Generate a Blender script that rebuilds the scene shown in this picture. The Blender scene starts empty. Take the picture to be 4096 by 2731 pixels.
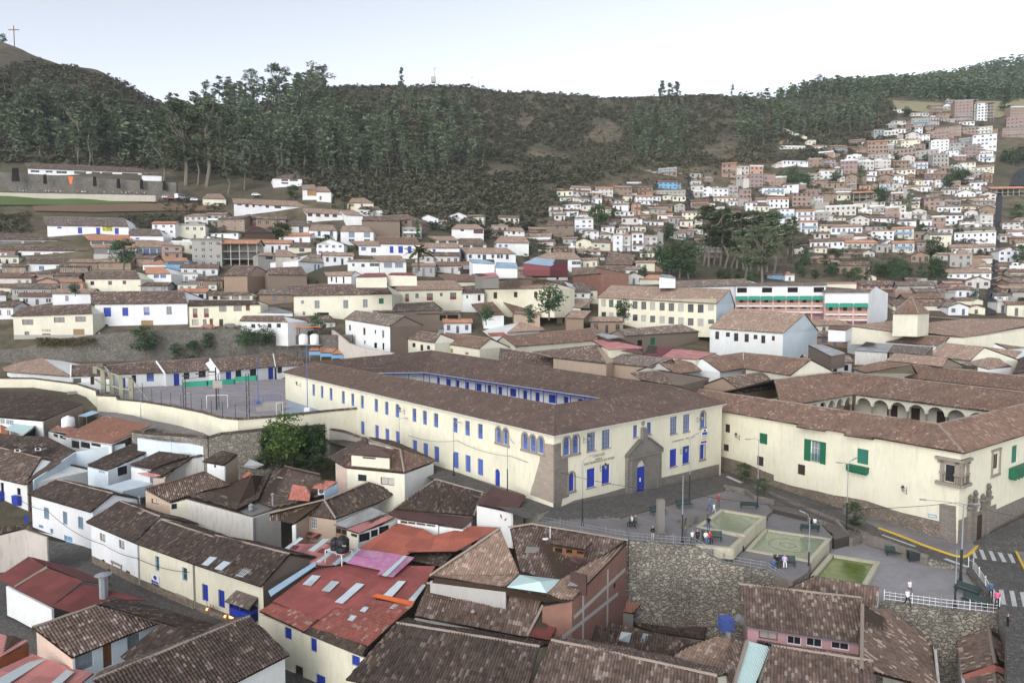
import bpy,math,random
import numpy as np
from mathutils import Vector,noise
random.seed(7)
R=math.radians
SC=bpy.context.scene
COL=bpy.data.collections.new('town');SC.collection.children.link(COL)
F=2579.0;CX=2048.0;CY=1365.5;ZC=24.2
PITCH=math.atan((CY-1216.0)/F)
FW=Vector((0,math.cos(PITCH),-math.sin(PITCH)));UP=Vector((0,math.sin(PITCH),math.cos(PITCH)));CAM=Vector((0,0,ZC))
CROP={'A0':(0,1900,.52987),'A1':(1000,1900,.52987),'A2':(2000,1900,.52987),'A3':(2996,1900,.52987),'B0':(0,1200,.47826),'B1':(1000,1200,.47826),'B2':(2000,1200,.47826),'B3':(2996,1200,.47826),'C0':(0,600,.47826),'C1':(1000,600,.47826),'C2':(2000,600,.47826),'C3':(2996,600,.47826),'D0':(0,0,.59524),'D1':(1300,0,.63776),'D2':(2696,0,.59524),'E0':(500,1700,.34014),'E1':(0,1550,.34014),'E2':(1100,1800,.34014),'S':(0,0,1.0),'F':(0,0,1.7415)}
def src(c,x,y):
 a=CROP[c];return a[0]+x*a[2],a[1]+y*a[2]
def ray(px,py):
 return FW+Vector((1,0,0))*((px-CX)/F)+UP*(-(py-CY)/F)
def atz(c,x,y,z):
 px,py=src(c,x,y);r=ray(px,py);return CAM+r*((z-ZC)/r.z)
def atd(c,x,y,d):
 px,py=src(c,x,y);r=ray(px,py);return CAM+r*(d/r.y)
def hit_plane(px,py,p,n):
 r=ray(px,py);return CAM+r*((p-CAM).dot(n)/r.dot(n))
ORG={}
class MB:
 def __init__(s):s.v=[];s.f=[];s.m=[];s.uv=[]
 def vert(s,p,uv=(0,0)):
  s.v.append((p[0],p[1],p[2]));s.uv.append(uv);return len(s.v)-1
 def face(s,ids,m=0):s.f.append(tuple(ids));s.m.append(m)
 def poly(s,pts,m=0,uvs=None):
  b=[s.vert(p,uvs[i]if uvs else(0,0))for i,p in enumerate(pts)];s.face(b,m)
 def prism(s,pts,off,m=0,uvs=None):
  """polygon pts extruded by vector off (pts = the front face)"""
  off=Vector(off);n=len(pts)
  a=[s.vert(p,uvs[i]if uvs else(0,0))for i,p in enumerate(pts)]
  b=[s.vert(Vector(p)-off,uvs[i]if uvs else(0,0))for i,p in enumerate(pts)]
  s.face(a,m);s.face(b[::-1],m)
  for i in range(n):
   j=(i+1)%n;s.face((a[i],b[i],b[j],a[j]),m)
 def box(s,c,sx,sy,sz,rz=0,m=0,base=True):
  """box centred in xy at c, standing on c.z (base) or centred"""
  c=Vector(c);ca,sa=math.cos(rz),math.sin(rz)
  z0=c.z if base else c.z-sz/2
  P=[]
  for dz in(0,sz):
   for dx,dy in((-.5,-.5),(.5,-.5),(.5,.5),(-.5,.5)):
    x,y=dx*sx,dy*sy
    P.append(s.vert((c.x+x*ca-y*sa,c.y+x*sa+y*ca,z0+dz),(x+y,dz)))
  for q in((3,2,1,0),(4,5,6,7),(0,1,5,4),(1,2,6,5),(2,3,7,6),(3,0,4,7)):
   s.face([P[i]for i in q],m)
 def tube(s,a,b,r0,r1=None,n=6,m=0,cap=True):
  a=Vector(a);b=Vector(b);r1=r0 if r1 is None else r1
  d=(b-a)
  if d.length<1e-6:return
  d.normalize();u=d.orthogonal().normalized();w=d.cross(u)
  A=[];B=[]
  for i in range(n):
   t=2*math.pi*i/n;o=u*math.cos(t)+w*math.sin(t)
   A.append(s.vert(a+o*r0,(i/n,0)));B.append(s.vert(b+o*r1,(i/n,1)))
  for i in range(n):
   j=(i+1)%n;s.face((A[i],A[j],B[j],B[i]),m)
  if cap:s.face(A[::-1],m);s.face(B,m)
 def path(s,pts,r0,r1=None,n=5,m=0):
  r1=r0 if r1 is None else r1;k=len(pts)-1
  for i in range(k):
   s.tube(pts[i],pts[i+1],r0+(r1-r0)*i/k,r0+(r1-r0)*(i+1)/k,n,m)
 def lathe(s,c,prof,n=12,m=0):
  c=Vector(c);rows=[]
  for r,z in prof:
   rows.append([s.vert((c.x+r*math.cos(2*math.pi*i/n),c.y+r*math.sin(2*math.pi*i/n),c.z+z))for i in range(n)])
  for a,b in zip(rows,rows[1:]):
   for i in range(n):
    j=(i+1)%n;s.face((a[i],a[j],b[j],b[i]),m)
  s.face(rows[0][::-1],m);s.face(rows[-1],m)
 def mesh(s,name,mats,o,smooth=False):
  me=bpy.data.meshes.new(name)
  me.from_pydata([(a[0]-o[0],a[1]-o[1],a[2]-o[2])for a in s.v],[],s.f)
  for mt in(mats if isinstance(mats,(list,tuple))else[mats]):me.materials.append(mt)
  me.polygons.foreach_set('material_index',s.m)
  uvl=me.uv_layers.new(name='UVMap')
  li=np.empty(len(me.loops),dtype=np.int32);me.loops.foreach_get('vertex_index',li)
  uvl.data.foreach_set('uv',np.array(s.uv,dtype=np.float32)[li].ravel())
  if smooth:me.polygons.foreach_set('use_smooth',[True]*len(me.polygons))
  me.update();return me
 def build(s,name,mats,parent=None,o=None,smooth=False):
  if not s.f:return None
  if parent is not None:o=ORG[parent.name]
  elif o is None:
   o=Vector((sum(a[0]for a in s.v)/len(s.v),sum(a[1]for a in s.v)/len(s.v),min(a[2]for a in s.v)))
  ob=bpy.data.objects.new(name,s.mesh(name,mats,o,smooth));COL.objects.link(ob)
  ORG[ob.name]=Vector(o)
  if parent is not None:ob.parent=parent
  else:ob.location=o
  return ob
def thing(name,label,cat,loc,group=None):
 e=bpy.data.objects.new(name,None);COL.objects.link(e);e.location=loc;e.empty_display_size=.3
 ORG[e.name]=Vector(loc);return tag(e,label,cat,group)
def tag(o,label,cat,group=None,kind=None):
 if label:o['label']=label
 if cat:o['category']=cat
 if group:o['group']=group
 if kind:o['kind']=kind
 return o
def struct(o):o['kind']='structure';return o
def copy_tree(o,parent=None):
 c=o.copy();COL.objects.link(c);ORG[c.name]=ORG.get(o.name,Vector())
 if parent is not None:c.parent=parent
 for ch in list(o.children):copy_tree(ch,c)
 return c
class NB:
 def __init__(s,name,rough=.85,spec=.25):
  s.mat=bpy.data.materials.new(name);s.mat.use_nodes=True;s.t=s.mat.node_tree;s.n=s.t.nodes;s.l=s.t.links
  s.b=s.n['Principled BSDF'];s.b.inputs['Roughness'].default_value=rough;s.b.inputs['Specular IOR Level'].default_value=spec
 def _in(s,sock,v):
  if v is None:return
  if hasattr(v,'is_output')or isinstance(v,bpy.types.NodeSocket):s.l.new(v,sock)
  else:
   if sock.type=='RGBA' and len(v)==3:v=(*v,1)
   sock.default_value=v
 def node(s,typ,ins={},out=0,**kw):
  n=s.n.new(typ)
  for k,v in kw.items():setattr(n,k,v)
  for k,v in ins.items():s._in(n.inputs[k],v)
  return n.outputs[out]
 def pos(s):return s.node('ShaderNodeNewGeometry')
 def uv(s):return s.node('ShaderNodeUVMap')
 def noise(s,scale,detail=3,vec=None,rough=.55,out='Factor'):
  n=s.n.new('ShaderNodeTexNoise');n.inputs['Scale'].default_value=scale;n.inputs['Detail'].default_value=detail;n.inputs['Roughness'].default_value=rough
  s.l.new(vec if vec is not None else s.pos(),n.inputs['Vector']);return n.outputs[0 if out=='Factor' else 1]
 def ramp(s,fac,stops,interp='LINEAR'):
  n=s.n.new('ShaderNodeValToRGB');n.color_ramp.interpolation=interp;e=n.color_ramp.elements
  while len(e)<len(stops):e.new(.5)
  for i,(p,c)in enumerate(stops):
   e[i].position=p;e[i].color=(*c,1)if len(c)==3 else c
  s.l.new(fac,n.inputs[0]);return n.outputs[0]
 def mix(s,fac,a,b,mode='MIX'):
  n=s.n.new('ShaderNodeMix');n.data_type='RGBA';n.blend_type=mode
  s._in(n.inputs[0],fac);s._in(n.inputs[6],a);s._in(n.inputs[7],b);return n.outputs[2]
 def math(s,op,a,b=0.0,c=None):
  n=s.n.new('ShaderNodeMath');n.operation=op;s._in(n.inputs[0],a);s._in(n.inputs[1],b)
  if c is not None:s._in(n.inputs[2],c)
  return n.outputs[0]
 def mapv(s,vec,sc):return s.node('ShaderNodeMapping',{'Vector':vec,'Scale':sc})
 def bump(s,h,st=.5,dist=.05):
  o=s.node('ShaderNodeBump',{'Strength':st,'Distance':dist,'Height':h});s.l.new(o,s.b.inputs['Normal'])
 def col(s,v):s._in(s.b.inputs['Base Color'],v);return s.mat
def dk(c,k):return tuple(min(1,a*k)for a in c)
def lerp3(a,b,t):return tuple(x+(y-x)*t for x,y in zip(a,b))
MC={}
def plaster(c,dirt=.35,key=None):
 k=('pl',tuple(round(a,3)for a in c),dirt)
 if k in MC:return MC[k]
 b=NB('plaster',.92,.15)
 p=b.pos()
 n1=b.noise(.22,5,p,.6);n2=b.noise(2.2,4,b.mapv(p,(1,1,.22)),.6)
 c1=b.mix(b.ramp(n1,[(.35,(0,0,0)),(.72,(1,1,1))]),c,lerp3(dk(c,.9),(.45,.40,.33),.12))
 c2=b.mix(b.math('MULTIPLY',b.ramp(n2,[(.5,(0,0,0)),(.8,(1,1,1))]),dirt),c1,lerp3(dk(c,.7),(.30,.26,.22),.35))
 b.bump(b.noise(6,3,p),.15,.03)
 MC[k]=b.col(c2);return MC[k]
def flat(c,rough=.7,spec=.3,var=.15,name='paint'):
 k=('fl',tuple(round(a,3)for a in c),rough,var)
 if k in MC:return MC[k]
 b=NB(name,rough,spec);MC[k]=b.col(b.mix(b.noise(1.7,3),dk(c,1+var),dk(c,1-var)));return MC[k]
def tilemat(name,cols,dirt=(.035,.028,.024),damt=.6,dscale=.35,light=.12,lightc=(.38,.27,.22),bumpy=False):
 g_=lambda c:tuple((1.35 if name in('tile_dark','tile_mottled','tile_old_rose')else 1.5)*(.78*a+.22*(c[0]*.4+c[1]*.45+c[2]*.15))for a in c);cols=[g_(lerp3(c,cols[0],.35))for c in cols];lightc=g_(lightc);dirt=dk(dirt,1.3)
 b=NB(name,.93,.12);uv=b.uv();sep=b.n.new('ShaderNodeSeparateXYZ');b.l.new(uv,sep.inputs[0])
 fu=b.math('FLOOR',b.math('ADD',sep.outputs[0],.5));fv=b.math('FLOOR',sep.outputs[1])
 cmb=b.node('ShaderNodeCombineXYZ',{0:fu,1:fv})
 wn=b.n.new('ShaderNodeTexWhiteNoise');wn.noise_dimensions='2D';b.l.new(cmb,wn.inputs[0])
 k=len(cols);base=b.ramp(wn.outputs[0],[(i/k,c)for i,c in enumerate(cols)],'CONSTANT')
 w2=b.n.new('ShaderNodeTexWhiteNoise');w2.noise_dimensions='2D'
 b.l.new(b.node('ShaderNodeCombineXYZ',{0:b.math('ADD',fu,71.3),1:b.math('ADD',fv,13.7)}),w2.inputs[0])
 clus=b.noise(.5,2)
 lf=b.math('GREATER_THAN',b.math('ADD',w2.outputs[0],b.math('MULTIPLY',b.math('SUBTRACT',clus,.5),.9)),1-light)
 base=b.mix(lf,base,lightc)
 dn=b.ramp(b.noise(dscale,6,None,.65),[(.38,(0,0,0)),(.7,(1,1,1))])
 dn2=b.ramp(b.noise(3.5,3),[(.4,(0,0,0)),(.75,(1,1,1))])
 c=b.mix(b.math('MULTIPLY',dn,damt),base,dirt)
 c=b.mix(b.math('MULTIPLY',dn2,.3),c,dirt)
 fr=b.math('FRACT',sep.outputs[1])
 b.bump(b.math('MULTIPLY',fr,-1.0),.7,.05)
 return b.col(c)
def sheetmat(name,c,c2,amt=.5,pitch=1,rough=.55):
 b=NB(name,rough,.35);uv=b.uv();sep=b.n.new('ShaderNodeSeparateXYZ');b.l.new(uv,sep.inputs[0])
 cell=b.node('ShaderNodeCombineXYZ',{0:b.math('FLOOR',b.math('DIVIDE',sep.outputs[0],9)),1:b.math('FLOOR',b.math('DIVIDE',sep.outputs[1],7))})
 wn=b.n.new('ShaderNodeTexWhiteNoise');wn.noise_dimensions='2D';b.l.new(cell,wn.inputs[0])
 base=b.mix(wn.outputs[0],dk(c,1.15),dk(c,.78))
 n=b.ramp(b.noise(.7,6,None,.7),[(.42,(0,0,0)),(.68,(1,1,1))])
 return b.col(b.mix(b.math('MULTIPLY',n,amt),base,c2))
def rubble(name,scale,stones,mortar=(.16,.15,.135),edge=.06,dirt=.4):
 b=NB(name,.95,.15);p=b.pos();pv=b.mapv(p,(1,1,1.35))
 nz=b.node('ShaderNodeVectorMath',{0:pv,1:b.noise(scale*.8,2,p,.5,'Color')},operation='ADD')
 def vor(feat,out):
  n=b.n.new('ShaderNodeTexVoronoi');n.feature=feat;n.inputs['Scale'].default_value=scale;b.l.new(nz,n.inputs['Vector']);return n.outputs[out]
 cell=vor('F1','Color');ed=vor('DISTANCE_TO_EDGE','Distance')
 g=b.node('ShaderNodeSeparateColor',{0:cell})
 k=len(stones);sc=b.ramp(g,[(i/k,c)for i,c in enumerate(stones)],'CONSTANT')
 sc=b.mix(b.noise(3,4),sc,dk(stones[0],.6));
 e=b.ramp(ed,[(edge*.4,(0,0,0)),(edge,(1,1,1))])
 c=b.mix(e,mortar,sc)
 c=b.mix(b.math('MULTIPLY',b.ramp(b.noise(.25,5),[(.4,(0,0,0)),(.7,(1,1,1))]),dirt),c,(.07,.065,.055))
 b.bump(b.ramp(ed,[(0,(0,0,0)),(.16,(1,1,1))]),.8,.12)
 return b.col(c)
def brickmat(name,c1,c2,mortar,w,h,dirt=.3,ms=.02,bm=.03):
 b=NB(name,.93,.15);n=b.n.new('ShaderNodeTexBrick');b.l.new(b.uv(),n.inputs['Vector'])
 for k,v in(('Color1',c1),('Color2',c2),('Mortar',mortar)):n.inputs[k].default_value=(*v,1)
 n.inputs['Scale'].default_value=1;n.inputs['Mortar Size'].default_value=ms;n.inputs['Brick Width'].default_value=w;n.inputs['Row Height'].default_value=h
 c=b.mix(b.math('MULTIPLY',b.ramp(b.noise(.6,6,None,.7),[(.35,(0,0,0)),(.75,(1,1,1))]),dirt),n.outputs[0],dk(c1,.35))
 c=b.mix(b.math('MULTIPLY',b.noise(2.5,4),.5),c,dk(c2,.75))
 b.bump(b.math('ADD',b.math('MULTIPLY',n.outputs[1],-1),b.noise(8,3)),.5,bm);return b.col(c)
def foliage(name,c1,c2,c3):
 b=NB(name,.8,.15);oi=b.n.new('ShaderNodeObjectInfo')
 n=b.noise(.6,3);c=b.ramp(n,[(.3,c1),(.5,c2),(.72,c3)])
 h=b.n.new('ShaderNodeHueSaturation');b.l.new(c,h.inputs['Color'])
 b.l.new(b.math('MULTIPLY_ADD',oi.outputs['Random'],.05,.475),h.inputs['Hue'])
 b.l.new(b.math('MULTIPLY_ADD',oi.outputs['Random'],.9,.6),h.inputs['Value'])
 b.l.new(b.math('MULTIPLY_ADD',oi.outputs['Random'],-.2,1.0),h.inputs['Saturation'])
 return b.col(h.outputs[0])
M={}
M['t_dark']=tilemat('tile_dark',[(.075,.052,.042),(.105,.072,.055),(.055,.040,.034),(.14,.088,.064),(.09,.066,.056),(.12,.094,.08)],damt=.55,light=.07,lightc=(.21,.155,.125))
M['t_mid']=tilemat('tile_brown',[(.13,.085,.066),(.16,.105,.08),(.10,.068,.055),(.20,.125,.092),(.15,.11,.088)],damt=.45,light=.12,lightc=(.33,.24,.19))
M['t_red']=tilemat('tile_red',[(.175,.100,.068),(.205,.118,.080),(.14,.082,.060),(.235,.140,.094),(.17,.108,.082)],damt=.35,light=.05,lightc=(.30,.20,.155))
M['t_school']=tilemat('tile_old_rose',[(.118,.076,.060),(.132,.084,.066),(.098,.064,.052),(.150,.094,.073),(.112,.076,.062)],damt=.35,light=.025,lightc=(.20,.14,.11))
M['t_tan']=tilemat('tile_tan',[(.26,.17,.12),(.31,.20,.14),(.22,.14,.105),(.36,.235,.17),(.27,.19,.145)],damt=.3,light=.07,lightc=(.42,.31,.24),dirt=(.10,.075,.06))
M['t_orange']=tilemat('tile_orange',[(.42,.17,.085),(.46,.20,.10),(.36,.15,.08),(.50,.23,.12)],damt=.25,light=.04,dirt=(.14,.07,.045))
M['t_mott']=tilemat('tile_mottled',[(.14,.092,.072),(.21,.135,.105),(.16,.10,.078),(.25,.175,.14),(.10,.07,.058),(.19,.115,.088)],damt=.4,light=.10,lightc=(.33,.26,.22))
M['t_grey']=tilemat('tile_grey',[(.15,.115,.095),(.19,.145,.12),(.12,.095,.08),(.22,.165,.13),(.17,.14,.12)],damt=.4,light=.1,lightc=(.34,.27,.22))
M['t_brightred']=tilemat('tile_painted_red',[(.36,.095,.065),(.30,.08,.058),(.40,.11,.075),(.26,.075,.055)],damt=.35,light=.02,dirt=(.09,.05,.042))
M['t_brick']=tilemat('tile_brick_orange',[(.27,.115,.07),(.24,.105,.068),(.30,.13,.08)],damt=.3,light=.0,dirt=(.10,.06,.045))
M['s_red']=sheetmat('sheet_red',(.34,.095,.085),(.16,.06,.055),.55)
M['s_orange']=sheetmat('sheet_orange_red',(.42,.125,.085),(.2,.075,.06),.45)
M['s_dkred']=sheetmat('sheet_dark_red',(.17,.045,.04),(.09,.035,.032),.6)
M['s_pink']=sheetmat('sheet_pink',(.50,.22,.21),(.34,.13,.12),.4)
M['s_magenta']=sheetmat('sheet_magenta',(.47,.17,.33),(.52,.42,.52),.7)
M['s_grey']=sheetmat('sheet_grey',(.34,.35,.36),(.17,.14,.125),.5,rough=.5)
M['s_rust']=sheetmat('sheet_rust',(.085,.045,.042),(.05,.035,.032),.5)
M['s_clear']=sheetmat('sheet_translucent',(.55,.63,.66),(.42,.48,.50),.3,rough=.4)
M['s_blue']=sheetmat('sheet_blue',(.32,.46,.60),(.42,.5,.56),.6)
M['s_maroon']=sheetmat('sheet_maroon',(.17,.035,.045),(.12,.03,.04),.3)
M['s_teal']=flat((.46,.60,.60),.7,.3,.06)
M['ridge']=plaster((.30,.245,.205),.6)
M['ridge_d']=plaster((.12,.085,.07),.6)
M['cream']=plaster((.73,.70,.56),.4)
M['cream2']=plaster((.70,.675,.56),.3)
M['white']=plaster((.74,.76,.76),.25)
M['white2']=plaster((.76,.77,.80),.2)
M['dirtywhite']=plaster((.60,.58,.55),.9)
M['greyplaster']=plaster((.42,.41,.40),.5)
M['bluewhite']=plaster((.62,.71,.78),.2)
M['peel']=plaster((.55,.50,.46),1.0)
M['tanwall']=plaster((.47,.36,.28),.5)
M['pinkwall']=plaster((.62,.47,.40),.4)
M['pinkbright']=plaster((.62,.36,.40),.3)
M['salmon']=plaster((.50,.30,.23),.4)
M['adobe']=plaster((.20,.155,.125),.6)
M['adobe2']=plaster((.29,.21,.155),.5)
M['redwall']=plaster((.17,.05,.04),.4)
M['rubble']=rubble('rubble_stone',2.3,[(.40,.36,.30),(.50,.455,.38),(.23,.21,.185),(.43,.385,.325),(.31,.285,.25),(.57,.52,.44)],edge=.09)
M['rubble_d']=rubble('rubble_dark',1.9,[(.22,.205,.185),(.29,.27,.24),(.16,.15,.14),(.25,.235,.21),(.34,.315,.28)],mortar=(.12,.11,.095))
M['rubble_w']=rubble('rubble_warm',2.6,[(.34,.27,.21),(.40,.33,.26),(.27,.215,.17),(.44,.37,.30),(.30,.25,.22)],mortar=(.2,.17,.14),edge=.05)
M['ashlar']=brickmat('ashlar_stone',(.28,.245,.215),(.21,.185,.165),(.14,.125,.11),.75,.34,.35,.015)
M['ashlar_l']=brickmat('ashlar_pale',(.40,.34,.285),(.33,.28,.235),(.26,.22,.18),.7,.33,.25,.015)
M['portal']=brickmat('portal_stone',(.26,.24,.22),(.205,.19,.175),(.14,.13,.12),.6,.4,.4,.02)
M['stonetrim']=flat((.27,.235,.20),.9,.15,.2)
M['brick']=brickmat('brick_red',(.30,.135,.095),(.23,.10,.075),(.30,.26,.23),.26,.10,.35,.012,.01)
M['block']=brickmat('concrete_block',(.36,.35,.33),(.30,.29,.28),(.22,.21,.2),.42,.21,.35,.015,.01)
M['blockw']=brickmat('pale_block',(.52,.49,.43),(.45,.42,.37),(.33,.31,.28),.5,.25,.3,.02,.01)
M['hillbrick']=brickmat('hill_brick',(.38,.26,.21),(.33,.22,.18),(.38,.33,.30),.6,.25,.35,.02,.01)
M['concrete']=plaster((.37,.36,.34),.6)
M['dkconc']=plaster((.20,.19,.18),.6)
M['palestone']=plaster((.46,.43,.37),.6)
M['fountain']=plaster((.50,.47,.36),.8)
M['glass']=flat((.025,.03,.04),.15,.5,.3,'glass')
M['glassl']=flat((.20,.24,.27),.2,.5,.3,'glass_pale')
M['glassb']=flat((.08,.12,.22),.15,.5,.4,'glass_blue')
M['curtain']=flat((.42,.41,.38),.8,.2,.25,'curtain')
M['dark']=flat((.018,.016,.016),.9,.1,.3,'dark_interior')  # near-black colour stands in for unlit depth behind openings
M['blue']=flat((.026,.05,.36),.55,.35,.2,'blue_paint')
M['blue2']=flat((.085,.14,.43),.6,.35,.3,'faded_blue_paint')
M['lblue']=flat((.17,.34,.52),.6,.3,.2,'light_blue_paint')
M['green']=flat((.012,.12,.065),.55,.35,.2,'green_paint')
M['green2']=flat((.03,.17,.13),.6,.35,.3,'green_weathered')
M['awning']=flat((.03,.26,.17),.7,.2,.12,'green_canvas')
M['wood']=flat((.16,.075,.035),.7,.3,.35,'wood')
M['woodl']=flat((.30,.19,.10),.75,.3,.3,'wood_pale')
M['wooddk']=flat((.055,.035,.025),.75,.3,.3,'wood_dark')
M['iron']=flat((.025,.03,.033),.6,.4,.2,'iron')
M['galv']=flat((.26,.28,.30),.45,.5,.2,'galvanised')
M['wpaint']=flat((.78,.79,.80),.6,.3,.06,'white_paint')
M['black']=flat((.012,.012,.014),.5,.4,.2,'black_plastic')
M['rustp']=flat((.25,.09,.045),.85,.2,.35,'rusty_pipe')
M['yellow']=flat((.72,.46,.06),.7,.3,.12,'yellow_paint')
M['redp']=flat((.50,.06,.05),.7,.3,.15,'red_paint')
M['darkred']=flat((.17,.035,.03),.7,.3,.2,'dark_red_paint')
M['orangep']=flat((.75,.17,.05),.7,.3,.12,'orange_paint')
M['trunk']=flat((.15,.125,.10),.95,.1,.4,'bark')
M['trunkl']=flat((.19,.165,.135),.95,.1,.3,'pale_bark')
M['leaf_euc']=foliage('eucalyptus_leaves',(.088,.120,.068),(.130,.168,.092),(.185,.220,.118))
M['leaf_dark']=foliage('dark_leaves',(.030,.062,.026),(.050,.095,.038),(.078,.130,.050))
M['leaf_olive']=foliage('olive_leaves',(.034,.05,.02),(.055,.078,.03),(.085,.105,.042))
M['leaf_scrub']=foliage('scrub_leaves',(.036,.042,.032),(.056,.060,.042),(.088,.082,.056))
M['leaf_green']=foliage('green_leaves',(.05,.10,.02),(.08,.15,.03),(.12,.20,.05))
M['palm']=foliage('palm_leaves',(.05,.07,.02),(.10,.12,.03),(.2,.19,.05))
for k_,c_ in(('skin',(.42,.25,.17)),('hair',(.02,.015,.012)),('blackcloth',(.018,.018,.022)),('whitecloth',(.75,.75,.76)),('jean',(.07,.13,.26)),('greycloth',(.12,.12,.13)),('beigecloth',(.55,.48,.40)),('bluecloth',(.10,.2,.42)),('redcloth',(.4,.05,.05)),('lilac',(.55,.42,.72)),('greencloth',(.08,.11,.09)),('pinkcloth',(.6,.12,.25))):
 M[k_]=flat(c_,.85,.2,.12,k_)
PXC=[-600,0,400,660,800,1000,1300,1700,2100,2500,2900,3300,3700,4096,4900]
DR=[60,95,125,150,184,197,230,270,300,325,345,380,430,480,540,600,650,700,800,900,1000]
TAB={-600:[-11,-11,-4,2,2.8,1345,1180,900,815,770,690,600,400,230,110,80,'z','z','z','z','z'],0:[-11,-11,-4,2,2.8,1345,1180,900,815,770,690,600,455,295,140,'z','z','z','z','z','z'],400:[-11,-11,-4,2.6,2.8,1335,1170,910,830,775,700,620,500,380,264,'z','z','z','z','z','z'],660:[-11,-11,-4,2.6,2.8,1330,1165,960,860,790,730,650,560,490,425,'z','z','z','z','z','z'],800:[-11,-11,-4,2.6,2.8,1325,1165,1010,880,790,730,670,590,520,470,430,'z','z','z','z','z'],1000:[-11,-10,-4,2.6,2.8,1315,1165,1020,890,790,735,680,610,540,470,415,'z','z','z','z','z'],1300:[-11,-5,-1,2,2.8,1300,1160,1010,890,800,750,700,620,540,460,390,345,'z','z','z','z'],1700:[-11,-3,0,4,8,1348,1165,1030,930,870,830,760,670,580,480,400,345,'z','z','z','z'],2100:[-11,-3,0,4.5,10.5,1348,1180,1080,1010,950,910,830,730,640,550,460,390,362,'z','z','z'],2500:[-11,-4,-.5,4,10.5,1348,1200,1110,1050,1010,960,880,760,670,570,480,415,392,'z','z','z'],2900:[-11,-4,-1,4,10.5,1348,1200,1120,1065,1030,990,900,780,680,580,495,430,392,'z','z','z'],3300:[-11,-5,-1.5,4,10.5,1348,1200,1130,1075,1035,990,890,760,660,560,480,425,396,386,384,'z'],3700:[-11,-5,-1.5,4,10.5,1348,1205,1140,1085,1040,985,890,770,670,570,490,430,402,386,362,335],4096:[-11,-5,-1.5,4,10.5,1348,1210,1150,1090,1040,985,900,770,670,560,480,420,400,385,300,245],4900:[-11,-5,-1.5,4,10.5,1348,1210,1150,1090,1040,985,890,760,660,550,460,400,370,330,270,225]}
TZ=[]
for p_ in PXC:
 row=[]
 for d_,v_ in zip(DR,TAB[p_]):
  if v_=='z':row.append(row[-1]-12-(d_-540)*.02)
  elif v_<20:row.append(float(v_))
  else:row.append(atd('S',p_,v_,d_).z)
 TZ.append(row)
def ss(t):return t*t*(3-2*t)
def ground(x,y,rough=True):
 y=max(y,20.0);px=CX+F*x/y/1.006
 px=min(max(px,PXC[0]),PXC[-1]-1e-3);d=min(max(y,DR[0]),DR[-1]-1e-3)
 i=max(k for k in range(len(PXC)-1)if PXC[k]<=px);j=max(k for k in range(len(DR)-1)if DR[k]<=d)
 u=(px-PXC[i])/(PXC[i+1]-PXC[i]);w=(d-DR[j])/(DR[j+1]-DR[j]);us=.5*u+.5*ss(u)
 a=TZ[i][j]*(1-us)+TZ[i+1][j]*us;b=TZ[i][j+1]*(1-us)+TZ[i+1][j+1]*us
 z=a*(1-w)+b*w
 if rough:
  k=min(max((d-240)/150,0),1)
  z+=k*(noise.noise(Vector((x*.012,y*.012,0)))*5+noise.noise(Vector((x*.05,y*.05,3)))*1.8)
 return z
def on_ground(px,py,dmin=100,dmax=990):
 """point of the terrain seen along a line of sight (surveying the hillside)"""
 r=ray(px,py);r=r/r.y;d=dmin;last=None
 while d<dmax:
  p=CAM+r*d
  h=p.z-ground(p.x,p.y)
  if h<0:
   lo,hi=max(d-6,dmin),d
   for _ in range(10):
    m=(lo+hi)/2;q=CAM+r*m
    if q.z<ground(q.x,q.y):hi=m
    else:lo=m
   return CAM+r*hi
  d+=6
 return None
def build_terrain():
 mb=MB();pxs=list(np.arange(-1100,5300,26));ds=[1,30,60]+list(np.arange(70,240,8))+list(np.arange(240,700,4.5))+list(np.arange(700,1000,15))+[1000,1300,2000]
 idx=[]
 for d in ds:
  row=[]
  for px in pxs:
   k=(px-CX)/F*1.006;dd=max(d,60)
   x=k*dd*(1 if d>=60 else 1);z=ground(x,dd)if d<=1000 else ground(k*999,999)-(d-1000)*.05
   row.append(mb.vert((x,d,z)))
  idx.append(row)
 for a,b in zip(idx,idx[1:]):
  for i in range(len(pxs)-1):mb.face((a[i],a[i+1],b[i+1],b[i]))
 b=NB('hill_ground',.95,.1);p=b.pos()
 n1=b.noise(.018,6,p,.6);n2=b.noise(.15,6,p,.7);n3=b.noise(1.2,4)
 c=b.ramp(n1,[(.35,(.075,.075,.055)),(.5,(.12,.105,.078)),(.62,(.19,.165,.115)),(.75,(.12,.095,.07))])
 c=b.mix(b.ramp(n2,[(.42,(0,0,0)),(.62,(1,1,1))]),c,(.06,.055,.038))
 c=b.mix(b.math('MULTIPLY',n3,.5),c,(.15,.12,.08))
 b.bump(n2,.6,1.5)
 o=mb.build('hillside_ground',b.col(c),None,Vector((0,0,0)),smooth=True);struct(o)
RND=random.Random(5)
def newell(P):
 n=Vector()
 for i in range(len(P)):
  a=P[i];b=P[(i+1)%len(P)];n+=Vector(((a.y-b.y)*(a.z+b.z),(a.z-b.z)*(a.x+b.x),(a.x-b.x)*(a.y+b.y)))
 n.normalize();return n if n.z>=0 else-n
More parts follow.
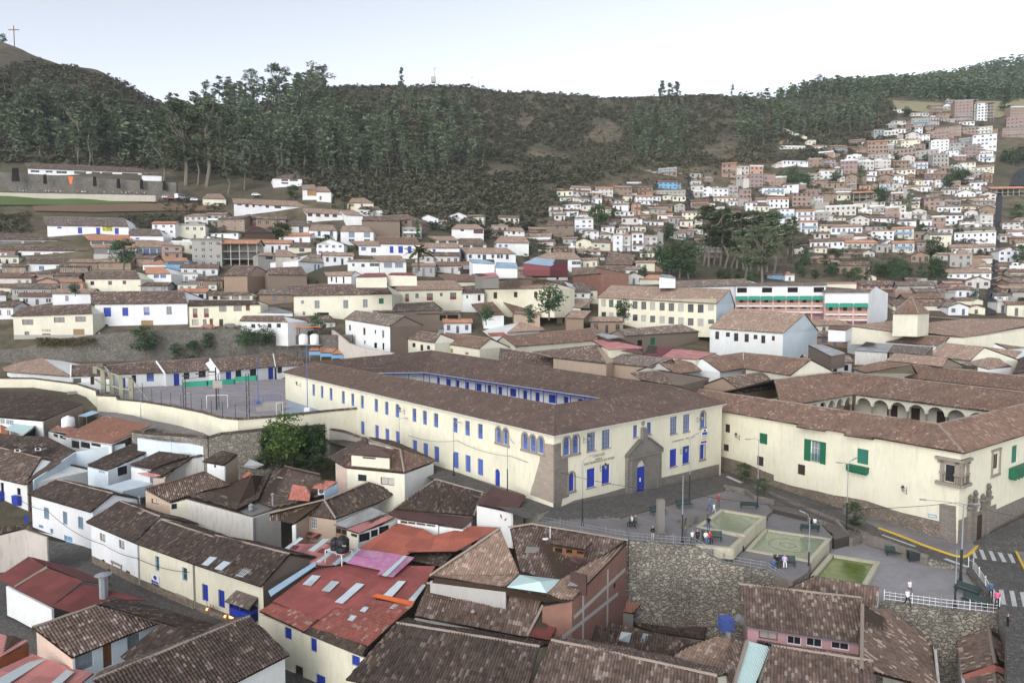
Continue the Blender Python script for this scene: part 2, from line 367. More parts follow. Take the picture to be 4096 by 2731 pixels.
def tile_face(mb,P,e0,e1,pitch=.27,amp=.075,prof=4,row=None,mi=0,thick=.10,under=1,flatten=False,sag=.05,urow=.42):
 P=[Vector(p)for p in P];N=newell(P);X=(e1-e0);X=(X-N*X.dot(N)).normalized();S=N.cross(X)
 if S.z<0:S=-S
 O=Vector(e0);q=[((p-O).dot(X),(p-O).dot(S),(p-O).dot(N))for p in P]
 A=np.array([[1,a,b]for a,b,c in q]);cc=np.array([c for _,_,c in q])
 A3=np.vstack([A[0],A[1],A[2:].mean(0)]);co=np.linalg.lstsq(A3,np.array([cc[0],cc[1],cc[2:].mean()]),rcond=None)[0]
 if len(P)>4:co=np.linalg.lstsq(A,cc,rcond=None)[0]
 if len(P)==4 and np.abs(A@co-cc).max()>.45:
  kw=dict(pitch=pitch,amp=amp,prof=prof,row=row,mi=mi,thick=thick,under=under,sag=sag,urow=urow)
  tile_face(mb,[P[0],P[1],P[2]],e0,e1,**kw);tile_face(mb,[P[0],P[2],P[3]],e0,e1,**kw);return
 co=[co[0],co[1],co[2],0]
 xs0=min(a for a,_,_ in q);xs1=max(a for a,_,_ in q)
 ou,ov=RND.randint(0,900),RND.randint(0,900)
 k0=math.ceil(xs0/(pitch/prof)+1e-4);k1=math.floor(xs1/(pitch/prof)-1e-4)
 xs=[(xs0+1e-4,0)]+[(k*pitch/prof,k%prof)for k in range(k0,k1+1)]+[(xs1-1e-4,0)]
 H={2:[1,0],3:[1,.6,0],4:[1,.72,0,.72],6:[1,.87,.45,0,.45,.87]}[prof]
 def interval(x):
  lo,hi=1e9,-1e9
  for i in range(len(q)):
   (a0,b0,_),(a1,b1,_)=q[i],q[(i+1)%len(q)]
   if abs(a1-a0)<1e-9:continue
   t=(x-a0)/(a1-a0)
   if-1e-9<=t<=1+1e-9:
    b=b0+(b1-b0)*t;lo=min(lo,b);hi=max(hi,b)
  return(lo,hi)if hi>lo else(0,0)
 smin=min(b for _,b,_ in q);smax=max(b for _,b,_ in q)
 if row:
  lv=[];k=math.floor(smin/row)
  while k*row<smax:
   lv+=[(k*row,.045),((k+1)*row-.001,0)];k+=1
 else:
  ns=max(1,int((smax-smin)/2.2));lv=[(smin+(smax-smin)*i/ns,0)for i in range(ns+1)]
 prev=None
 jit={}
 for x,ph in xs:
  lo,hi=interval(x);colv=[]
  cidx=round(x/pitch)
  for s,h in lv:
   sc=min(max(s,lo),hi)
   n=co[0]+co[1]*x+co[2]*sc+co[3]*x*sc
   pt=O+X*x+S*sc
   if sag:n+=sag*noise.noise(pt*.35)*1.6
   if row:
    kk=(cidx,round(s/row-(0 if h else 1)))
    if kk not in jit:jit[kk]=(RND.random()-.5)*.035
    n+=jit[kk]*H[ph%prof]
   n+=h+amp*H[ph%prof]
   pt=pt+N*n
   colv.append((mb.vert(pt,(x/pitch+ou,sc/urow+ov)),sc))
  if prev:
   for i in range(len(lv)-1):
    if colv[i+1][1]-colv[i][1]>1e-5 or prev[i+1][1]-prev[i][1]>1e-5 or(row and i%2==1 and lo<lv[i][0]<hi):
     mb.face((prev[i][0],colv[i][0],colv[i+1][0],prev[i+1][0]),mi)
  prev=colv
 if thick:
  a=[mb.vert(p+N*(-.01))for p in P];b=[mb.vert(p-N*thick)for p in P]
  mb.face(b[::-1],under)
  for i in range(len(P)):
   j=(i+1)%len(P);mb.face((a[i],b[i],b[j],a[j]),under)
def ridge_cap(mb,a,b,r=.16,lift=.05,seg=1.0):
 a=Vector(a);b=Vector(b);d=(b-a);L=d.length
 if L<.2:return
 d/=L;side=d.cross(Vector((0,0,1))).normalized();n=max(1,int(L/seg));prev=None
 for i in range(n+1):
  p=a+d*(L*i/n);p=p+Vector((0,0,lift+.05*noise.noise(p*.8)));row=[]
  for t in(-1,-.6,0,.6,1):
   row.append(mb.vert(p+side*(r*t)+Vector((0,0,r*(math.cos(t*1.5)-.35)))))
  if prev:
   for k in range(4):mb.face((prev[k],row[k],row[k+1],prev[k+1]))
  prev=row
NEAR=dict(pitch=.25,prof=6,row=.40,urow=.40,amp=.11,sag=.07)
MID=dict(pitch=.29,prof=4,amp=.085,sag=.06)
FAR=dict(pitch=.50,prof=2,amp=.10,sag=.05,urow=.7)
SHEET=dict(pitch=.20,prof=4,amp=.035,sag=.02,urow=.3,thick=.04)
def roof(root,faces,mat,q=MID,ridges=(),under='wooddk',ridgemat='ridge',name='roof',rr=.15):
 """faces: list of point lists whose first two points are the eave"""
 mb=MB()
 for P in faces:tile_face(mb,P,P[0],P[1],**q)
 o=mb.build(name,[M[mat],M[under]],root)
 if ridges:
  rb=MB()
  for a,b in ridges:ridge_cap(rb,a,b,rr)
  rb.build('ridge_cap',M[ridgemat],o)
 return o
class Wall:
 def __init__(s,p0,p1,zb,zt0,zt1=None,out=None,depth=.25):
  s.p0=Vector((p0[0],p0[1],0));s.p1=Vector((p1[0],p1[1],0));s.L=(s.p1-s.p0).length;s.d=(s.p1-s.p0)/s.L
  s.zb=zb;s.zt0=zt0;s.zt1=zt0 if zt1 is None else zt1
  n=Vector((s.d.y,-s.d.x,0));s.n=n if(out is None or n.dot(out)>0)else-n;s.depth=depth;s.holes=[]
 def pt(s,u,z,o=0.0):return s.p0+s.d*u+s.n*o+Vector((0,0,z))
 def uz(s,c,x,y,o=0.0):
  px,py=src(c,x,y);h=hit_plane(px,py,s.pt(0,0,o),s.n);return(h-s.p0).dot(s.d),h.z
 def rect(s,c,x0,y0,x1,y1):
  a=s.uz(c,x0,y0);b=s.uz(c,x1,y1);u0,u1=sorted((a[0],b[0]));z0,z1=sorted((a[1],b[1]));return u0,u1,z0,z1
 def top(s,u):return s.zt0+(s.zt1-s.zt0)*u/s.L
 def mesh(s,mb,m=0):
  E=.02;us={0,s.L};zs={s.zb};hs=[]
  for(u0,u1,z0,z1,ar)in s.holes:
   u0=max(u0,E);u1=min(u1,s.L-E);z0=max(z0,s.zb+E)
   if u1-u0<.05 or z1-z0<.05:continue
   z1=min(z1,s.top(u0)-.03,s.top(u1)-.03);us|={round(u0,3),round(u1,3)};zs|={round(z0,3),round(z1,3)};hs.append((round(u0,3),round(u1,3),round(z0,3),round(z1,3),ar))
  us=sorted(us);zs=sorted(zs)+[None]
  V={}
  def g(i,j):
   if(i,j)not in V:
    z=s.top(us[i])if zs[j]is None else zs[j]
    V[(i,j)]=mb.vert(s.pt(us[i],z),(us[i],z))
   return V[(i,j)]
  for i in range(len(us)-1):
   for j in range(len(zs)-1):
    uc=(us[i]+us[i+1])/2;zc=(zs[j]+(zs[j+1]if zs[j+1]is not None else s.top(uc)))/2
    if any(a<uc<b and c<zc<d for a,b,c,d,_ in hs):continue
    mb.face((g(i,j),g(i+1,j),g(i+1,j+1),g(i,j+1)),m)
  for a,b,c,d,ar in hs:
   if not ar:pts=[(a,c),(b,c),(b,d),(a,d)]
   else:
    r=(b-a)/2;pts=[(a,c),(b,c),(b,d-r)]+[((a+b)/2+r*math.cos(t*math.pi/10),d-r+r*math.sin(t*math.pi/10))for t in range(1,10)]+[(a,d-r)]
    arc=pts[2:]
    for k in range(len(arc)-1):
     cx=b if k<(len(arc)-1)/2 else a
     mb.poly([s.pt(*arc[k]),s.pt(*arc[k+1]),s.pt(cx,d)],m,[arc[k],arc[k+1],(cx,d)])
   for k in range(len(pts)):
    p,q_=pts[k],pts[(k+1)%len(pts)]
    mb.poly([s.pt(*p),s.pt(*q_),s.pt(*q_,-s.depth),s.pt(*p,-s.depth)],m,[p,q_,(q_[0]+.2,q_[1]),(p[0]+.2,p[1])])
def bar(mb,W,u0,u1,z0,z1,o0,o1,m=0):
 P=[W.pt(u0,z0,o1),W.pt(u1,z0,o1),W.pt(u1,z1,o1),W.pt(u0,z1,o1)]
 mb.prism(P,W.n*(o1-o0),m,[(u0,z0),(u1,z0),(u1,z1),(u0,z1)])
ST={'dk':('window','wooddk','glass',2,1,.07,0),'dkb':('window','wooddk','glass',3,2,.06,0),'wh':('window','wpaint','glass',2,1,.08,0),'whg':('window','wpaint','glassl',3,3,.05,0),'cur':('window','wood','curtain',2,1,.07,0),'wd':('window','wood','glass',2,2,.09,0),'bshut':('shutter','blue','blue',2,3,.09,1),'bsh2':('shutter','blue2','blue2',2,4,.09,1),'bwin':('window','blue2','glassb',2,4,.07,.35),'bw2':('window','blue','glassl',3,4,.07,0),'blw':('window','lblue','glass',2,2,.1,0),'bldoor':('door','lblue','lblue',2,1,.1,1),'bdoor':('door','blue','blue',2,2,.1,1),'door':('door','wood','wood',2,2,.1,1),'ddoor':('door','wooddk','wooddk',2,1,.1,1),'wdoor':('door','woodl','woodl',2,2,.1,1),'gshut':('shutter','green','green',2,3,.08,1),'gold':('shutter','green2','green2',3,5,.08,1),'gdk':('window','wooddk','wooddk',5,1,.05,0),'hole':('window','wooddk','dark',1,1,.03,0),'grid':('window','galv','glassl',4,3,.04,0),'lat':('window','lblue','glassl',3,5,.06,0),'steel':('window','galv','glass',3,3,.05,0),'steelc':('window','galv','curtain',3,3,.05,0),'mar':('window','darkred','glass',2,2,.08,.4)}
def opening(root,W,u0,u1,z0,z1,style,arch=False,dep=.16,sill=None,add=True):
 nm,fr,pn,nx,ny,fw,fill=ST[style]
 if add:W.holes.append((u0,u1,z0,z1,arch))
 f=MB();w=u1-u0;h=z1-z0;fw=min(fw,w*.16);o0,o1=-dep-.05,-dep+.03;zt=z1-(w/2 if arch else 0)
 bar(f,W,u0,u0+fw,z0,zt,o0,o1);bar(f,W,u1-fw,u1,z0,zt,o0,o1);bar(f,W,u0+fw,u1-fw,z0,z0+fw,o0,o1)
 if not arch:bar(f,W,u0+fw,u1-fw,z1-fw,z1,o0,o1)
 else:
  r=w/2;C=[((u0+u1)/2+r*math.cos(t*math.pi/8),zt+r*math.sin(t*math.pi/8))for t in range(9)];D=[((u0+u1)/2+(r-fw)*math.cos(t*math.pi/8),zt+(r-fw)*math.sin(t*math.pi/8))for t in range(9)]
  for k in range(8):f.prism([W.pt(*C[k],o1),W.pt(*C[k+1],o1),W.pt(*D[k+1],o1),W.pt(*D[k],o1)],W.n*.08)
  bar(f,W,u0+fw,u1-fw,zt-fw/2,zt+fw/2,o0,o1)
 b=fw*.5
 for i in range(1,nx):
  u=u0+w*i/nx;bar(f,W,u-b/2,u+b/2,z0+fw,z1-fw,o0+.01,o1-.012)
 for j in range(1,ny):
  z=z0+(zt-z0)*j/ny;bar(f,W,u0+fw,u1-fw,z-b/2,z+b/2,o0+.015,o1-.02)
 if 0<fill<1:bar(f,W,u0+fw,u1-fw,z0+fw,z0+h*fill,o0+.02,o1-.03)
 if sill:bar(f,W,u0-.1,u1+.1,z0-.12,z0-.002,-.1,.1,1)
 o=f.build(nm,[M[fr],M[sill]if sill else M[fr]],root)
 g=MB();pts=[(u0+.01,z0+.01),(u1-.01,z0+.01),(u1-.01,zt)]
 if arch:pts+=[((u0+u1)/2+(w/2-.01)*math.cos(t*math.pi/8),zt+(w/2-.01)*math.sin(t*math.pi/8))for t in range(1,8)]
 pts+=[(u0+.01,zt)]
 g.prism([W.pt(a,b_,o0+.03)for a,b_ in pts],W.n*.03)
 g.build('pane' if fill==0 or 0<fill<1 else 'panel',M[pn],o)
 return o
def wopen(root,W,c,x0,y0,x1,y1,style,**k):
 r=W.rect(c,x0,y0,x1,y1);return opening(root,W,*r,style,**k)
def panel(root,W,c,pts,mat,t=.06,name='panel',o=0.0,build=True,mb=None):
 """a flat slab laid on a wall: corners sighted on the wall face"""
 P=[W.pt(*W.uz(c,x,y),o+t)for x,y in pts];uv=[W.uz(c,x,y)for x,y in pts];b=mb or MB();b.prism(P,W.n*t,0,uv)
 return b.build(name,M[mat],root)if build and mb is None else b
def ridge_on(E1,E2,c,x,y,slope):
 """where the line of sight meets a roof plane of the given slope rising from eave E1-E2"""
 px,py=src(c,x,y);r=ray(px,py);r=r/r.y;d=Vector((E2.x-E1.x,E2.y-E1.y,0));L2=d.length_squared
 def g(t):
  p=CAM+r*t;q=Vector((p.x-E1.x,p.y-E1.y,0));u=q.dot(d)/L2;dist=(q-d*u).length
  s=1 if(q.x*d.y-q.y*d.x)<0 else-1
  return p.z-(E1.z+(E2.z-E1.z)*u)-slope*dist*s
 lo=min(E1.y,E2.y)-25;lo=max(lo,5);hi=max(E1.y,E2.y)+80
 for _ in range(50):
  m=(lo+hi)/2
  if g(m)>0:lo=m
  else:hi=m
 return CAM+r*lo
def mirror(P,A,B):
 d=Vector((B.x-A.x,B.y-A.y,0)).normalized();q=Vector((P.x-A.x,P.y-A.y,0));pr=d*q.dot(d);m=A+pr*2-q
 return Vector((m.x,m.y,P.z))
class House:pass
OCC=[]
def occ(P):
 S=[]
 for p in P:
  v=p-CAM;dd=v.dot(FW);S.append((CX+F*v.x/dd,CY-F*v.dot(UP)/dd))
 OCC.append((min(a for a,_ in S),min(b for _,b in S),max(a for a,_ in S),max(b for _,b in S)))
def house(name,label,E1,E2,R1,R2,base,wall,tile,q=MID,ends='gg',shed=False,ov=.45,wins=(),slope=.45,cat='house',group=None,ridgemat='ridge',under='wooddk',plinth=None,back=1.0,gov=.2,sides=None,walls=True):
 """E1,E2 visible eave (left,right) in world space; R1,R2 ridge as (crop,x,y) sightings or points"""
 if not isinstance(R1,Vector):R1=ridge_on(E1,E2,*R1,slope)
 if not isinstance(R2,Vector):R2=ridge_on(E1,E2,*R2,slope)
 H=House();H.E1,H.E2,H.R1,H.R2=E1,E2,R1,R2
 occ([E1,E2,R1,R2,Vector((E1.x,E1.y,E1.z-(E1.z-base)*.5)),Vector((E2.x,E2.y,E2.z-(E2.z-base)*.5))]);mid=(E1+E2)/2;root=thing(name,label,cat,Vector((mid.x,mid.y,base)),group);H.root=root
 if shed:
  B1,B2=Vector(R1),Vector(R2)
  faces=[[E1,E2,R2,R1]];rid=[(R1,R2)]
 else:
  B1=mirror(E1,R1,R2);B2=mirror(E2,R1,R2)
  if back!=1.0:
   B1=R1+(B1-R1)*back;B2=R2+(B2-R2)*back
  faces=[[E1,E2,R2,R1],[B2,B1,R1,R2]];rid=[(R1,R2)]
  if ends[0]=='h':faces.append([B1,E1,R1]);rid+=[(E1,R1),(B1,R1)]
  if ends[1]=='h':faces.append([E2,B2,R2]);rid+=[(E2,R2),(B2,R2)]
 H.B1,H.B2=B1,B2
 def fl(v):return Vector((v.x,v.y,0))
 dx=(fl(E2)-fl(E1)).normalized();dl=(fl(B1)-fl(E1)).normalized();dr=(fl(B2)-fl(E2)).normalized()
 go=[gov if ends[0]=='g' else ov,gov if ends[1]=='g' else ov]
 rise=slope*ov*.6
 bo=.02 if shed else ov
 w1=E1+dx*go[0]+dl*ov;w2=E2-dx*go[1]+dr*ov;v1=B1+dx*go[0]-dl*bo;v2=B2-dx*go[1]-dr*bo
 H.faces=faces;H.rid=rid
 if walls:
  cen=fl(w1+w2+v1+v2)/4
  te=-.16+rise
  def mk(a,b,za,zb):return Wall(a,b,base,za,zb,out=fl((a+b)/2)-cen)
  H.f=mk(w1,w2,E1.z+te,E2.z+te)
  zb1,zb2=(B1.z-.16,B2.z-.16)if shed else(B1.z+te,B2.z+te)
  H.b=mk(v2,v1,zb2,zb1);H.l=mk(v1,w1,zb1,E1.z+te);H.r=mk(w2,v2,E2.z+te,zb2)
  D={'f':H.f,'b':H.b,'l':H.l,'r':H.r}
  for wn in wins:
   sd,c,x0,y0,x1,y1,stl=wn[:7];kw=wn[7]if len(wn)>7 else{}
   wopen(root,D[sd],c,x0,y0,x1,y1,stl,**kw)
  mb=MB();mats=[M[wall]];side_m=dict(f=0,b=0,l=0,r=0)
  if sides:
   for k,v in sides.items():
    mats.append(M[v]);side_m[k]=len(mats)-1
  for k in 'fblr':D[k].mesh(mb,side_m[k])
  if not shed:
   for i,(e,W,Rr,a,b)in enumerate(((ends[0],H.l,R1,v1,w1),(ends[1],H.r,R2,w2,v2))):
    if e=='g':
     ap=fl(Rr)+(dx if i==0 else-dx)*go[i];zt=Rr.z-.14
     mb.poly([Vector((a.x,a.y,W.zt0)),Vector((b.x,b.y,W.zt1)),Vector((ap.x,ap.y,zt))],side_m['lr'[i]],[(0,W.zt0),(W.L,W.zt1),(W.L/2,zt)])
  H.wall=mb.build('wall',mats,root)
  if plinth:
   pm,ph=plinth;pb=MB()
   for W in(H.f,H.l,H.r):bar(pb,W,-.04,W.L+.04,base,ph,0,.05)
   pb.build('plinth',M[pm],root)
 H.roof=roof(root,faces,tile,q,rid,under,ridgemat)
 return H
def coped_wall(name,label,pts,h0,mat,th=.35,tile='t_dark',cat='wall',cope=True,q=MID):
 """pts: list of world points on the top line; h0: list/number of bottom z"""
 root=thing(name,label,cat,Vector((pts[0].x,pts[0].y,h0 if not isinstance(h0,(list,tuple))else h0[0])))
 mb=MB();u=0
 hb=h0 if isinstance(h0,(list,tuple))else[h0]*len(pts)
 for i in range(len(pts)-1):
  a,b=pts[i],pts[i+1];d=Vector((b.x-a.x,b.y-a.y,0));L=d.length;d.normalize();n=Vector((d.y,-d.x,0))*th/2
  P=[Vector((a.x,a.y,hb[i])),Vector((b.x,b.y,hb[i+1])),b,a]
  mb.prism([p+n for p in P],n*2,0,[(u,P[0].z),(u+L,P[1].z),(u+L,P[2].z),(u,P[3].z)]);u+=L
 mb.build('wall_body',M[mat],root)
 if cope:
  cb=MB()
  for i in range(len(pts)-1):
   a,b=pts[i],pts[i+1];d=Vector((b.x-a.x,b.y-a.y,0)).normalized();n=Vector((d.y,-d.x,0))*(th/2+.18)
   up=Vector((0,0,.26))
   tile_face(cb,[a+n,b+n,b+up,a+up],a+n,b+n,pitch=q['pitch'],prof=q['prof'],amp=.06,thick=.06,sag=.05)
   tile_face(cb,[b-n,a-n,a+up,b+up],b-n,a-n,pitch=q['pitch'],prof=q['prof'],amp=.06,thick=.06,sag=.05)
  cb.build('tile_coping',[M[tile],M['ridge_d']],root)
 return root
def settle(c,x,y,d0,h):
 """distance at which a wall of the given height under this eave stands on the terrain"""
 d=d0*.74;f0=None
 while d<d0*1.35:
  p=atd(c,x,y,d);f=p.z-h*d/d0-ground(p.x,p.y,False)
  if f0 is not None and f0>0>=f:return d
  f0=f;d+=1.5
 return d0*.76 if f0 is not None and f0<0 else d0
SL=-.0852
def atp(c,x,y,off=0.0):
 """a point on the sloping square (z = 1.11 + off - .0852 x)"""
 px,py=src(c,x,y);r=ray(px,py);n=Vector((-SL,0,1));return CAM+r*((1.11+off-CAM.z)/r.dot(n))
def zs(x,off=0):return 1.11+off+SL*x
def text_on(root,W,s,c,x0,y0,x1,size,mat,name='lettering',t=.04):
 a=W.uz(c,x0,y0)
 cu=bpy.data.curves.new('txt','FONT');cu.body=s;cu.size=size;cu.extrude=t/2;cu.space_character=1.25
 o=bpy.data.objects.new('txt',cu);SC.collection.objects.link(o);dg=bpy.context.evaluated_depsgraph_get()
 me=bpy.data.meshes.new_from_object(o.evaluated_get(dg));bpy.data.objects.remove(o)
 w=max(v.co.x for v in me.vertices)or 1;b=W.uz(c,x1,y0)[0];k=abs(b-a[0])/w
 e=-1 if b<a[0]else 1
 org=ORG[root.name]
 for v in me.vertices:v.co=W.pt(a[0]+e*v.co.x*k,a[1]+v.co.y,t+v.co.z)-org
 me.materials.clear();me.materials.append(M[mat]);ob=bpy.data.objects.new(name,me);COL.objects.link(ob);ob.parent=root;ORG[ob.name]=org
 return ob
def surround(root,W,rects,mat='stonetrim',w=.22,name='window_surround'):
 mb=MB()
 for i,(u0,u1,z0,z1)in enumerate(rects):
  r=(u1-u0)/2;cu=(u0+u1)/2;zt=z1-r;n=10
  o=.07
  C=[(cu+(r+w)*math.cos(t*math.pi/n),zt+(r+w)*math.sin(t*math.pi/n))for t in range(n+1)]
  D=[(cu+r*math.cos(t*math.pi/n),zt+r*math.sin(t*math.pi/n))for t in range(n+1)]
  for k in range(n):mb.prism([W.pt(*C[k],o-i*.003),W.pt(*C[k+1],o-i*.003),W.pt(*D[k+1],o-i*.003),W.pt(*D[k],o-i*.003)],W.n*o)
  bar(mb,W,u0-w,u0,z0,zt,0,o-i*.003);bar(mb,W,u1,u1+w,z0,zt,0,o-i*.003)
 a=min(r[0]for r in rects)-w-.1;b=max(r[1]for r in rects)+w+.1;z=min(r[2]for r in rects)
 bar(mb,W,a,b,z-.25,z-.003,0,.14)
 return mb.build(name,M[mat],root)
def wall_lantern(label,W,c,x,y,drop=.0):
 u,z=W.uz(c,x,y);p=W.pt(u,z,0);root=thing('wall_lantern',label,'lantern',p,'lanterns on iron brackets')
 q=W.pt(u,z,.9);b=MB();b.tube(p,q,.025);b.tube(W.pt(u,z-.5,0),q,.02);b.tube(W.pt(u,z+.3,0),W.pt(u,z-.6,0),.03);b.build('bracket',M['iron'],root)
 g=MB();g.lathe(q-Vector((0,0,.1)),[(.08,0),(.2,.5),(.22,.52)],6);g.build('lamp_glass',M['glassl'],root)
 h=MB();h.lathe(q+Vector((0,0,.43)),[(.26,0),(.1,.16),(.03,.3)],6);h.build('lantern_cap',M['iron'],root)
ZE=9.14
EL=atz('B1',265,605,ZE);EC=atz('B2',450,1135,ZE);ER=atz('B2',1900,865,ZE)
u_=(EL-EC).normalized();v_=(ER-EC).normalized();w_=5.18;ZR=ZE+.45*w_
def at2(p,z):return Vector((p.x,p.y,z))
RA=at2(EL-u_*w_+v_*w_,ZR);RB=at2(EC+(u_+v_)*w_,ZR);RC=at2(ER+u_*w_-v_*w_,ZR)
RD=atz('B1',1525,425,13.0)
ID=atz('B1',1452,603,ZE)
IA=at2(RA*2-EL,ZE);IB=at2(RB*2-EC,ZE);IC=at2(RC*2-ER,ZE);ED=at2(RD*2-ID,ZE)
E_=[EC,ER,ED,EL];R_=[RB,RC,RD,RA];I_=[IB,IC,ID,IA]
school=thing('school_building','long cream two storey school with blue windows, stone corner and courtyard beside the square','school',at2(EC,.7))
faces=[]
for i in range(4):
 j=(i+1)%4;faces.append([E_[i],E_[j],R_[j],R_[i]]);faces.append([I_[j],I_[i],R_[i],R_[j]])
rid=[]
for i in range(4):rid+=[(R_[i],R_[(i+1)%4]),(R_[i],E_[i])]
sroof=roof(school,faces,'t_school',dict(pitch=.29,prof=4,amp=.08,sag=.05,thick=.16),rid,'wpaint','ridge_d')
ins=.55
def inset(i):
 a=(E_[(i+1)%4]-E_[i]).normalized();b=(E_[(i-1)%4]-E_[i]).normalized();return E_[i]+(a+b)*ins
W_=[inset(i)for i in range(4)]
cen=sum(W_,Vector())/4
SW=[Wall(W_[i],W_[(i+1)%4],-3.4,ZE-.05,out=(W_[i]+W_[(i+1)%4])/2-cen,depth=.32)for i in range(4)]
WR,WB,WF,WL=SW
for a in[(520,700,543,803),(590,715,614,822),(664,732,690,842),(766,757,793,870),(845,778,872,890),(925,795,952,908),(1040,822,1070,938),(1127,845,1158,963),(1216,866,1248,986),(1357,902,1391,1022),(1444,920,1479,1047),(1536,942,1574,1068),(1697,980,1735,1111),(1798,1004,1838,1138),(1905,1030,1946,1165)]:
 wopen(school,WL,'B1',*a,'bwin',dep=.18)
for a in[(925,1008,958,1130),(1045,1040,1078,1170),(1131,1070,1165,1200),(1219,1092,1254,1225),(1360,1165,1398,1285),(1449,1190,1489,1320),(1540,1217,1582,1362),(1700,1262,1744,1413),(1801,1290,1845,1445),(1903,1320,1950,1473)]:
 wopen(school,WL,'B1',*a,'bsh2',dep=.18)
d_=WL.rect('B1',2050,1405,2090,1580);opening(school,WL,d_[0],d_[1],d_[2],d_[3],'bdoor',arch=True)
g1=[WL.rect('B1',2060,1060,2098,1198),WL.rect('B1',2120,1073,2160,1212)]
g2=[WL.rect('B2',188,1110,232,1255),WL.rect('B2',252,1127,298,1272),WL.rect('B2',322,1142,364,1285)]
for g in(g1,g2):
 for r in g:opening(school,WL,*r,'bwin',arch=True,dep=.18)
 surround(school,WL,g)
g3=[WR.rect('B2',533,1150,582,1290),WR.rect('B2',610,1134,657,1275)];g4=[WR.rect('B2',1678,935,1715,1060)];g5=[WR.rect('B2',573,1447,620,1590)];g6=[WR.rect('B2',1675,1195,1708,1325)]
for g in(g3,g4):
 for r in g:opening(school,WR,*r,'bwin',arch=True)
 surround(school,WR,g)
for g in(g5,g6):
 opening(school,WR,*g[0],'bshut',arch=True);surround(school,WR,g)
for a in[(727,1112,797,1252),(852,1090,919,1230),(1423,980,1480,1112),(1532,960,1586,1095)]:
 wopen(school,WR,'B2',*a,'bw2',sill='stonetrim')
for a in[(1115,1048,1150,1142),(1230,1024,1266,1118)]:wopen(school,WR,'B2',*a,'bwin',sill='stonetrim')
for a in[(727,1415,795,1555),(852,1382,917,1525),(1421,1252,1477,1385),(1528,1226,1585,1357)]:wopen(school,WR,'B2',*a,'bshut',sill='stonetrim')
sb=MB()
for W in SW:W.mesh(sb)
sb.build('wall',M['cream'],school)
panel(school,WL,'B2',[(378,1197),(455,1207),(455,1700),(255,1625),(268,1560),(285,1520),(300,1460),(318,1400),(335,1340),(335,1290),(378,1285)],'ashlar_l',.05,'stone_corner')
panel(school,WR,'B2',[(445,1210),(508,1190),(508,1300),(565,1312),(568,1430),(575,1480),(575,1640),(520,1660),(505,1740),(445,1760)],'ashlar',.05,'stone_corner')
pb=MB()
pb=panel(school,WL,'B1',[(1540,1380),(1700,1425),(1925,1505),(2200,1590),(2300,1625),(2300,1900),(1540,1700)],'ashlar',.04,mb=pb)
pb.build('plinth',M['ashlar'],school)
pb=MB()
pb=panel(school,WR,'A2',[(455,240),(560,190),(800,135),(945,92),(945,380),(455,500)],'ashlar',.08,mb=pb)
pb.build('plinth',M['ashlar'],school);pb=MB()
pb=panel(school,WR,'B2',[(1318,1492),(1560,1436),(1828,1370),(1828,1600),(1318,1750)],'portal',.08,mb=pb)
pb.build('plinth',M['ashlar'],school)
fb=MB()
for W in SW:bar(fb,W,-.1,W.L+.1,ZE-.42,ZE-.12,0,.12)
fb.build('cornice',M['cream'],school)
r=WR.rect('B2',1048,1300,1325,1580);pu0,pu1=r[0],r[1]
gp=WR.uz('B2',1185,1600)
PW=Wall(WR.pt(pu0,0,.45),WR.pt(pu1,0,.45),-1.5,WR.uz('B2',1048,1306)[1]-.1,out=WR.n,depth=.6)
portal=MB();dr=PW.rect('B2',1147,1347,1224,1600);dz0=zs(18)-.1
PW.holes.append((dr[0],dr[1],-.6,dr[3],True));PW.mesh(portal)
for a,b_ in((-.02,.0),(PW.L,PW.L+.02)):bar(portal,PW,a,b_,-1.5,PW.zt0,-.5,0)
bar(portal,PW,.0,PW.L,PW.zt0,PW.zt0+.02,-.45,0)
for uu in(.55,PW.L-.95):
 bar(portal,PW,uu,uu+.4,-1.5,PW.zt0-.3,0,.14)
bar(portal,PW,-.12,PW.L+.12,PW.zt0-.28,PW.zt0+.05,0,.25)
T=[(-.15,PW.zt0+.06),(PW.L+.15,PW.zt0+.06),(PW.L/2+.9,PW.zt0+1.75),(PW.L/2-.9,PW.zt0+1.75)]
portal.prism([PW.pt(*p,.05)for p in T],PW.n*.5,0,T)
for s_ in(0,1):
 a=T[0]if s_==0 else T[1];b_=T[3]if s_==0 else T[2]
 portal.prism([PW.pt(a[0],a[1],.2),PW.pt(b_[0],b_[1],.2),PW.pt(b_[0],b_[1]+.3,.2),PW.pt(a[0],a[1]+.25,.2)],PW.n*.6,0)
bar(portal,PW,PW.L/2-.5,PW.L/2+.5,PW.zt0+1.76,PW.zt0+3.3,-.45,0)
portal.build('stone_portal',M['portal'],school)
dd=MB();bar(dd,PW,dr[0],dr[1],-1.2,dr[3]-(dr[1]-dr[0])/2,-.5,-.42)
bar(dd,PW,dr[0]+.1,(dr[0]+dr[1])/2-.04,-1.1,dr[3]-1.1,-.43,-.37);bar(dd,PW,(dr[0]+dr[1])/2+.04,dr[1]-.1,-1.1,dr[3]-1.1,-.43,-.37)
do=dd.build('door',M['blue'],school)
dg_=MB();bar(dg_,PW,dr[0],dr[1],dr[3]-(dr[1]-dr[0])/2,dr[3],-.5,-.46);dg_.build('fanlight',M['glass'],do)
nb_=MB();uc=(dr[0]+dr[1])/2;bar(nb_,PW,uc-.02,uc+.25,.75,1.25,-.37,-.355);nb_.build('paper_notice',M['wpaint'],do)
cr=MB();panel(school,WR,'B2',[(1176,1062),(1214,1058),(1212,1135),(1176,1142)],'stonetrim',.12,'coat_of_arms')
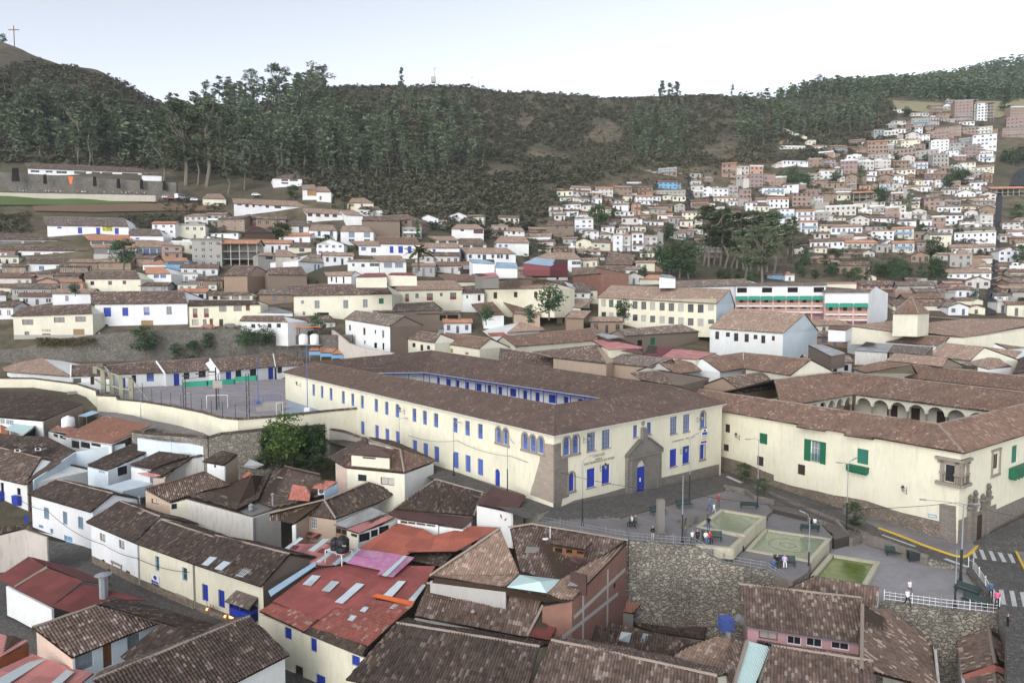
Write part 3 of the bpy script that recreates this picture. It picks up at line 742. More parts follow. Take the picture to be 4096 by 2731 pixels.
u0,z0=WR.uz('B2',1194,1028);cr.prism([WR.pt(u0+.3*math.cos(t*.5236),z0+.36*math.sin(t*.5236),.12)for t in range(12)],WR.n*.12);cr.build('round_emblem',M['stonetrim'],school)
text_on(school,WR,'COLEGIO','B2',775,1314,873,.42,'stonetrim')
text_on(school,WR,'REAL','B2',798,1338,852,.38,'stonetrim')
text_on(school,WR,'SAN FRANCISCO DE BORJA','B2',699,1383,955,.42,'stonetrim')
text_on(school,WR,'FUNDADO  EN  1621','B2',1441,1190,1625,.34,'stonetrim')
bn=MB();P=[(1680,1077),(1726,1070),(1722,1195),(1667,1206)]
bn=panel(None,WR,'B2',P,'wpaint',.03,o=.16,mb=bn);bo=bn.build('banner',M['wpaint'],None);tag(bo,'blue and white printed banner hanging below the right arched window of the school','banner')
for P,m_ in(([(1684,1104),(1724,1098),(1722,1122),(1680,1128)],'blue'),([(1681,1135),(1722,1129),(1722,1139),(1680,1146)],'lblue'),([(1676,1152),(1721,1146),(1720,1166),(1674,1172)],'yellow'),([(1672,1180),(1718,1172),(1717,1190),(1670,1197)],'blue'),([(1694,1080),(1712,1078),(1712,1096),(1694,1099)],'greycloth')):
 b2=panel(None,WR,'B2',P,m_,.01,o=.19,mb=MB());b2.build('banner_print',M[m_],bo)
wall_lantern('iron lantern on the school wall beside its upper left windows',WR,'B2',700,1160)
wall_lantern('iron lantern on the school between the two lower left blue shutters',WR,'B2',838,1395)
wall_lantern('iron lantern on the school beside the lower right blue shutters',WR,'B2',1512,1255)
wall_lantern('iron lantern on the school beside the upper right arched window',WR,'B2',1648,990)
wall_lantern('iron lantern on the far left end of the long school facade',WL,'B1',425,705)
wall_lantern('iron lantern in the middle of the long school facade',WL,'B1',1295,925)
for i in(0,1,2,3):
 a,b_=I_[i],I_[(i+1)%4];ct=sum(I_,Vector())/4
 d=(b_-a);L=d.length;d.normalize();n=Vector((d.y,-d.x,0))
 if n.dot(ct-a)<0:n=-n
 GW=Wall(a-n*2.3-d*2,b_-n*2.3+d*2,0,ZE+.8,out=n)
 k=0;u=3.5
 while u<GW.L-3.5:
  k+=1
  if i==1:
   if k%3:opening(school,GW,u,u+1.1,5.6,8.0,'bdoor')
   else:opening(school,GW,u-.3,u+1.5,6.5,8.0,'bshut')
  u+=3.4 if k%3 else 3.9
 g=MB();GW.mesh(g);g.build('gallery_wall',M['white'],school)
 s=MB();bar(s,Wall(a+d*-.3,b_+d*.3,0,1,out=n),0,L+.6,ZE-.38,ZE-.12,-.35,-.15)
 for k in range(int(L/3.3)+1):p=a+d*(k*3.3)-n*.35;s.tube((p.x,p.y,0),(p.x,p.y,ZE-.1),.09,n=6)
 s.build('gallery_beam',M['blue'],school)
 s=MB();bar(s,Wall(a,b_,0,1,out=n),0,L,4.95,5.2,-2.3,-.2);s.build('gallery_floor',M['concrete'],school)
ZK=7.6
KC=atz('B3',1800,1283,ZK);KL=atz('B2',1838,925,ZK);KR=atz('S',4096,1740,ZK);kd=(KR-KC).normalized();KR=KC+kd*34
wk=4.6;ku=(KL-KC).normalized();ZKR=ZK+.45*wk
KA=at2(KC+(ku+kd)*wk,ZKR)
KL2=KC+ku*((KL-KC).length+8)
K1=at2(KL2+kd*wk,ZKR);K2=at2(KR+ku*wk,ZKR)
conv=thing('convent_building','cream colonial building with green shutters, stone base and arcaded court beside the street corner','building',at2(KC,-3.2))
JL=atz('B3',480,860,ZK);JC=atz('B3',883,788,ZK);JR=atz('B3',1962,924,ZK);JR2=JR+(JR-JC).normalized()*9
RJ=ridge_on(JC,JR2,'B3',762,600,.42);RJ2=ridge_on(JC,JR2,'B3',2300,770,.42);RJ2=RJ2+(RJ2-RJ).normalized()*5
JL2=JL+(JL-JC).normalized()*8
RJL=ridge_on(JL2,JC,'B3',205,670,.42)
kf=[[KL2,KC,KA,K1],[KC,KR,K2,KA],[at2(KC+(ku+kd)*2*wk,ZK),at2(KL2+kd*2*wk,ZK),K1,KA],[at2(KR+ku*2*wk,ZK),at2(KC+(ku+kd)*2*wk,ZK),KA,K2],[JC,JR2,RJ2,RJ],[mirror(JR2,RJ,RJ2),mirror(JC,RJ,RJ2),RJ,RJ2],[JL2,JC,RJ,RJL],[mirror(JC,RJL,RJ),mirror(JL2,RJL,RJ),RJL,RJ]]
roof(conv,kf,'t_red',dict(pitch=.31,prof=4,amp=.09,sag=.1),[(K1,KA),(KA,KC),(KA,K2),(RJ,RJ2),(RJL,RJ)])
e1=atz('B3',395,1060,ZK-.2);e2=atz('B3',635,1095,ZK-.2);e3=atz('B3',790,1130,ZK-.2);e4=atz('B3',1040,1163,ZK-.2)
for a,b_ in((e1,e2),(e3,e4)):
 n=Vector((-kd.x,-kd.y,0));roof(conv,[[a,b_,at2(b_+kd*1.1,ZK+.36),at2(a+kd*1.1,ZK+.36)]],'t_red',dict(pitch=.31,prof=4,amp=.09,sag=.05),name='eave_extension')
bt=atz('B3',795,655,12)
kin=.5
w0=KC+(ku+kd)*kin;KW=Wall(KL2+kd*kin,w0,-5,ZK-.02,out=-kd,depth=.35);KW2=Wall(w0,KR+ku*kin,-5,ZK-.02,out=-ku,depth=.35)
for a,s in[((88,1108,152,1210),'gshut'),((66,1300,120,1392),'gdk'),((407,1367,467,1468),'gdk'),((905,1236,996,1380),'gold')]:wopen(conv,KW,'B3',*a,s)
for a,s in[((1883,1033,1922,1110),'gdk'),((1868,1200,1912,1266),'gdk')]:wopen(conv,KW,'B2',*a,s)
wr=KW.rect('B3',466,1157,640,1375);du=(wr[1]-wr[0])
opening(conv,KW,wr[0]+du*.3,wr[1]-du*.25,wr[2]+.05,wr[3]-.05,'whg')
gb=MB();bar(gb,KW,wr[0],wr[0]+du*.3,wr[2],wr[3],0,.08);bar(gb,KW,wr[1]-du*.25,wr[1],wr[2],wr[3],0,.08);bar(gb,KW,wr[0]+du*.3,wr[1]-du*.25,wr[3]-.12,wr[3],0,.07);gb.build('shutter',M['green'],conv)
gb=MB()
for k in range(12):u=wr[0]+du*(.3+.45*k/11);gb.tube(KW.pt(u,wr[2],.05),KW.pt(u,wr[2]+1.1,.05),.02,n=4)
gb.tube(KW.pt(wr[0]+du*.3,wr[2]+1.1,.05),KW.pt(wr[1]-du*.25,wr[2]+1.1,.05),.04,n=4);gb.build('balustrade',M['green2'],conv)
def boxbalcony(root,W,u0,u1,z0,z1,mat,dep=.8):
 b=MB();bar(b,W,u0,u1,z0,z1,.02,dep)
 n=6
 for k in range(n):a=u0+(u1-u0)*(k+.1)/n;c_=u0+(u1-u0)*(k+.9)/n;bar(b,W,a,c_,z0+.1,(z0+z1)/2-.05,dep,dep+.03);bar(b,W,a,c_,(z0+z1)/2+.05,z1-.1,dep,dep+.03)
 bar(b,W,u0-.05,u1+.05,z1,z1+.08,.02,dep+.06)
 for k in range(n):a=u0+(u1-u0)*(k+.5)/n;bar(b,W,a-.12,a+.12,z0-.2,z0,.02,dep-.1)
 return b.build('balcony',M[mat],root)
r=KW.rect('B3',850,1378,1010,1450);boxbalcony(conv,KW,r[0]-.15,r[1]-.1,r[2],r[3]+.1,'green')
wopen(conv,KW2,'B3',2048,1290,2082,1400,'dk');wopen(conv,KW2,'B3',2200,1222,2243,1350,'gold')
r=KW2.rect('B3',2190,1345,2300,1425);boxbalcony(conv,KW2,r[0]-.6,r[1]+1,r[2]-.2,r[2]+1.0,'green')
st=MB();r=KW2.rect('B3',2030,1270,2092,1440)
for a,b_,c_,d_ in((r[0],r[0]+.22,r[2],r[3]),(r[1]-.22,r[1],r[2],r[3]),(r[0]-.2,r[1]+.2,r[3],r[3]+.25),(r[0]-.15,r[1]+.15,r[2]-.3,r[2])):bar(st,KW2,a,b_,c_,d_,0,.16)
st.build('window_surround',M['stonetrim'],conv)
cw=KW.rect('B3',1640,1325,1750,1540);st=MB();L1=KW.L
opening(conv,KW,L1-1.55,L1-.55,cw[2]+.1,cw[3]-.6,'dk');opening(conv,KW2,.55,1.5,cw[2]+.1,cw[3]-.6,'dk')
for W,a,b_ in((KW,L1-2.0,L1-1.6),(KW,L1-.5,L1),(KW2,0,.5),(KW2,1.55,1.95)):
 bar(st,W,a,b_,cw[2],cw[3]-.1,0,.2);bar(st,W,a-.06,b_+.06,cw[2]+.9,cw[2]+1.15,.0,.28)
for W,a,b_ in((KW,L1-2.5,L1+.3),(KW2,-.3,2.3)):
 bar(st,W,a,b_,cw[3]-.1,cw[3]+.2,0,.42);bar(st,W,a+.2,b_,cw[3]-.5,cw[3]-.1,0,.2);bar(st,W,a+.1,b_-.1,cw[2]-.35,cw[2],0,.45)
st.build('corner_window_surround',M['stonetrim'],conv)
rl=MB()
for W,a,b_ in((KW,L1-1.6,L1+.2),(KW2,-.2,1.6)):
 for k in range(9):u=a+(b_-a)*k/8;rl.tube(W.pt(u,cw[2],.38),W.pt(u,cw[2]+.9,.38),.015,n=4)
 rl.tube(W.pt(a,cw[2]+.9,.38),W.pt(b_,cw[2]+.9,.38),.025,n=4)
rl.build('balcony_rail',M['iron'],conv)
st=MB()
panel(conv,KW,'A3',[(1440,215),(1562,232),(1566,600),(1440,560)],'ashlar',.1,'stone_corner')
for a,b_,h in((2.2,2.75,4.1),(3.6,4.1,4.4),(5.8,6.3,3.6),(7.4,7.9,4.6)):
 bar(st,KW2,a,b_,-4.2,h-3.6,0,.4);st.lathe(KW2.pt((a+b_)/2,h-3.6,.25),[(.32,0),(.2,.3),(.3,.9),(.16,1.2),(.28,1.5),(.1,1.9)],8)
bar(st,KW2,0,10.5,-4.6,-.2,0,.12);bar(st,KW2,5.6,8.3,1.0,1.3,0,.5);bar(st,KW2,2.0,4.3,.8,1.05,0,.5)
st.build('stone_doorway',M['ashlar'],conv)
opening(conv,KW2,4.5,5.7,-4.2,-.5,'gdk',add=False,dep=-.3)
wp=MB();wp=panel(conv,KW,'A3',[(-160,40),(0,-20),(130,20),(330,80),(520,120),(640,150),(750,165),(880,190),(1000,230),(1150,280),(1300,315),(1442,350),(1442,700),(-160,500)],'rubble_w',.07,mb=wp)
wp=panel(conv,KW,'B2',[(1780,1290),(1850,1305),(2000,1345),(2100,1380),(2200,1425),(2290,1460),(2290,1800),(1780,1600)],'rubble_w',.075,mb=wp)
wp.build('stone_base',M['rubble_w'],conv)
pb=MB();bar(pb,KW2,10.6,34,-5,-.9,0,.06);pb.build('stone_base',M['ashlar'],conv)
cm=MB();KW.mesh(cm);KW2.mesh(cm)
cm.build('wall',M['cream'],conv)
pl=panel(None,KW,'A3',[(1358,290),(1418,300),(1422,322),(1358,312)],'lblue',.04,o=.1,mb=MB()).build('street_name_plate',M['lblue'],None);tag(pl,'small blue street plate with white strip on the convent corner','sign')
panel(None,KW,'A3',[(1363,298),(1414,307),(1414,315),(1363,306)],'wpaint',.01,o=.14,mb=MB()).build('plate_strip',M['wpaint'],pl)
for i,(x,y,lb)in enumerate([(1190,110,'iron lantern low on the convent wall left of its stone corner')]):wall_lantern(lb,KW,'A3',x,y)
wall_lantern('iron lantern on the convent wall near the school',KW,'B2',2005,1140)
for i,(y0,y1,t)in enumerate(((168,178,'FE'),(186,208,'M'),(220,240,'CASA'))):
 r=KW2.rect('A3',1786,y0,1806,y1)
 o=MB();bar(o,KW2,r[0],r[0]+1.0,r[2],r[3],.02,.06);tag(o.build('wall_sign',M['iron' if i<2 else 'blue'],None),['small dark plate above two others right of the convent doorway','middle dark plate of three right of the convent doorway','dark blue plate lowest of three right of the convent doorway'][i],'sign')
def arcade(root,P0,P1,out,n,z0,zt,skip=0):
 W=Wall(P0,P1,z0,zt,out=out,depth=.45);s=W.L/n;arches=[]
 for k in range(n):
  W.holes.append((k*s+.22,(k+1)*s-.22,z0+.03,zt-.42,True))
 W2=Wall(P0,P1,zt-.42-s/2+.1,zt,out=out,depth=.45);W2.holes=[(a,b,W2.zb+.001,d,True)for a,b,c,d,e in W.holes]
 for h in range(len(W2.holes)):a,b,c,d,e=W2.holes[h];W2.holes[h]=(a,b,W2.zb-1,d,True)
 m=MB();
 for k in range(n):
  a=k*s;b=(k+1)*s;cu=(a+b)/2;r=s/2-.2;zc=zt-.4-r
  arc=[(cu+r*math.cos(t*math.pi/14),zc+r*math.sin(t*math.pi/14))for t in range(15)]
  for o0 in(0,-.4):
   m.poly([W.pt(b,zc,o0)]+[W.pt(*p,o0)for p in arc[:8]]+[W.pt(cu,zt,o0),W.pt(b,zt,o0)]);m.poly([W.pt(cu,zt,o0)]+[W.pt(*p,o0)for p in arc[7:]]+[W.pt(a,zc,o0),W.pt(a,zt,o0)])
  for q in range(14):m.poly([W.pt(*arc[q]),W.pt(*arc[q+1]),W.pt(*arc[q+1],-.4),W.pt(*arc[q],-.4)])
  m.poly([W.pt(a,zc,0),W.pt(a+.2,zc,0),W.pt(a+.2,zc,-.4),W.pt(a,zc,-.4)]);m.poly([W.pt(b-.2,zc,0),W.pt(b,zc,0),W.pt(b,zc,-.4),W.pt(b-.2,zc,-.4)])
  ring=[(cu+(r+.16)*math.cos(t*math.pi/14),zc+(r+.16)*math.sin(t*math.pi/14))for t in range(15)]
  for q in range(14):m.prism([W.pt(*arc[q],.05),W.pt(*arc[q+1],.05),W.pt(*ring[q+1],.05),W.pt(*ring[q],.05)],W.n*.05)
 m.build('arcade',M['cream2'],root)
 for k in range(n+1):
  c=MB();p=W.pt(k*s,zt-.4-s/2+.2,-.2);c.lathe(p-Vector((0,0,4)),[(.17,0),(.16,3.7),(.24,3.85),(.26,4.0)],10);c.build('column',M['ashlar_l'],root)
 return W
nj=Vector(((JR-JC).y,-(JR-JC).x,0)).normalized();nj=nj if nj.y<0 else-nj
dj=(JR-JC).normalized()
arcade(conv,JC-nj*.4,JC-nj*.4+dj*((JR-JC).length/6.8)*9,nj,9,ZK-4,ZK-.1)
dl=(JL-JC).normalized();nl=Vector((dl.y,-dl.x,0));nl=nl if nl.dot(JR-JC)>0 else-nl
arcade(conv,JC-nl*.4,JC-nl*.4+dl*((JR-JC).length/6.8)*6,nl,6,ZK-4,ZK-.1)
for P0,P1,n_,nd in((JC-nj*3.2-dj*2,JR2-nj*3.2,nj,7),(JC-nl*3.2-dl*2,JL2-nl*3.2,nl,4)):
 GW=Wall(P0,P1,0,ZK+.8,out=n_)
 for k in range(nd):
  u=6.2+k*4.2
  if u+2<GW.L:opening(conv,GW,u,u+(1.5 if k%2 else 1.9),3.6,6.1,'ddoor')
 g=MB();GW.mesh(g);g.build('gallery_wall',M['cream2'],conv)
build_terrain()
def pavemat(name,c1,c2,mort,w,h):
 b=NB(name,.85,.25);n=b.n.new('ShaderNodeTexBrick');b.l.new(b.mapv(b.pos(),(1,1,0)),n.inputs['Vector'])
 for k,v in(('Color1',c1),('Color2',c2),('Mortar',mort)):n.inputs[k].default_value=(*v,1)
 n.inputs['Scale'].default_value=1;n.inputs['Mortar Size'].default_value=.02;n.inputs['Brick Width'].default_value=w;n.inputs['Row Height'].default_value=h
 c=b.mix(b.ramp(b.noise(.3,6,None,.65),[(.38,(0,0,0)),(.7,(.8,.8,.8))]),n.outputs[0],dk(c1,.55))
 c=b.mix(b.math('MULTIPLY',b.noise(2.2,4),.35),c,dk(c2,1.25));b.bump(n.outputs[1],-.4,.03);return b.col(c)
M['pave']=pavemat('stone_paving',(.255,.24,.24),(.215,.20,.205),(.14,.13,.13),.9,.45)
M['pave_l']=pavemat('pale_paving',(.33,.315,.33),(.29,.28,.29),(.22,.21,.215),1.1,.55)
M['cobble']=rubble('cobbles',3.2,[(.20,.19,.18),(.25,.23,.22),(.165,.155,.15),(.29,.27,.255),(.22,.20,.185)],mortar=(.11,.105,.10),edge=.08,dirt=.3)
M['court']=pavemat('court_concrete',(.335,.305,.32),(.31,.285,.30),(.25,.23,.24),6,4)
def slab(name,tops,zbot,mtop,mside=None,kind='structure',label=None,cat=None):
 mb=MB();n=len(tops);a=[mb.vert(p,(p.x,p.y))for p in tops];mb.face(a if newell_up(tops)else a[::-1],0)
 u=0
 for i in range(n):
  p,q=tops[i],tops[(i+1)%n];L=(Vector((p.x,p.y))-Vector((q.x,q.y))).length
  zb0=zbot if not callable(zbot)else zbot(p.x,p.y);zb1=zbot if not callable(zbot)else zbot(q.x,q.y)
  mb.poly([p,q,Vector((q.x,q.y,zb1)),Vector((p.x,p.y,zb0))],1,[(u,p.z),(u+L,q.z),(u+L,zb1),(u,zb0)]);u+=L
 o=mb.build(name,[M[mtop],M[mside or mtop]],None)
 if kind:o['kind']=kind
 else:tag(o,label,cat)
 return o
def newell_up(P):
 n=0
 for i in range(len(P)):a=P[i];b=P[(i+1)%len(P)];n+=a.x*b.y-b.x*a.y
 return n>0
def PP(off,pts):return[atp(c,x,y,off)for c,x,y in pts]
def PZ(z,pts):return[atz(c,x,y,z)for c,x,y in pts]
hedge=[('A2',290,350),('A2',970,485),('A2',1465,525),('A2',1560,560)]
q0=atp('A2',290,352);sq=[q0,atp('A2',970,487),Vector((24.5,66,zs(24.5))),Vector((29,58.6,zs(29))),Vector((46.6,53.6,zs(46.6)))]
strt=MB();P=[Vector((-3,71.5,zs(-3))),Vector((5,74,zs(5))),Vector((33,98,zs(33))),Vector((34,104,zs(34))),Vector((51,72.5,zs(51))),Vector((80,92,zs(51)+1.2)),Vector((86,88,zs(51)+1.2)),Vector((60,70,zs(56))),Vector((60,40,zs(56)-1.5)),Vector((47,40,zs(47)-2.2)),Vector((46.5,53,zs(46.5)-.1))]
base_poly=[Vector((4,63.8,zs(4,-1.2))),Vector((14.5,64.5,zs(14.5,-1.2))),Vector((24.5,60,zs(24.5,-2.2))),Vector((30,54.5,-3.9)),Vector((46.3,53.5,-3.95)),Vector((47,42,-5)),Vector((62,42,-5.5)),Vector((61,68,zs(60,.0)))]
slab('street',[atp('A2',280,350),atp('A2',890,300),atp('A2',1690,95),atp('A2',1900,150),atp('A3',170,190),atp('A3',660,380),atp('A3',850,445),atp('A3',1350,625),atp('A3',1640,700),atp('A3',1915,1040),atp('A3',1935,1150),atp('A3',1960,1700),atp('A3',3000,1500),atp('A3',3400,800),Vector((88,84,zs(55)+.7)),Vector((82,92,zs(55)+.9)),Vector((51,71.5,zs(51))),Vector((33,100,zs(33))),Vector((33,104,zs(33))),Vector((31,104,zs(31))),Vector((32,96.5,zs(32))),Vector((4.5,72.8,zs(4.5)))],-12,'cobble','rubble')
def strip(name,pts,wd,off,mat,kind=None,h=None,label=None,cat=None):
 mb=MB();L=[]
 for i,p in enumerate(pts):
  a=pts[max(i-1,0)];b=pts[min(i+1,len(pts)-1)];d=Vector((b.x-a.x,b.y-a.y,0)).normalized();n=Vector((-d.y,d.x,0))*wd/2
  L.append((p+n,p-n))
 for(a,b),(c,d)in zip(L,L[1:]):
  if h:
   lo=Vector((0,0,h));mb.poly([a,b,d,c]);mb.poly([a,c,c-lo,a-lo]);mb.poly([b,d,d-lo,b-lo])
  else:mb.poly([a,b,d,c])
 if h:
  for a,b in(L[0],L[-1]):mb.poly([a,b,b-Vector((0,0,h)),a-Vector((0,0,h))])
 o=mb.build(name,M[mat],None)
 if kind:o['kind']=kind
 elif label:tag(o,label,cat)
 return o
kb=[atp('A3',*p,.16)for p in((978,393),(1150,455),(1300,515),(1450,568),(1550,600),(1610,610),(1650,600),(1700,555),(1770,480),(1845,412),(1925,345))]
pv=[Vector((51,71.2,0)),KW.pt(KW.L*.72,0,0)]
slab('pavement',[kb[i]for i in range(11)]+[Vector((80,91.5,kb[-1].z)),KW2.pt(.1,kb[5].z),KW.pt(KW.L-19,kb[0].z)],-8,'pave')
strip('kerb_marking',[p+Vector((0,0,.012))for p in kb],.22,0,'yellow','structure',.2)
kb2=[atp('A3',*p,.15)for p in((1990,455),(1985,490),(2010,560),(2060,660),(2110,760))]
strip('kerb_marking',[p+Vector((0,0,.012))for p in kb2],.22,0,'yellow','structure',.2)
slab('pavement',kb2+[Vector((75,60,kb2[0].z)),Vector((75,84,kb2[0].z))],-8,'pave')
M['road_white']=flat((.50,.50,.50),.9,.1,.3,'worn_road_paint')
for q in[((1680,565),(1700,560),(1725,628),(1695,622)),((1732,550),(1762,552),(1795,636),(1765,634)),((1802,560),(1832,560),(1870,645),(1840,645)),((1868,565),(1900,565),(1945,655),(1912,652)),((1940,570),(1972,572),(2015,662),(1985,660)),((1812,850),(1845,850),(1880,960),(1848,965)),((1885,862),(1920,862),(1942,975),(1905,973)),((1965,868),(2000,870),(2025,988),(1988,986)),((2045,880),(2080,880),(2100,995),(2068,992)),((2125,890),(2160,890),(2185,1000),(2150,1000)),((998,450),(1010,446),(1262,535),(1250,540)),((1465,632),(1490,625),(1670,690),(1640,695))]:
 mb=MB();mb.poly([atp('A3',x,y,.008)for x,y in q]);struct(mb.build('road_marking',M['road_white'],None))
mb=MB();mb.poly([atp('B2',x,y,.008)for x,y in((1885,1475),(1910,1470),(2035,1522),(2010,1530))]);struct(mb.build('road_marking',M['road_white'],None))
T0=[('A2',905,318),('A2',1690,110),('A2',1890,160),('A3',120,200),('A3',178,268),('A3',122,312),('A2',2010,325),('A2',1850,455),('A2',1745,552),('A2',1560,560),('A2',1465,525),('A2',1140,500),('A2',970,480)]
slab('upper_terrace',PP(-.12,T0),-12,'pave','ashlar')
slab('left_pavement',[p+Vector((0,0,.004))for p in PP(.0,[('A2',300,352),('A2',905,318),('A2',970,478)])],-12,'pave','ashlar')
for k,off in((0,.0),):
 for y0 in(0,14):
  strip('step',[atp('A2',893,300+y0,.04-.0*y0),atp('A2',1290,195+y0,.04),atp('A2',1690,92+y0,.04)],.4,0,'ashlar','structure',.2)
T2=[('A3',120,402),('A3',180,205),('A3',400,300),('A3',560,380),('A3',640,450),('A3',612,500)]
slab('middle_terrace',PZ(-2.1,T2),-12,'pave','ashlar')
T2L=[('A2',1745,620),('A2',1850,560),('A3',-60,560),('A3',140,600),('A3',470,660),('A3',440,735),('A3',330,800),('A3',130,712),('A3',-110,690),('A2',1690,655)]
slab('side_terrace',PZ(-2.15,T2L),-12,'pave','ashlar')
T3=[('A3',560,540),('A3',760,535),('A3',850,480),('A3',1000,500),('A3',1350,640),('A3',1640,715),('A3',1905,1040),('A3',985,948),('A3',700,960),('A3',420,900),('A3',330,830),('A3',470,640)]
slab('lower_terrace',PZ(-3.4,T3),-12,'pave_l','rubble')
def stairs(label,a0,a1,b0,b1,n,z0,z1):
 mb=MB()
 for k in range(n):
  t0,t1=k/n,1;A=a0.lerp(b0,t0);B=a1.lerp(b1,t0);z=z0+(z1-z0)*k/n
  mb.prism([Vector((A.x,A.y,z)),Vector((B.x,B.y,z)),Vector((b1.x,b1.y,z)),Vector((b0.x,b0.y,z))],Vector((0,0,(z0-z1)/n+.3)))
 o=mb.build('stairs',M['ashlar'],None);return tag(o,label,'stairs')
stairs('grey stone steps from the top terrace down towards the second pool',atz('A3',190,212,-1.5),atz('A3',400,290,-1.7),atz('A3',175,285,-2.1),atz('A3',440,350,-2.1),5,-1.4,-2.1)
stairs('flight of grey stone steps beside the second pool bench down to the lowest terrace',atz('A3',545,385,-2.2),atz('A3',650,372,-2.2),atz('A3',640,560,-3.4),atz('A3',760,530,-3.4),8,-2.1,-3.4)
def lowwall(label,pts,h,mat,th=.4,cat='wall',name='low_wall',d=1.0):
 mb=MB();u=0
 for a,b in zip(pts,pts[1:]):
  dd=Vector((b.x-a.x,b.y-a.y,0));L=dd.length;dd.normalize();n=Vector((dd.y,-dd.x,0))*th/2;hz=Vector((0,0,h));dz=Vector((0,0,d))
  mb.prism([a+n-dz,b+n-dz,b+n+hz,a+n+hz],n*2,0,[(u,a.z),(u+L,b.z),(u+L,b.z+h),(u,a.z+h)]);u+=L
 return tag(mb.build(name,M[mat],None),label,cat)
lowwall('low stone wall edging the planted strip between street and upper terrace',[atp('A2',1690,92,0),atp('A2',1850,130,0),atp('A3',40,175),atp('A3',190,208)],.45,'ashlar')
lowwall('long grey low wall between the street and the middle terrace',[atp('A3',40,95),atp('A3',400,245),atp('A3',560,310),atp('A3',700,365),atp('A3',850,440),atp('A3',1000,500),atp('A3',1350,628)],.35,'ashlar',.35)
lowwall('grey angled wall beside the lower stairs under the round tree',[atz('A3',650,378,-2.6),atz('A3',770,530,-3.3),atz('A3',850,500,-3.3),atz('A3',900,500,-3.3),atz('A3',1030,560,-3.3)],.9,'ashlar')
lowwall('low stone block wall along the bench terrace under the first pool',[atp('A2',1475,528),atp('A2',1745,556),atp('A2',1845,462)],.12,'fountain',.5)
M['water']=None
def watermat(name,c1,c2):
 b=NB(name,.12,.5);n=b.noise(1.4,4,b.mapv(b.pos(),(1,1,0)))
 b.bump(b.noise(5,2,b.mapv(b.pos(),(1,.5,0))),.18,.03);return b.col(b.mix(b.ramp(n,[(.35,(0,0,0)),(.7,(1,1,1))]),c1,c2))
M['water']=watermat('green_water',(.235,.27,.175),(.285,.315,.215));M['water_d']=watermat('dark_green_water',(.11,.145,.03),(.16,.20,.06))
def pool(label,corners,z,wz,mat,drop,side='fountain',ring=True):
 P=[atz(*c,z)for c in corners];c0=sum(P,Vector())/4;root=thing('pool',label,'pool',Vector((c0.x,c0.y,z-drop)),'stepped fountain pools')
 mb=MB()
 for i in range(4):
  a,b=P[i],P[(i+1)%4];d=(b-a).normalized();n=Vector((-d.y,d.x,0));n=n if n.dot(c0-a)>0 else-n
  q=[a,b,b+n*.42-d*.42,a+n*.42+d*.42]
  t=[mb.vert(p,(p.x,p.y))for p in q];lo=[mb.vert(Vector((p.x,p.y,z-(drop if k<2 else .8))),(p.x+p.y,z-drop))for k,p in enumerate(q)]
  mb.face(t);mb.face((t[0],t[1],lo[1],lo[0]));mb.face((t[2],t[3],lo[3],lo[2]))
 mb.build('basin',M[side],root)
 w=MB();ins=[p+(c0-p)*.04 for p in P];w.poly([Vector((p.x,p.y,wz))for p in ins]);w.build('water_surface',M[mat],root)
 if ring:
  r=MB()
  for R0 in(1.9,.7):
   k=28
   for i in range(k):
    a,b=2*math.pi*i/k,2*math.pi*(i+1)/k
    r.poly([Vector((c0.x+R0*math.cos(a),c0.y+R0*math.sin(a),wz+.004)),Vector((c0.x+R0*math.cos(b),c0.y+R0*math.sin(b),wz+.004)),Vector((c0.x+(R0+.12)*math.cos(b),c0.y+(R0+.12)*math.sin(b),wz+.004)),Vector((c0.x+(R0+.12)*math.cos(a),c0.y+(R0+.12)*math.sin(a),wz+.004))])
  r.build('spray_ring',flat((.17,.20,.13),.8,.2,.2,'ring_pipe'),root)
 return P
pool('highest green pool beside the upper terrace benches',[('A2',1480,388),('A2',1668,253),('A2',2012,310),('A2',1850,452)],-.75,-.95,'water',3)
pool('middle green pool below the highest one',[('A2',1855,560),('A3',118,402),('A3',622,475),('A3',470,650)],-2.0,-2.15,'water',3)
pool('lowest dark green pool with rippled water',[('A3',462,760),('A3',608,590),('A3',990,650),('A3',870,860)],-2.95,-3.2,'water_d',2,ring=False)
mb=MB();mb.poly([atp('A2',x,y,-.10)for x,y in((1330,345),(1400,322),(1500,310),(1590,285),(1560,320),(1430,395),(1360,400),(1375,370))]);struct(mb.build('puddle',flat((.06,.055,.05),.1,.5,.1,'wet_stone'),None))
def rwall(label,top,zb,mat='rubble',th=.6):
 return coped_wall('retaining_wall',label,top,zb,mat,th=th,cope=False,cat='retaining wall')
rt=[atp('A2',290,362,.12),atp('A2',970,487,.12),atp('A2',1150,503,.12),atp('A2',1465,527,.1),atz('A2',1690,658,-1.95),atz('A2',1930,700,-2.0),atz('A3',130,712,-2.0),atz('A3',330,830,-3.2),atz('A3',560,905,-3.25),atz('A3',985,950,-3.25),atz('A3',1460,1003,-3.25),atz('A3',1918,1052,-3.25)]
rwall('tall rubble stone retaining wall holding up the square',rt,-12)
rwall('rubble stone wall at the right end of the square above the street',[rt[-1],atz('A3',1935,1160,-5.2)+Vector((0,0,.6)),atz('A3',1960,1600,-6)],-12)
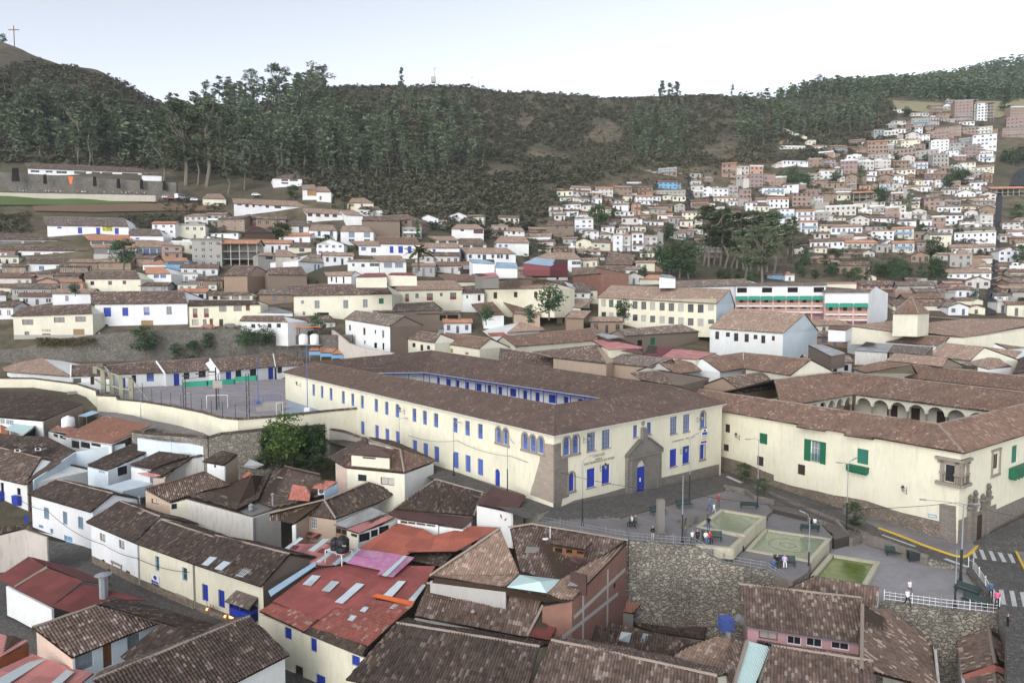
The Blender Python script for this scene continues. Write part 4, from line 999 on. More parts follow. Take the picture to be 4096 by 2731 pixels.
def railing(label,pts,h=.85,posts=None,mat='galv',kind='ring',bigposts=True):
 root=thing('railing',label,'railing',pts[0]);mb=MB();pm=MB()
 for a,b in zip(pts,pts[1:]):
  L=(b-a).length;n=max(1,int(L/.45));mb.tube(a+Vector((0,0,h)),b+Vector((0,0,h)),.024,n=4);mb.tube(a+Vector((0,0,.12)),b+Vector((0,0,.12)),.025,n=4)
  if kind=='ring':mb.tube(a+Vector((0,0,h*.62)),b+Vector((0,0,h*.62)),.025,n=4)
  for k in range(n+1):
   p=a.lerp(b,k/n);mb.tube(p,p+Vector((0,0,h+(.12 if kind=='ring' else 0))),.015,n=4)
  m=max(1,round(L/2.6))
  for k in range(m+1):
   p=a.lerp(b,k/m);pm=MB();pm.tube(p,p+Vector((0,0,h+.25)),.04,n=5);pm.build('post',M[mat],root)
 mb.build('rail',M[mat],root)
railing('grey ring railing on top of the long stone retaining wall',rt[:8],.75)
railing('white ring railing along the front edge of the lowest terrace',[rt[9]+Vector((.6,.3,0)),rt[10]+Vector((0,.2,0)),rt[11]+Vector((-.2,.2,0))],.75,mat='wpaint')
railing('tall white metal railing slanting down beside the street crossing',[atz('A3',1690,735,-3.3),atz('A3',1890,1030,-3.3)],1.25,mat='wpaint',kind='bar')
railing('short white railing at the top of the slanting one',[atz('A3',1655,715,-3.3),atz('A3',1690,735,-3.3)],1.15,mat='wpaint',kind='bar')
def lamp(label,base,top,arms,r=.07,heads=True):
 """base world point, top row sighted; arms: list of (crop,x,y) lamp ends"""
 px,py=src(*top);rr=ray(px,py);h=(CAM+rr*(base.y/rr.y)).z
 root=thing('street_lamp',label,'street lamp',base,'street lamps');T_=Vector((base.x,base.y,h));mid=base.lerp(T_,.42)
 b=MB();b.tube(base,mid,r*1.25,r*1.15,8);b.lathe(base,[(.16,0),(.16,.25),(.1,.3)],8);b.build('post_base',M['iron'],root)
 b=MB();b.tube(mid,T_,r*.8,r*.55,8);b.build('post',M['galv'],root)
 for a in arms:
  px,py=src(*a);rr=ray(px,py);e=CAM+rr*(base.y/rr.y);b=MB();m_=T_.lerp(e,.35)+Vector((0,0,.12));b.path([T_-Vector((0,0,.15)),m_,e],.035,.03,5);o=b.build('arm',M['galv'],root)
  if heads:
   d=(e-T_);d.z*=.5;d.normalize();g=MB();w_=Vector((-d.y,d.x,0))*.13;P=[e-d*.15-w_*.5,e+d*.5-w_,e+d*.5+w_,e-d*.15+w_*.5]
   g.prism([p+Vector((0,0,.06))for p in P],Vector((0,0,.12)));g.build('lamp_head',M['galv'],o)
lamp('street lamp in front of the stone corner end of the school',atp('A2',622,378),('B2',697,1345),[('B2',755,1303)])
lamp('street lamp standing by the bench right of the school portal',atp('A2',1430,188),('B2',1587,1155),[('B2',1632,1125)])
lamp('street lamp behind the railing beside the two standing people',atp('A2',1375,508),('A2',1378,0),[])
lamp('street lamp with two arms near the small trees by the convent',atp('A2',1943,238),('B2',2157,1165),[('B2',2085,1163)])
lamp('street lamp with two short arms beside the round tree',atp('A3',735,412),('B3',829,1372),[('B3',768,1360),('B3',868,1335)])
lamp('street lamp between the middle and lowest pools',atz('A3',448,762,-3.2),('A3',452,320),[('A3',415,280)])
lamp('thin street lamp standing at the front railing of the lowest terrace',atz('A3',1553,998,-3.4),('A3',1557,565),[])
lamp('tall street lamp with a long left arm by the street corner',atz('A3',1597,796,-3.4),('A3',1612,225),[('A3',1330,186),('A3',1705,217)],.1)
lamp('street lamp on the lane at the middle of the long school facade',WL.pt(WL.uz('B1',1306,1260)[0],.5,1.2),('B1',1303,990),[('B1',1288,988)],.06)
lamp('street lamp on the lane two thirds along the long school facade',WL.pt(WL.uz('B1',1764,1400)[0],.6,1.2),('B1',1757,1020),[('B1',1735,1022)],.06)
lamp('street lamp on the lane nearest the stone corner of the school',WL.pt(WL.uz('B2',125,1560)[0],.6,1.2),('B2',123,1110),[('B2',95,1175)],.06)
def bench(label,p,rz,L=2.1,mat='green_bench'):
 root=thing('park_bench',label,'bench',p,'dark green benches on the square');c,s=math.cos(rz),math.sin(rz)
 def T(x,y,z):return Vector((p.x+x*c-y*s,p.y+x*s+y*c,p.z+z))
 b=MB()
 for k in range(5):y=-.25+k*.115;b.prism([T(-L/2,y,.45),T(L/2,y,.45),T(L/2,y+.09,.45),T(-L/2,y+.09,.45)],Vector((0,0,.04)))
 b.build('seat',M['bench'],root);b=MB()
 for k in range(4):z=.52+k*.12;y=.27+k*.03;b.prism([T(-L/2,y,z),T(L/2,y,z),T(L/2,y+.03,z+.1),T(-L/2,y+.03,z+.1)],(T(0,0,0)-T(0,.04,0)))
 b.build('backrest',M['bench'],root)
 for sx in(-1,1):
  b=MB();x=sx*(L/2-.15)
  for y in(-.22,.24):b.tube(T(x,y,0),T(x,y,.45),.035,n=5)
  b.tube(T(x,-.22,.42),T(x,.26,.42),.03,n=5);b.tube(T(x,.24,.4),T(x,.4,1.0),.03,n=5);b.build('bench_frame',M['iron'],root)
M['bench']=flat((.03,.055,.05),.6,.35,.2,'bench_paint')
for lb,p,rz in[('bench carrying the couple near the left end of the square',atp('A2',1010,378),1.3),('empty bench behind the stone pillar',atp('A2',1195,295),-2.7+math.pi),('empty bench at the foot of the lamp right of the portal',atp('A2',1392,245),.3),('empty bench above the highest pool seen from behind',atp('A2',1875,250),math.pi-.15),('bench carrying the white and blue dressed couple by the highest pool',atp('A2',1600,495),math.pi-.2+math.pi),('bench seen from behind above the middle pool',atz('A3',455,425,-2.1),-.2+math.pi),('bench with the lilac dressed person left of the lamp below the middle pool',atz('A3',270,685,-2.15),-.2),('empty long bench under the street wall of the lowest terrace',atz('A3',1110,612,-3.4),-.25),('upper bench of the two standing askew by the white railing',atz('A3',1640,900,-3.4),-1.0),('lower bench of the two standing askew by the white railing',atz('A3',1700,990,-3.4),-1.0)]:
 bench(lb,p,rz)
b=MB();p=atz('A3',1257,655,-3.4);b.box(p+Vector((0,0,.3)),1.5,.7,.75,-.2);b.box(p+Vector((0,0,1.05)),1.6,.8,.08,-.2)
for dx in(-.6,.6):b.tube(p+Vector((dx,0,0)),p+Vector((dx,0,.3)),.05,n=5)
tag(b.build('bin',M['iron'],None),'dark rubbish container between the long bench and the street lamp','bin')
p=atp('A2',1210,437);root=thing('stone_pillar','tall narrow grey stone pillar standing on the upper terrace','monument',p)
b=MB();b.box(p,.75,.55,3.6,.2);b.build('shaft',M['dkconc'],root);b=MB();b.box(p+Vector((0,0,3.6)),.65,.45,.12,.2);b.box(p,.95,.75,.18,.2);b.build('base_stone',M['ashlar'],root)
b=MB();p=atz('A2',1822,628,-3.0);b.tube(p,p+Vector((0,0,.6)),.04,n=5);b.lathe(p+Vector((0,0,.55)),[(.24,0),(.27,.5),(.25,.85),(.1,.9)],8);tag(b.build('litter_bin',M['black'],None),'small black litter bin on a post beside the middle pool','bin')
CZ=3.2
lnm=flat((.6,.6,.62),.9,.1,.1,'court_line')
M['cline']=lnm
for seg in[((1010,770),(1900,700)),((1740,745),(2300,850)),((1200,800),(1800,930)),((1560,800),(2290,760)),((2000,930),(2300,1000)),((1400,830),(1500,845)),((2060,690),(2080,720)),((1700,850),(1900,810))]:
 strip('court_marking',[atz('B0',*seg[0],CZ+.006),atz('B0',*seg[1],CZ+.006)],.12,0,'cline','structure')
top=[atz('B0',-300,640,4.8),atz('B0',0,655,4.8),atz('B0',285,657,4.8),atz('B0',655,705,4.8),atz('B0',813,757,4.8),atz('B0',820,798,4.1),atz('B0',985,806,4.1),atz('B0',992,832,3.5),atz('B0',1200,850,3.7),atz('B0',1450,890,4.0),atz('B0',1700,940,4.3),atz('B0',1860,985,4.7),atz('B0',2000,998,4.9),atz('B1',160,980,5.0),atz('B1',420,955,5.2),atz('B1',640,930,5.4),WL.pt(WL.uz('B1',893,908)[0],5.6,-.1)]
slab('lane',PZ(.6,[('B0',-200,740),('B0',300,745),('B0',680,790),('B0',900,890),('B0',1200,990),('B0',1750,1100),('B0',1780,1150),('B0',1300,1070),('B0',1130,1090),('B0',700,900),('B0',400,830),('B0',-200,790)]),-6,'pave','rubble')
slab('lower_street',[Vector(q)for q in((-110,40,-10.3),(8,40,-10.3),(8,62,-10.3),(-14,75,-10.3),(-66,92,-10.3),(-110,108,-10.3))],-12,'cobble')
slab('sports_court',[Vector((p.x+.1,p.y+.25,CZ))for p in top[3:-1]]+PZ(CZ,[('B1',660,930),('B1',640,640),('B1',330,655),('B0',2300,662),('B0',1480,712),('B0',980,735),('B0',560,765)]),-1,'court','concrete')
cw_=coped_wall('court_wall','long winding cream wall with tile coping around the sports court',top,-3,'cream',tile='t_dark')
rt_=thing('court_fence','row of dark poles with sagging netting along the court wall','fence',top[9])
for(x,y0,y1)in((1195,690,860),(1272,745,868),(1350,760,880),(1430,775,890),(1515,790,905),(1600,770,925),(1688,820,940),(1770,835,955),(1862,850,975),(1970,870,990)):
 p=atz('B0',x,y1,4.3);px,py=src('B0',x,y0);rr=ray(px,py);h=(CAM+rr*(p.y/rr.y)).z;b=MB();b.tube(p,Vector((p.x,p.y,h)),.05,n=5);b.build('fence_pole',M['iron'],rt_)
for i,(x,y0,y1,h0)in enumerate(((140,520,760,1),(645,560,830,1),(1180,760,1005,.5),(1603,830,1090,1),(2002,890,1085,1))):
 p=atz('B0',x,y1,0);lamp(['leftmost street lamp in front of the cream court wall','second street lamp from the left in front of the court wall','third street lamp from the left in front of the court wall','fourth street lamp from the left in front of the court wall','rightmost street lamp in front of the curving court wall'][i],p,('B0',x-3,y0 if i!=3 else 780),[('B0',x-22,y0+3 if i!=3 else 778)],.05)
rt_=thing('concrete_post_frame','row of tall mossy concrete posts joined by beams at the left end of the court','framework',atz('B0',950,820,CZ))  # bare post-and-beam concrete frame beside the court
M['moss']=plaster((.30,.30,.22),.9)
fr=[]
for(x,y0,y1)in((802,555,745),(868,580,800),(940,610,795),(1018,635,820),(1100,650,828)):
 p=atz('B0',x,y1,CZ+.0);px,py=src('B0',x,y0);rr=ray(px,py);h=(CAM+rr*(p.y/rr.y)).z;b=MB();b.box(p,.9,.45,h-p.z,.1);b.build('column',M['moss'],rt_);fr.append((p,h))
b=MB()
for(p,h),(q,g)in zip(fr,fr[1:]):
 for k in(1.0,.45):
  b.tube(Vector((p.x,p.y-.3,p.z+(h-p.z)*k)),Vector((q.x,q.y-.3,q.z+(g-q.z)*k)),.22,n=4)
p=atz('B0',1245,842,CZ);b.tube(Vector((fr[-1][0].x,fr[-1][0].y,fr[-1][1])),p,.14,n=4)
b.build('beam',M['moss'],rt_)
rt_=thing('basketball_hoop','basketball hoop with a square backboard standing in the middle of the court','basketball hoop',atz('B0',1812,918,CZ))
p=atz('B0',1812,918,CZ);b=MB();b.tube(p,p+Vector((0,0,8.5)),.13,n=6);b.build('pole',M['iron'],rt_)
b=MB();q=atz('B0',1832,918,CZ);b.box(q+Vector((0,-.4,4.4)),1.9,.06,1.5);b.build('backboard',flat((.33,.33,.31),.8,.2,.3,'backboard'),rt_)
b=MB();b.box(q+Vector((0,-.45,4.6)),.8,.04,.06);b.tube(q+Vector((-.3,-.9,4.6)),q+Vector((.3,-.9,4.6)),.03);b.build('rim',M['orangep'],rt_)
def goal(label,bl,br,h,z=CZ):
 rt_=thing('goal',label,'football goal',bl);b=MB();u=Vector((0,0,h));b.tube(bl,bl+u,.07,n=5);b.tube(br,br+u,.07,n=5);b.tube(bl+u,br+u,.07,n=5);b.build('goal_frame',M['wpaint'],rt_)
 b=MB();k=Vector((0,1.4,0));
 for q in(bl,br):b.tube(q+u,q+k,.04,n=4)
 b.tube(bl+k,br+k,.04,n=4);b.build('back_stay',M['galv'],rt_)
goal('white goal frame under the basketball backboard',atz('B0',1730,905,CZ),atz('B0',1905,900,CZ),2.6)
goal('white goal frame near the cream end wall of the school',atz('B1',222,960,CZ),atz('B1',275,955,CZ),2.3)
def netframe(label,posts,aw):
 p0=atz(*posts[0][:3],CZ);rt_=thing('lighting_frame',label,'lighting frame',p0,'metal lamp frames with rolled green awnings');T_=[]
 for c,x,y1,y0 in posts:
  p=atz(c,x,y1,CZ);px,py=src(c,x,y0);rr=ray(px,py);h=(CAM+rr*(p.y/rr.y)).z;b=MB()
  b.tube(p,Vector((p.x,p.y,h)),.07,n=5);b.tube(p+Vector((.5,0,0)),Vector((p.x+.5,p.y,h)),.07,n=5)
  for k in range(5):z=p.z+(h-p.z)*k/5;b.tube(Vector((p.x,p.y,z)),Vector((p.x+.5,p.y,z+(h-p.z)/5)),.03,n=4)
  b.build('lattice_post',M['iron'],rt_);T_.append(Vector((p.x,p.y,h)))
 return rt_,T_
r1,t1=netframe('pair of lattice posts carrying three rolled green awnings at the court centre',[('B0',1535,905,665),('B0',1812,900,620),('B0',2065,985,615)],None)
for(x0,y0,x1,y1)in((1530,680,1728,720),(1742,665,1955,705),(1962,640,2138,672)):
 a=atz('B0',x0,y0+15,9.0);d0=t1[1].y;pa=CAM+ray(*src('B0',x0,(y0+y1)/2+5))*(d0/ray(*src('B0',x0,700)).y);pb_=CAM+ray(*src('B0',x1,(y0+y1)/2-5))*(d0/ray(*src('B0',x1,700)).y)
 b=MB();b.prism([pa+Vector((0,0,-.55)),pb_+Vector((0,0,-.55)),pb_+Vector((0,0,.45)),pa+Vector((0,0,.4))],Vector((0,-.8,0)));b.build('rolled_awning',M['awning'],r1)
b=MB();b.path([t1[0],t1[1],Vector((t1[2].x,t1[1].y,t1[2].z+.8))],.06,n=4)
for t in(.1,.5,.9):q=t1[0].lerp(t1[1],t)+Vector((0,0,.5));b.box(q,1.4,.5,.2)
b.build('lamp_bar',M['iron'],r1)
p=atz('B1',482,935,CZ);rt_=thing('flag_pole','tall blue mast standing before the cream end wall of the school','mast',p);b=MB();px,py=src('B1',476,375);rr=ray(px,py);h=(CAM+rr*(p.y/rr.y)).z;b.tube(p,Vector((p.x,p.y,h)),.09,.06,n=6);b.build('mast',M['blue2'],rt_)
b=MB();b.box(p,1.1,1.1,.9);b.build('mast_foot',M['wpaint'],rt_)
p=atz('B0',2160,865,CZ);b=MB();b.tube(p,p+Vector((0,0,9.5)),.07,n=5);b.box(p,.6,.6,.5);tag(b.build('mast',M['blue2'],None),'thin blue pole at the right part of the sports court','mast')
for cc,lb in((2205,'blue metal bleacher frame by the court'),):
 p=atz('B1',120,890,CZ);b=MB()
 for k in range(4):b.tube(p+Vector((-2+k*1.6,k*.5,0)),p+Vector((-2+k*1.6,k*.5,2.2)),.05,n=4)
 b.tube(p+Vector((-2,0,2.2)),p+Vector((2.8,1.5,2.2)),.05,n=4);b.tube(p+Vector((-2,0,1.2)),p+Vector((2.8,1.5,1.2)),.05,n=4);tag(b.build('bleacher_rail',M['blue2'],None),lb,'railing')
p=atz('B1',190,920,CZ);b=MB();b.box(p,3.4,2.2,1.6,.2);b.box(p+Vector((-1.6,-.8,0)),2.4,1.2,.8,.2);tag(b.build('concrete_block',M['concrete'],None),'low concrete bench block beside the blue railing on the court','block')
mb=MB();mb.poly([atz('B1',x,y,CZ+.008)for x,y in((300,880),(345,825),(660,920),(560,945),(300,950))]);struct(mb.build('court_ramp',flat((.30,.36,.44),.9,.1,.15,'painted_concrete'),None))
ln=MB();L_=[(WL.pt(WL.L+.5,.6,.1),Vector((1.5,70,.55))),(WL.pt(WL.L*.75,.55,.1),WL.pt(WL.L*.75,.5,4.2)),(WL.pt(WL.L*.5,.5,.1),WL.pt(WL.L*.5,.45,4.5)),(WL.pt(WL.L*.32,.4,.1),WL.pt(WL.L*.32,.3,6))]
ln.poly([L_[0][0],L_[0][1],L_[1][1],L_[1][0]]);ln.poly([L_[1][0],L_[1][1],L_[2][1],L_[2][0]]);ln.poly([L_[2][0],L_[2][1],L_[3][1],L_[3][0]]);struct(ln.build('lane',M['cobble'],None))
QS={'N':NEAR,'M':MID,'F':FAR,'S':SHEET}
def Q(c,x,y,z):return atz(c,x,y,z)
def PBLD(name,label,cat,roofs,walls=(),ridges=(),group=None,ridgemat='ridge',under='wooddk',base=None):
 pts=[Q(*p)if not isinstance(p,Vector)else p for r in roofs for p in r[2]]or[Q(*w[2])for w in walls]
 c=sum(pts,Vector())/len(pts);zb=base if base is not None else(walls[0][1]if walls else min(p.z for p in pts))
 root=thing(name,label,cat,Vector((c.x,c.y,zb)),group)
 for r in roofs:
  P=[Q(*p)if not isinstance(p,Vector)else p for p in r[2]]
  roof(root,[P],r[0],QS[r[1]],(),under)
 if ridges:
  rb=MB()
  for a,b in ridges:ridge_cap(rb,Q(*a),Q(*b),.15)
  rb.build('ridge_cap',M[ridgemat],root)
 for w in walls:
  mat,zb,a,b=w[:4];a=Q(*a);b=Q(*b);W=Wall(a,b,zb,a.z-.12,b.z-.12,out=-((a+b)/2))
  for wn in(w[4]if len(w)>4 else()):
   kw=wn[6]if len(wn)>6 else{}
   wopen(root,W,*wn[:6],**kw)
  mb=MB();W.mesh(mb)
  n=W.n*.22;mb.poly([W.pt(0,W.zt0),W.pt(W.L,W.zt1),W.pt(W.L,W.zt1)-n,W.pt(0,W.zt0)-n]);mb.poly([W.pt(0,zb),W.pt(0,W.zt0),W.pt(0,W.zt0)-n,W.pt(0,zb)-n]);mb.poly([W.pt(W.L,zb),W.pt(W.L,W.zt1),W.pt(W.L,W.zt1)-n,W.pt(W.L,zb)-n])
  mb.build('wall',M[mat],root)
 return root
def a_(c,*pts):return[(c,*p)for p in pts]
def sheet(root,name,mat,c,pts,lift=.06,q=None):
 """a sheet lying on an already built roof: corners carry their own height"""
 P=[Q(c,*p)+Vector((0,0,lift))for p in pts];mb=MB();tile_face(mb,P,P[0],P[1],**(q or dict(pitch=.2,prof=4,amp=.03,sag=0,thick=.03,urow=.3)));return mb.build(name,[M[mat],M[mat]],root)
def skylight(root,c,pts,name='skylight',mat='s_clear',lift=.16):return sheet(root,name,mat,c,pts,lift)
EX={}
zE=-4.8
def row(nm,lb,c,e1,e2,r1,r2,wall,tile,z=zE,base=-10.4,q=NEAR,ends='gg',**k):
 return house(nm,lb,atz(c,*e1,z),atz(c,*e2,z),(c,*r1),(c,*r2),base,wall,tile,q,ends,cat=k.pop('cat','house'),**k)
Hf=row('row_house','white house with mossy dark roof and arched dark door in the street row','A0',(650,357),(1012,512),(905,196),(1212,312),'white2','t_dark',plinth=None,wins=[('f','A0',752,430,797,508,'cur'),('f','A0',897,483,941,565,'cur'),('f','A0',762,625,803,745,'hole',dict(arch=True)),('f','A0',855,680,915,815,'hole'),('f','A0',948,712,985,850,'door')])
Hg=row('row_house','cream street house with light blue windows above a painted sign','A0',(1015,514),(1432,662),(1222,336),(1620,470),'cream','t_dark',wins=[('f','A0',1172,605,1204,730,'blw'),('f','A0',1375,690,1415,805,'blw'),('f','A0',1148,812,1210,960,'ddoor'),('f','A0',1345,912,1403,1045,'wdoor')])
Hh=row('row_house','cream street house with blue shutters, lit doorway and three skylights','A0',(1435,664),(1968,842),(1622,452),(2190,596),'cream','t_dark',sides={'r':'adobe'},wins=[('f','A0',1525,815,1573,958,'bshut'),('f','A0',1647,858,1698,1008,'bshut'),('f','A0',1503,1010,1540,1085,'dk'),('f','A0',1625,1052,1688,1140,'hole'),('f','A0',1800,935,1875,1040,'hole')])
def on_roof(H,c,pts,lift=.16,back=False):
 n=(H.E2-H.E1).cross(H.R1-H.E1).normalized();out=[]
 for x,y in pts:
  px,py=src(c,x,y);out.append(hit_plane(px,py,H.E1,n)+Vector((0,0,lift)))
 return out
def roof_panel(H,c,pts,mat='s_clear',name='skylight',lift=.16):
 P=on_roof(H,c,pts,lift);mb=MB();mb.prism(P,Vector((0,0,.06)));return mb.build(name,M[mat],H.root)
for P in([(1522,682),(1585,622),(1640,630),(1570,690)],[(1620,712),(1690,655),(1742,668),(1672,725)],[(1778,765),(1850,708),(1900,722),(1835,778)]):roof_panel(Hh,'A0',P)
roof_panel(Hf,'A0',[(1010,290),(1050,262),(1100,272),(1060,300)],'t_tan','repair_patch',.12)
W=Hh.f;r=W.rect('A0',1785,935,1950,1095);b=MB();L_=r[1]-r[0]
for(u0,u1,z0,z1)in((r[0],r[1],r[2],r[2]+.95),(r[0],r[0]+.12,r[2],r[3]),(r[1]-.12,r[1],r[2],r[3]),((r[0]+r[1])/2-.08,(r[0]+r[1])/2+.08,r[2],r[3]),(r[0],r[1],r[3]-.12,r[3])):bar(b,W,u0,u1,z0,z1,.02,.9 if z1-z0<1 and z0==r[2]else .9)
b.build('balcony',M['blue'],Hh.root);bk=MB();bar(bk,W,r[0]+.13,r[1]-.13,r[2]+.96,r[3]-.13,.03,.4);bk.build('balcony_opening',M['dark'],Hh.root)
P=[W.pt(r[0]-.3,r[3]+.15,1.2),W.pt(r[1]+.2,r[3]+.15,1.2),W.pt(r[1]+.1,r[3]+1.0,0),W.pt(r[0]+.1,r[3]+1.0,0)];roof(Hh.root,[P],'t_grey',NEAR,name='porch_roof')
for W,rr_ in((Hh.f,(1605,1040,1715,1140)),(Hg.f,(1337,905,1415,1050)),(Hf.f,(845,655,925,830))):
 r=W.rect('A0',*rr_);b=MB();bar(b,W,r[0],r[0]+.22,r[2],r[3],0,.08);bar(b,W,r[1]-.22,r[1],r[2],r[3],0,.08);bar(b,W,r[0]-.1,r[1]+.1,r[3],r[3]+.25,0,.12);b.build('door_surround',M['stonetrim'],{id(Hh.f):Hh,id(Hg.f):Hg,id(Hf.f):Hf}[id(W)].root)
for H_,x0,y0,x1,y1 in((Hf,690,640,1010,880),(Hg,1040,860,1430,1060),(Hh,1430,1010,1800,1200)):
 pass
for H_ in(Hf,Hg,Hh):
 b=MB();bar(b,H_.f,0,H_.f.L,-10.4,-9.35,0,.05);b.build('stone_base',M['rubble_w'],H_.root)
r=Hg.f.rect('A0',1147,740,1205,822);b=MB();bar(b,Hg.f,r[0],r[1],r[2],r[3],.03,.08);sg=b.build('painted_sign',M['wpaint'],None);tag(sg,'white painted sign with blue tree and lettering above the dark door','sign')
b=MB();cu,cz=(r[0]+r[1])/2,r[2]+(r[3]-r[2])*.68
b.prism([Hg.f.pt(cu+.34*math.cos(t*.6283)*(1+.2*(t%2)),cz+.26*math.sin(t*.6283),.09)for t in range(10)],Hg.f.n*.01);bar(b,Hg.f,cu-.04,cu+.04,cz-.45,cz-.2,.08,.09);b.build('sign_emblem',M['blue'],sg);ORG['x']=Vector()
text_on(sg,Hg.f,'Rincón','A0',1152,799,1200,.42,'blue',t=.1);text_on(sg,Hg.f,'Restaurante','A0',1152,814,1200,.22,'blue',t=.1)
for i,(x,y)in enumerate(((1575,1005),(1712,1058))):
 u,z=Hh.f.uz('A0',x,y);b=MB();p=Hh.f.pt(u,z,.25);b.lathe(p,[(.05,-.12),(.11,0),(.05,.14)],6);b.tube(p,Hh.f.pt(u,z+.1,0),.02,n=4)
 em=bpy.data.materials.get('warm_lamp')
 if not em:
  em=bpy.data.materials.new('warm_lamp');em.use_nodes=True;q=em.node_tree.nodes['Principled BSDF'];q.inputs['Emission Color'].default_value=(1,.33,.08,1);q.inputs['Emission Strength'].default_value=3;q.inputs['Base Color'].default_value=(.8,.3,.1,1);M['warm']=em
 tag(b.build('wall_lamp',em,None),['lit orange lamp left of the stone doorway in the street row','lit orange lamp right of the stone doorway in the street row'][i],'lamp','lit lamps at the doorway')
r=Hh.f.rect('A0',1735,1052,1785,1092);b=MB();bar(b,Hh.f,r[0],r[1],r[2],r[3],.02,.1);tag(b.build('lit_sign',em,None),'small glowing orange sign between doorway and blue balcony','sign')
for i,(x0,y0,x1,y1,m_)in enumerate(((1590,945,1612,1000,'wpaint'),(1618,960,1632,1005,'bluecloth'),(1640,965,1655,1010,'redcloth'))):
 r=Hh.f.rect('A0',x0,y0,x1,y1);b=MB();b.prism([Hh.f.pt(r[0],r[3],.5),Hh.f.pt(r[0]+.35,r[3]-.1,.8),Hh.f.pt(r[0]+.25,r[2],.75),Hh.f.pt(r[0]+.02,r[2]+.1,.5)],Hh.f.d*.02);fl_=b.build('flag_cloth',M[m_],None);tag(fl_,['white flag over the stone doorway','blue flag between white and red ones over the doorway','red flag over the stone doorway'][i],'flag')
 b=MB();b.tube(Hh.f.pt(r[0]-.3,r[2]-.3,.0),Hh.f.pt(r[0]+.05,r[3]+.15,.6),.02,n=4);b.build('flag_staff',M['woodl'],fl_)
He=house('row_house','white street house with light blue lattice windows and blue door',atz('E1',322,1256,zE),atz('E1',1062,1466,zE),('E1',662,1076),('E1',1335,1246),-10.4,'white2','t_dark',NEAR,wins=[('f','A0',330,238,372,338,'lat'),('f','A0',473,270,510,378,'lat'),('f','A0',588,308,630,412,'lat'),('f','A0',293,370,327,405,'lat'),('f','A0',380,400,402,445,'lat'),('f','A0',485,450,550,580,'bldoor'),('f','A0',178,300,202,365,'bdoor')])
Hd=house('row_house','white house with two dark blue balconies at the left edge of the street row',atz('E1',-160,1040,zE),atz('E1',290,1143,zE),('E1',-160,665),('E1',490,830),-10.4,'white','t_mid',NEAR,wins=[('f','E1',5,1110,48,1230,'hole'),('f','E1',198,1175,245,1270,'hole'),('f','E1',-10,1395,75,1470,'hole')])
for x0,x1,y0,y1 in((0,55,1215,1305),(183,258,1262,1368)):
 r=Hd.f.rect('E1',x0,y0,x1,y1);boxbalcony(Hd.root,Hd.f,r[0],r[1],r[2],r[3],'blue',.6)
PBLD('house','house with mossy roof, tiny dormers and pale party wall behind the left street house','house',[('t_dark','N',a_('E1',(-60,690,-2.9),(560,832,-3.0),(890,745,-1.8),(560,590,-.9),(0,540,-.8))),('t_dark','N',a_('E1',(300,1140,-4.6),(330,950,-4.0),(560,832,-3.0),(890,745,-1.8),(640,925,-3.0),(400,1085,-4.5)))],[('bluewhite',-10,('E1',400,1078,-4.2),('E1',892,748,-1.6)),('bluewhite',-10,('E1',892,748,-1.6),('E1',1470,648,-.6)),('adobe',-10,('E1',330,1130,-4.7),('E1',400,1085,-4.4))])
for i,(x,y)in enumerate(((240,715),(480,700))):
 p=Q('E1',x,y+30,-1.6);root=thing('dormer',['small triangular dormer left of another on the mossy roof','small tiled dormer with dark opening on the mossy roof'][i],'dormer',p);b=MB();b.box(p,1.1,1.4,.55);b.build('wall',M['dirtywhite'],root)
 b=MB();f_=p+Vector((0,-.72,.1));b.prism([f_+Vector((-.3,0,0)),f_+Vector((.3,0,0)),f_+Vector((.3,0,.4)),f_+Vector((-.3,0,.4))],Vector((0,.02,0))*-1);b.build('opening',M['dark'],root)
 b=MB();q=p+Vector((0,0,.55));tile_face(b,[q+Vector((-.8,-.9,0)),q+Vector((-.8,.9,0)),q+Vector((0,.9,.45)),q+Vector((0,-.9,.45))],q+Vector((-.8,-.9,0)),q+Vector((-.8,.9,0)),**NEAR);tile_face(b,[q+Vector((.8,.9,0)),q+Vector((.8,-.9,0)),q+Vector((0,-.9,.45)),q+Vector((0,.9,.45))],q+Vector((.8,.9,0)),q+Vector((.8,-.9,0)),**NEAR);b.build('roof',[M['t_mott'],M['wooddk']],root)
PBLD('house','brown adobe walled house with wide mottled roof under the court wall at the left edge','house',[('t_dark','N',a_('E1',(-200,330,.6),(500,388,.9),(978,192,3.2),(640,120,3.2),(-200,30,3.2)))],[('adobe',-6,('E1',505,392,.9),('E1',975,200,3.1)),('white',-6,('E1',-100,345,.8),('E1',500,395,.9),[('E1',0,365,60,430,'whg'),('E1',70,375,160,440,'whg')])])
PBLD('canopy','pale grey glass canopy leaning over a dark void beside the brown wall','canopy',[('s_teal','S',a_('E1',(50,492,-.6),(270,552,-.9),(490,395,.3),(310,350,.4)))],[('dark',-4,('E1',275,560,-.9),('E1',520,400,-.2)),('rustp',-4,('E1',0,430,-.1),('E1',90,470,-.5))])  # the near-black panel paints the shade of the open void
PBLD('house','house with wide rust brown corrugated roof and green glass wall below the court wall','house',[('t_brick','N',a_('E1',(735,578,-.5),(1312,668,-.5),(1800,450,1.7),(1225,330,2.2))),('t_brick','N',a_('E1',(548,500,-1.2),(800,535,-1.2),(905,475,-.4),(680,445,-.4)))],[('white',-7,('E1',560,510,-1.3),('E1',830,575,-1.1),[('E1',628,530,682,590,'dk'),('E1',700,545,775,615,'dk')]),('white',-7,('E1',830,598,-.9),('E1',1310,672,-.7),[('E1',838,615,935,720,'dkb'),('E1',945,630,1060,720,'dkb'),('E1',1070,645,1185,700,'dkb')])],under='wpaint')
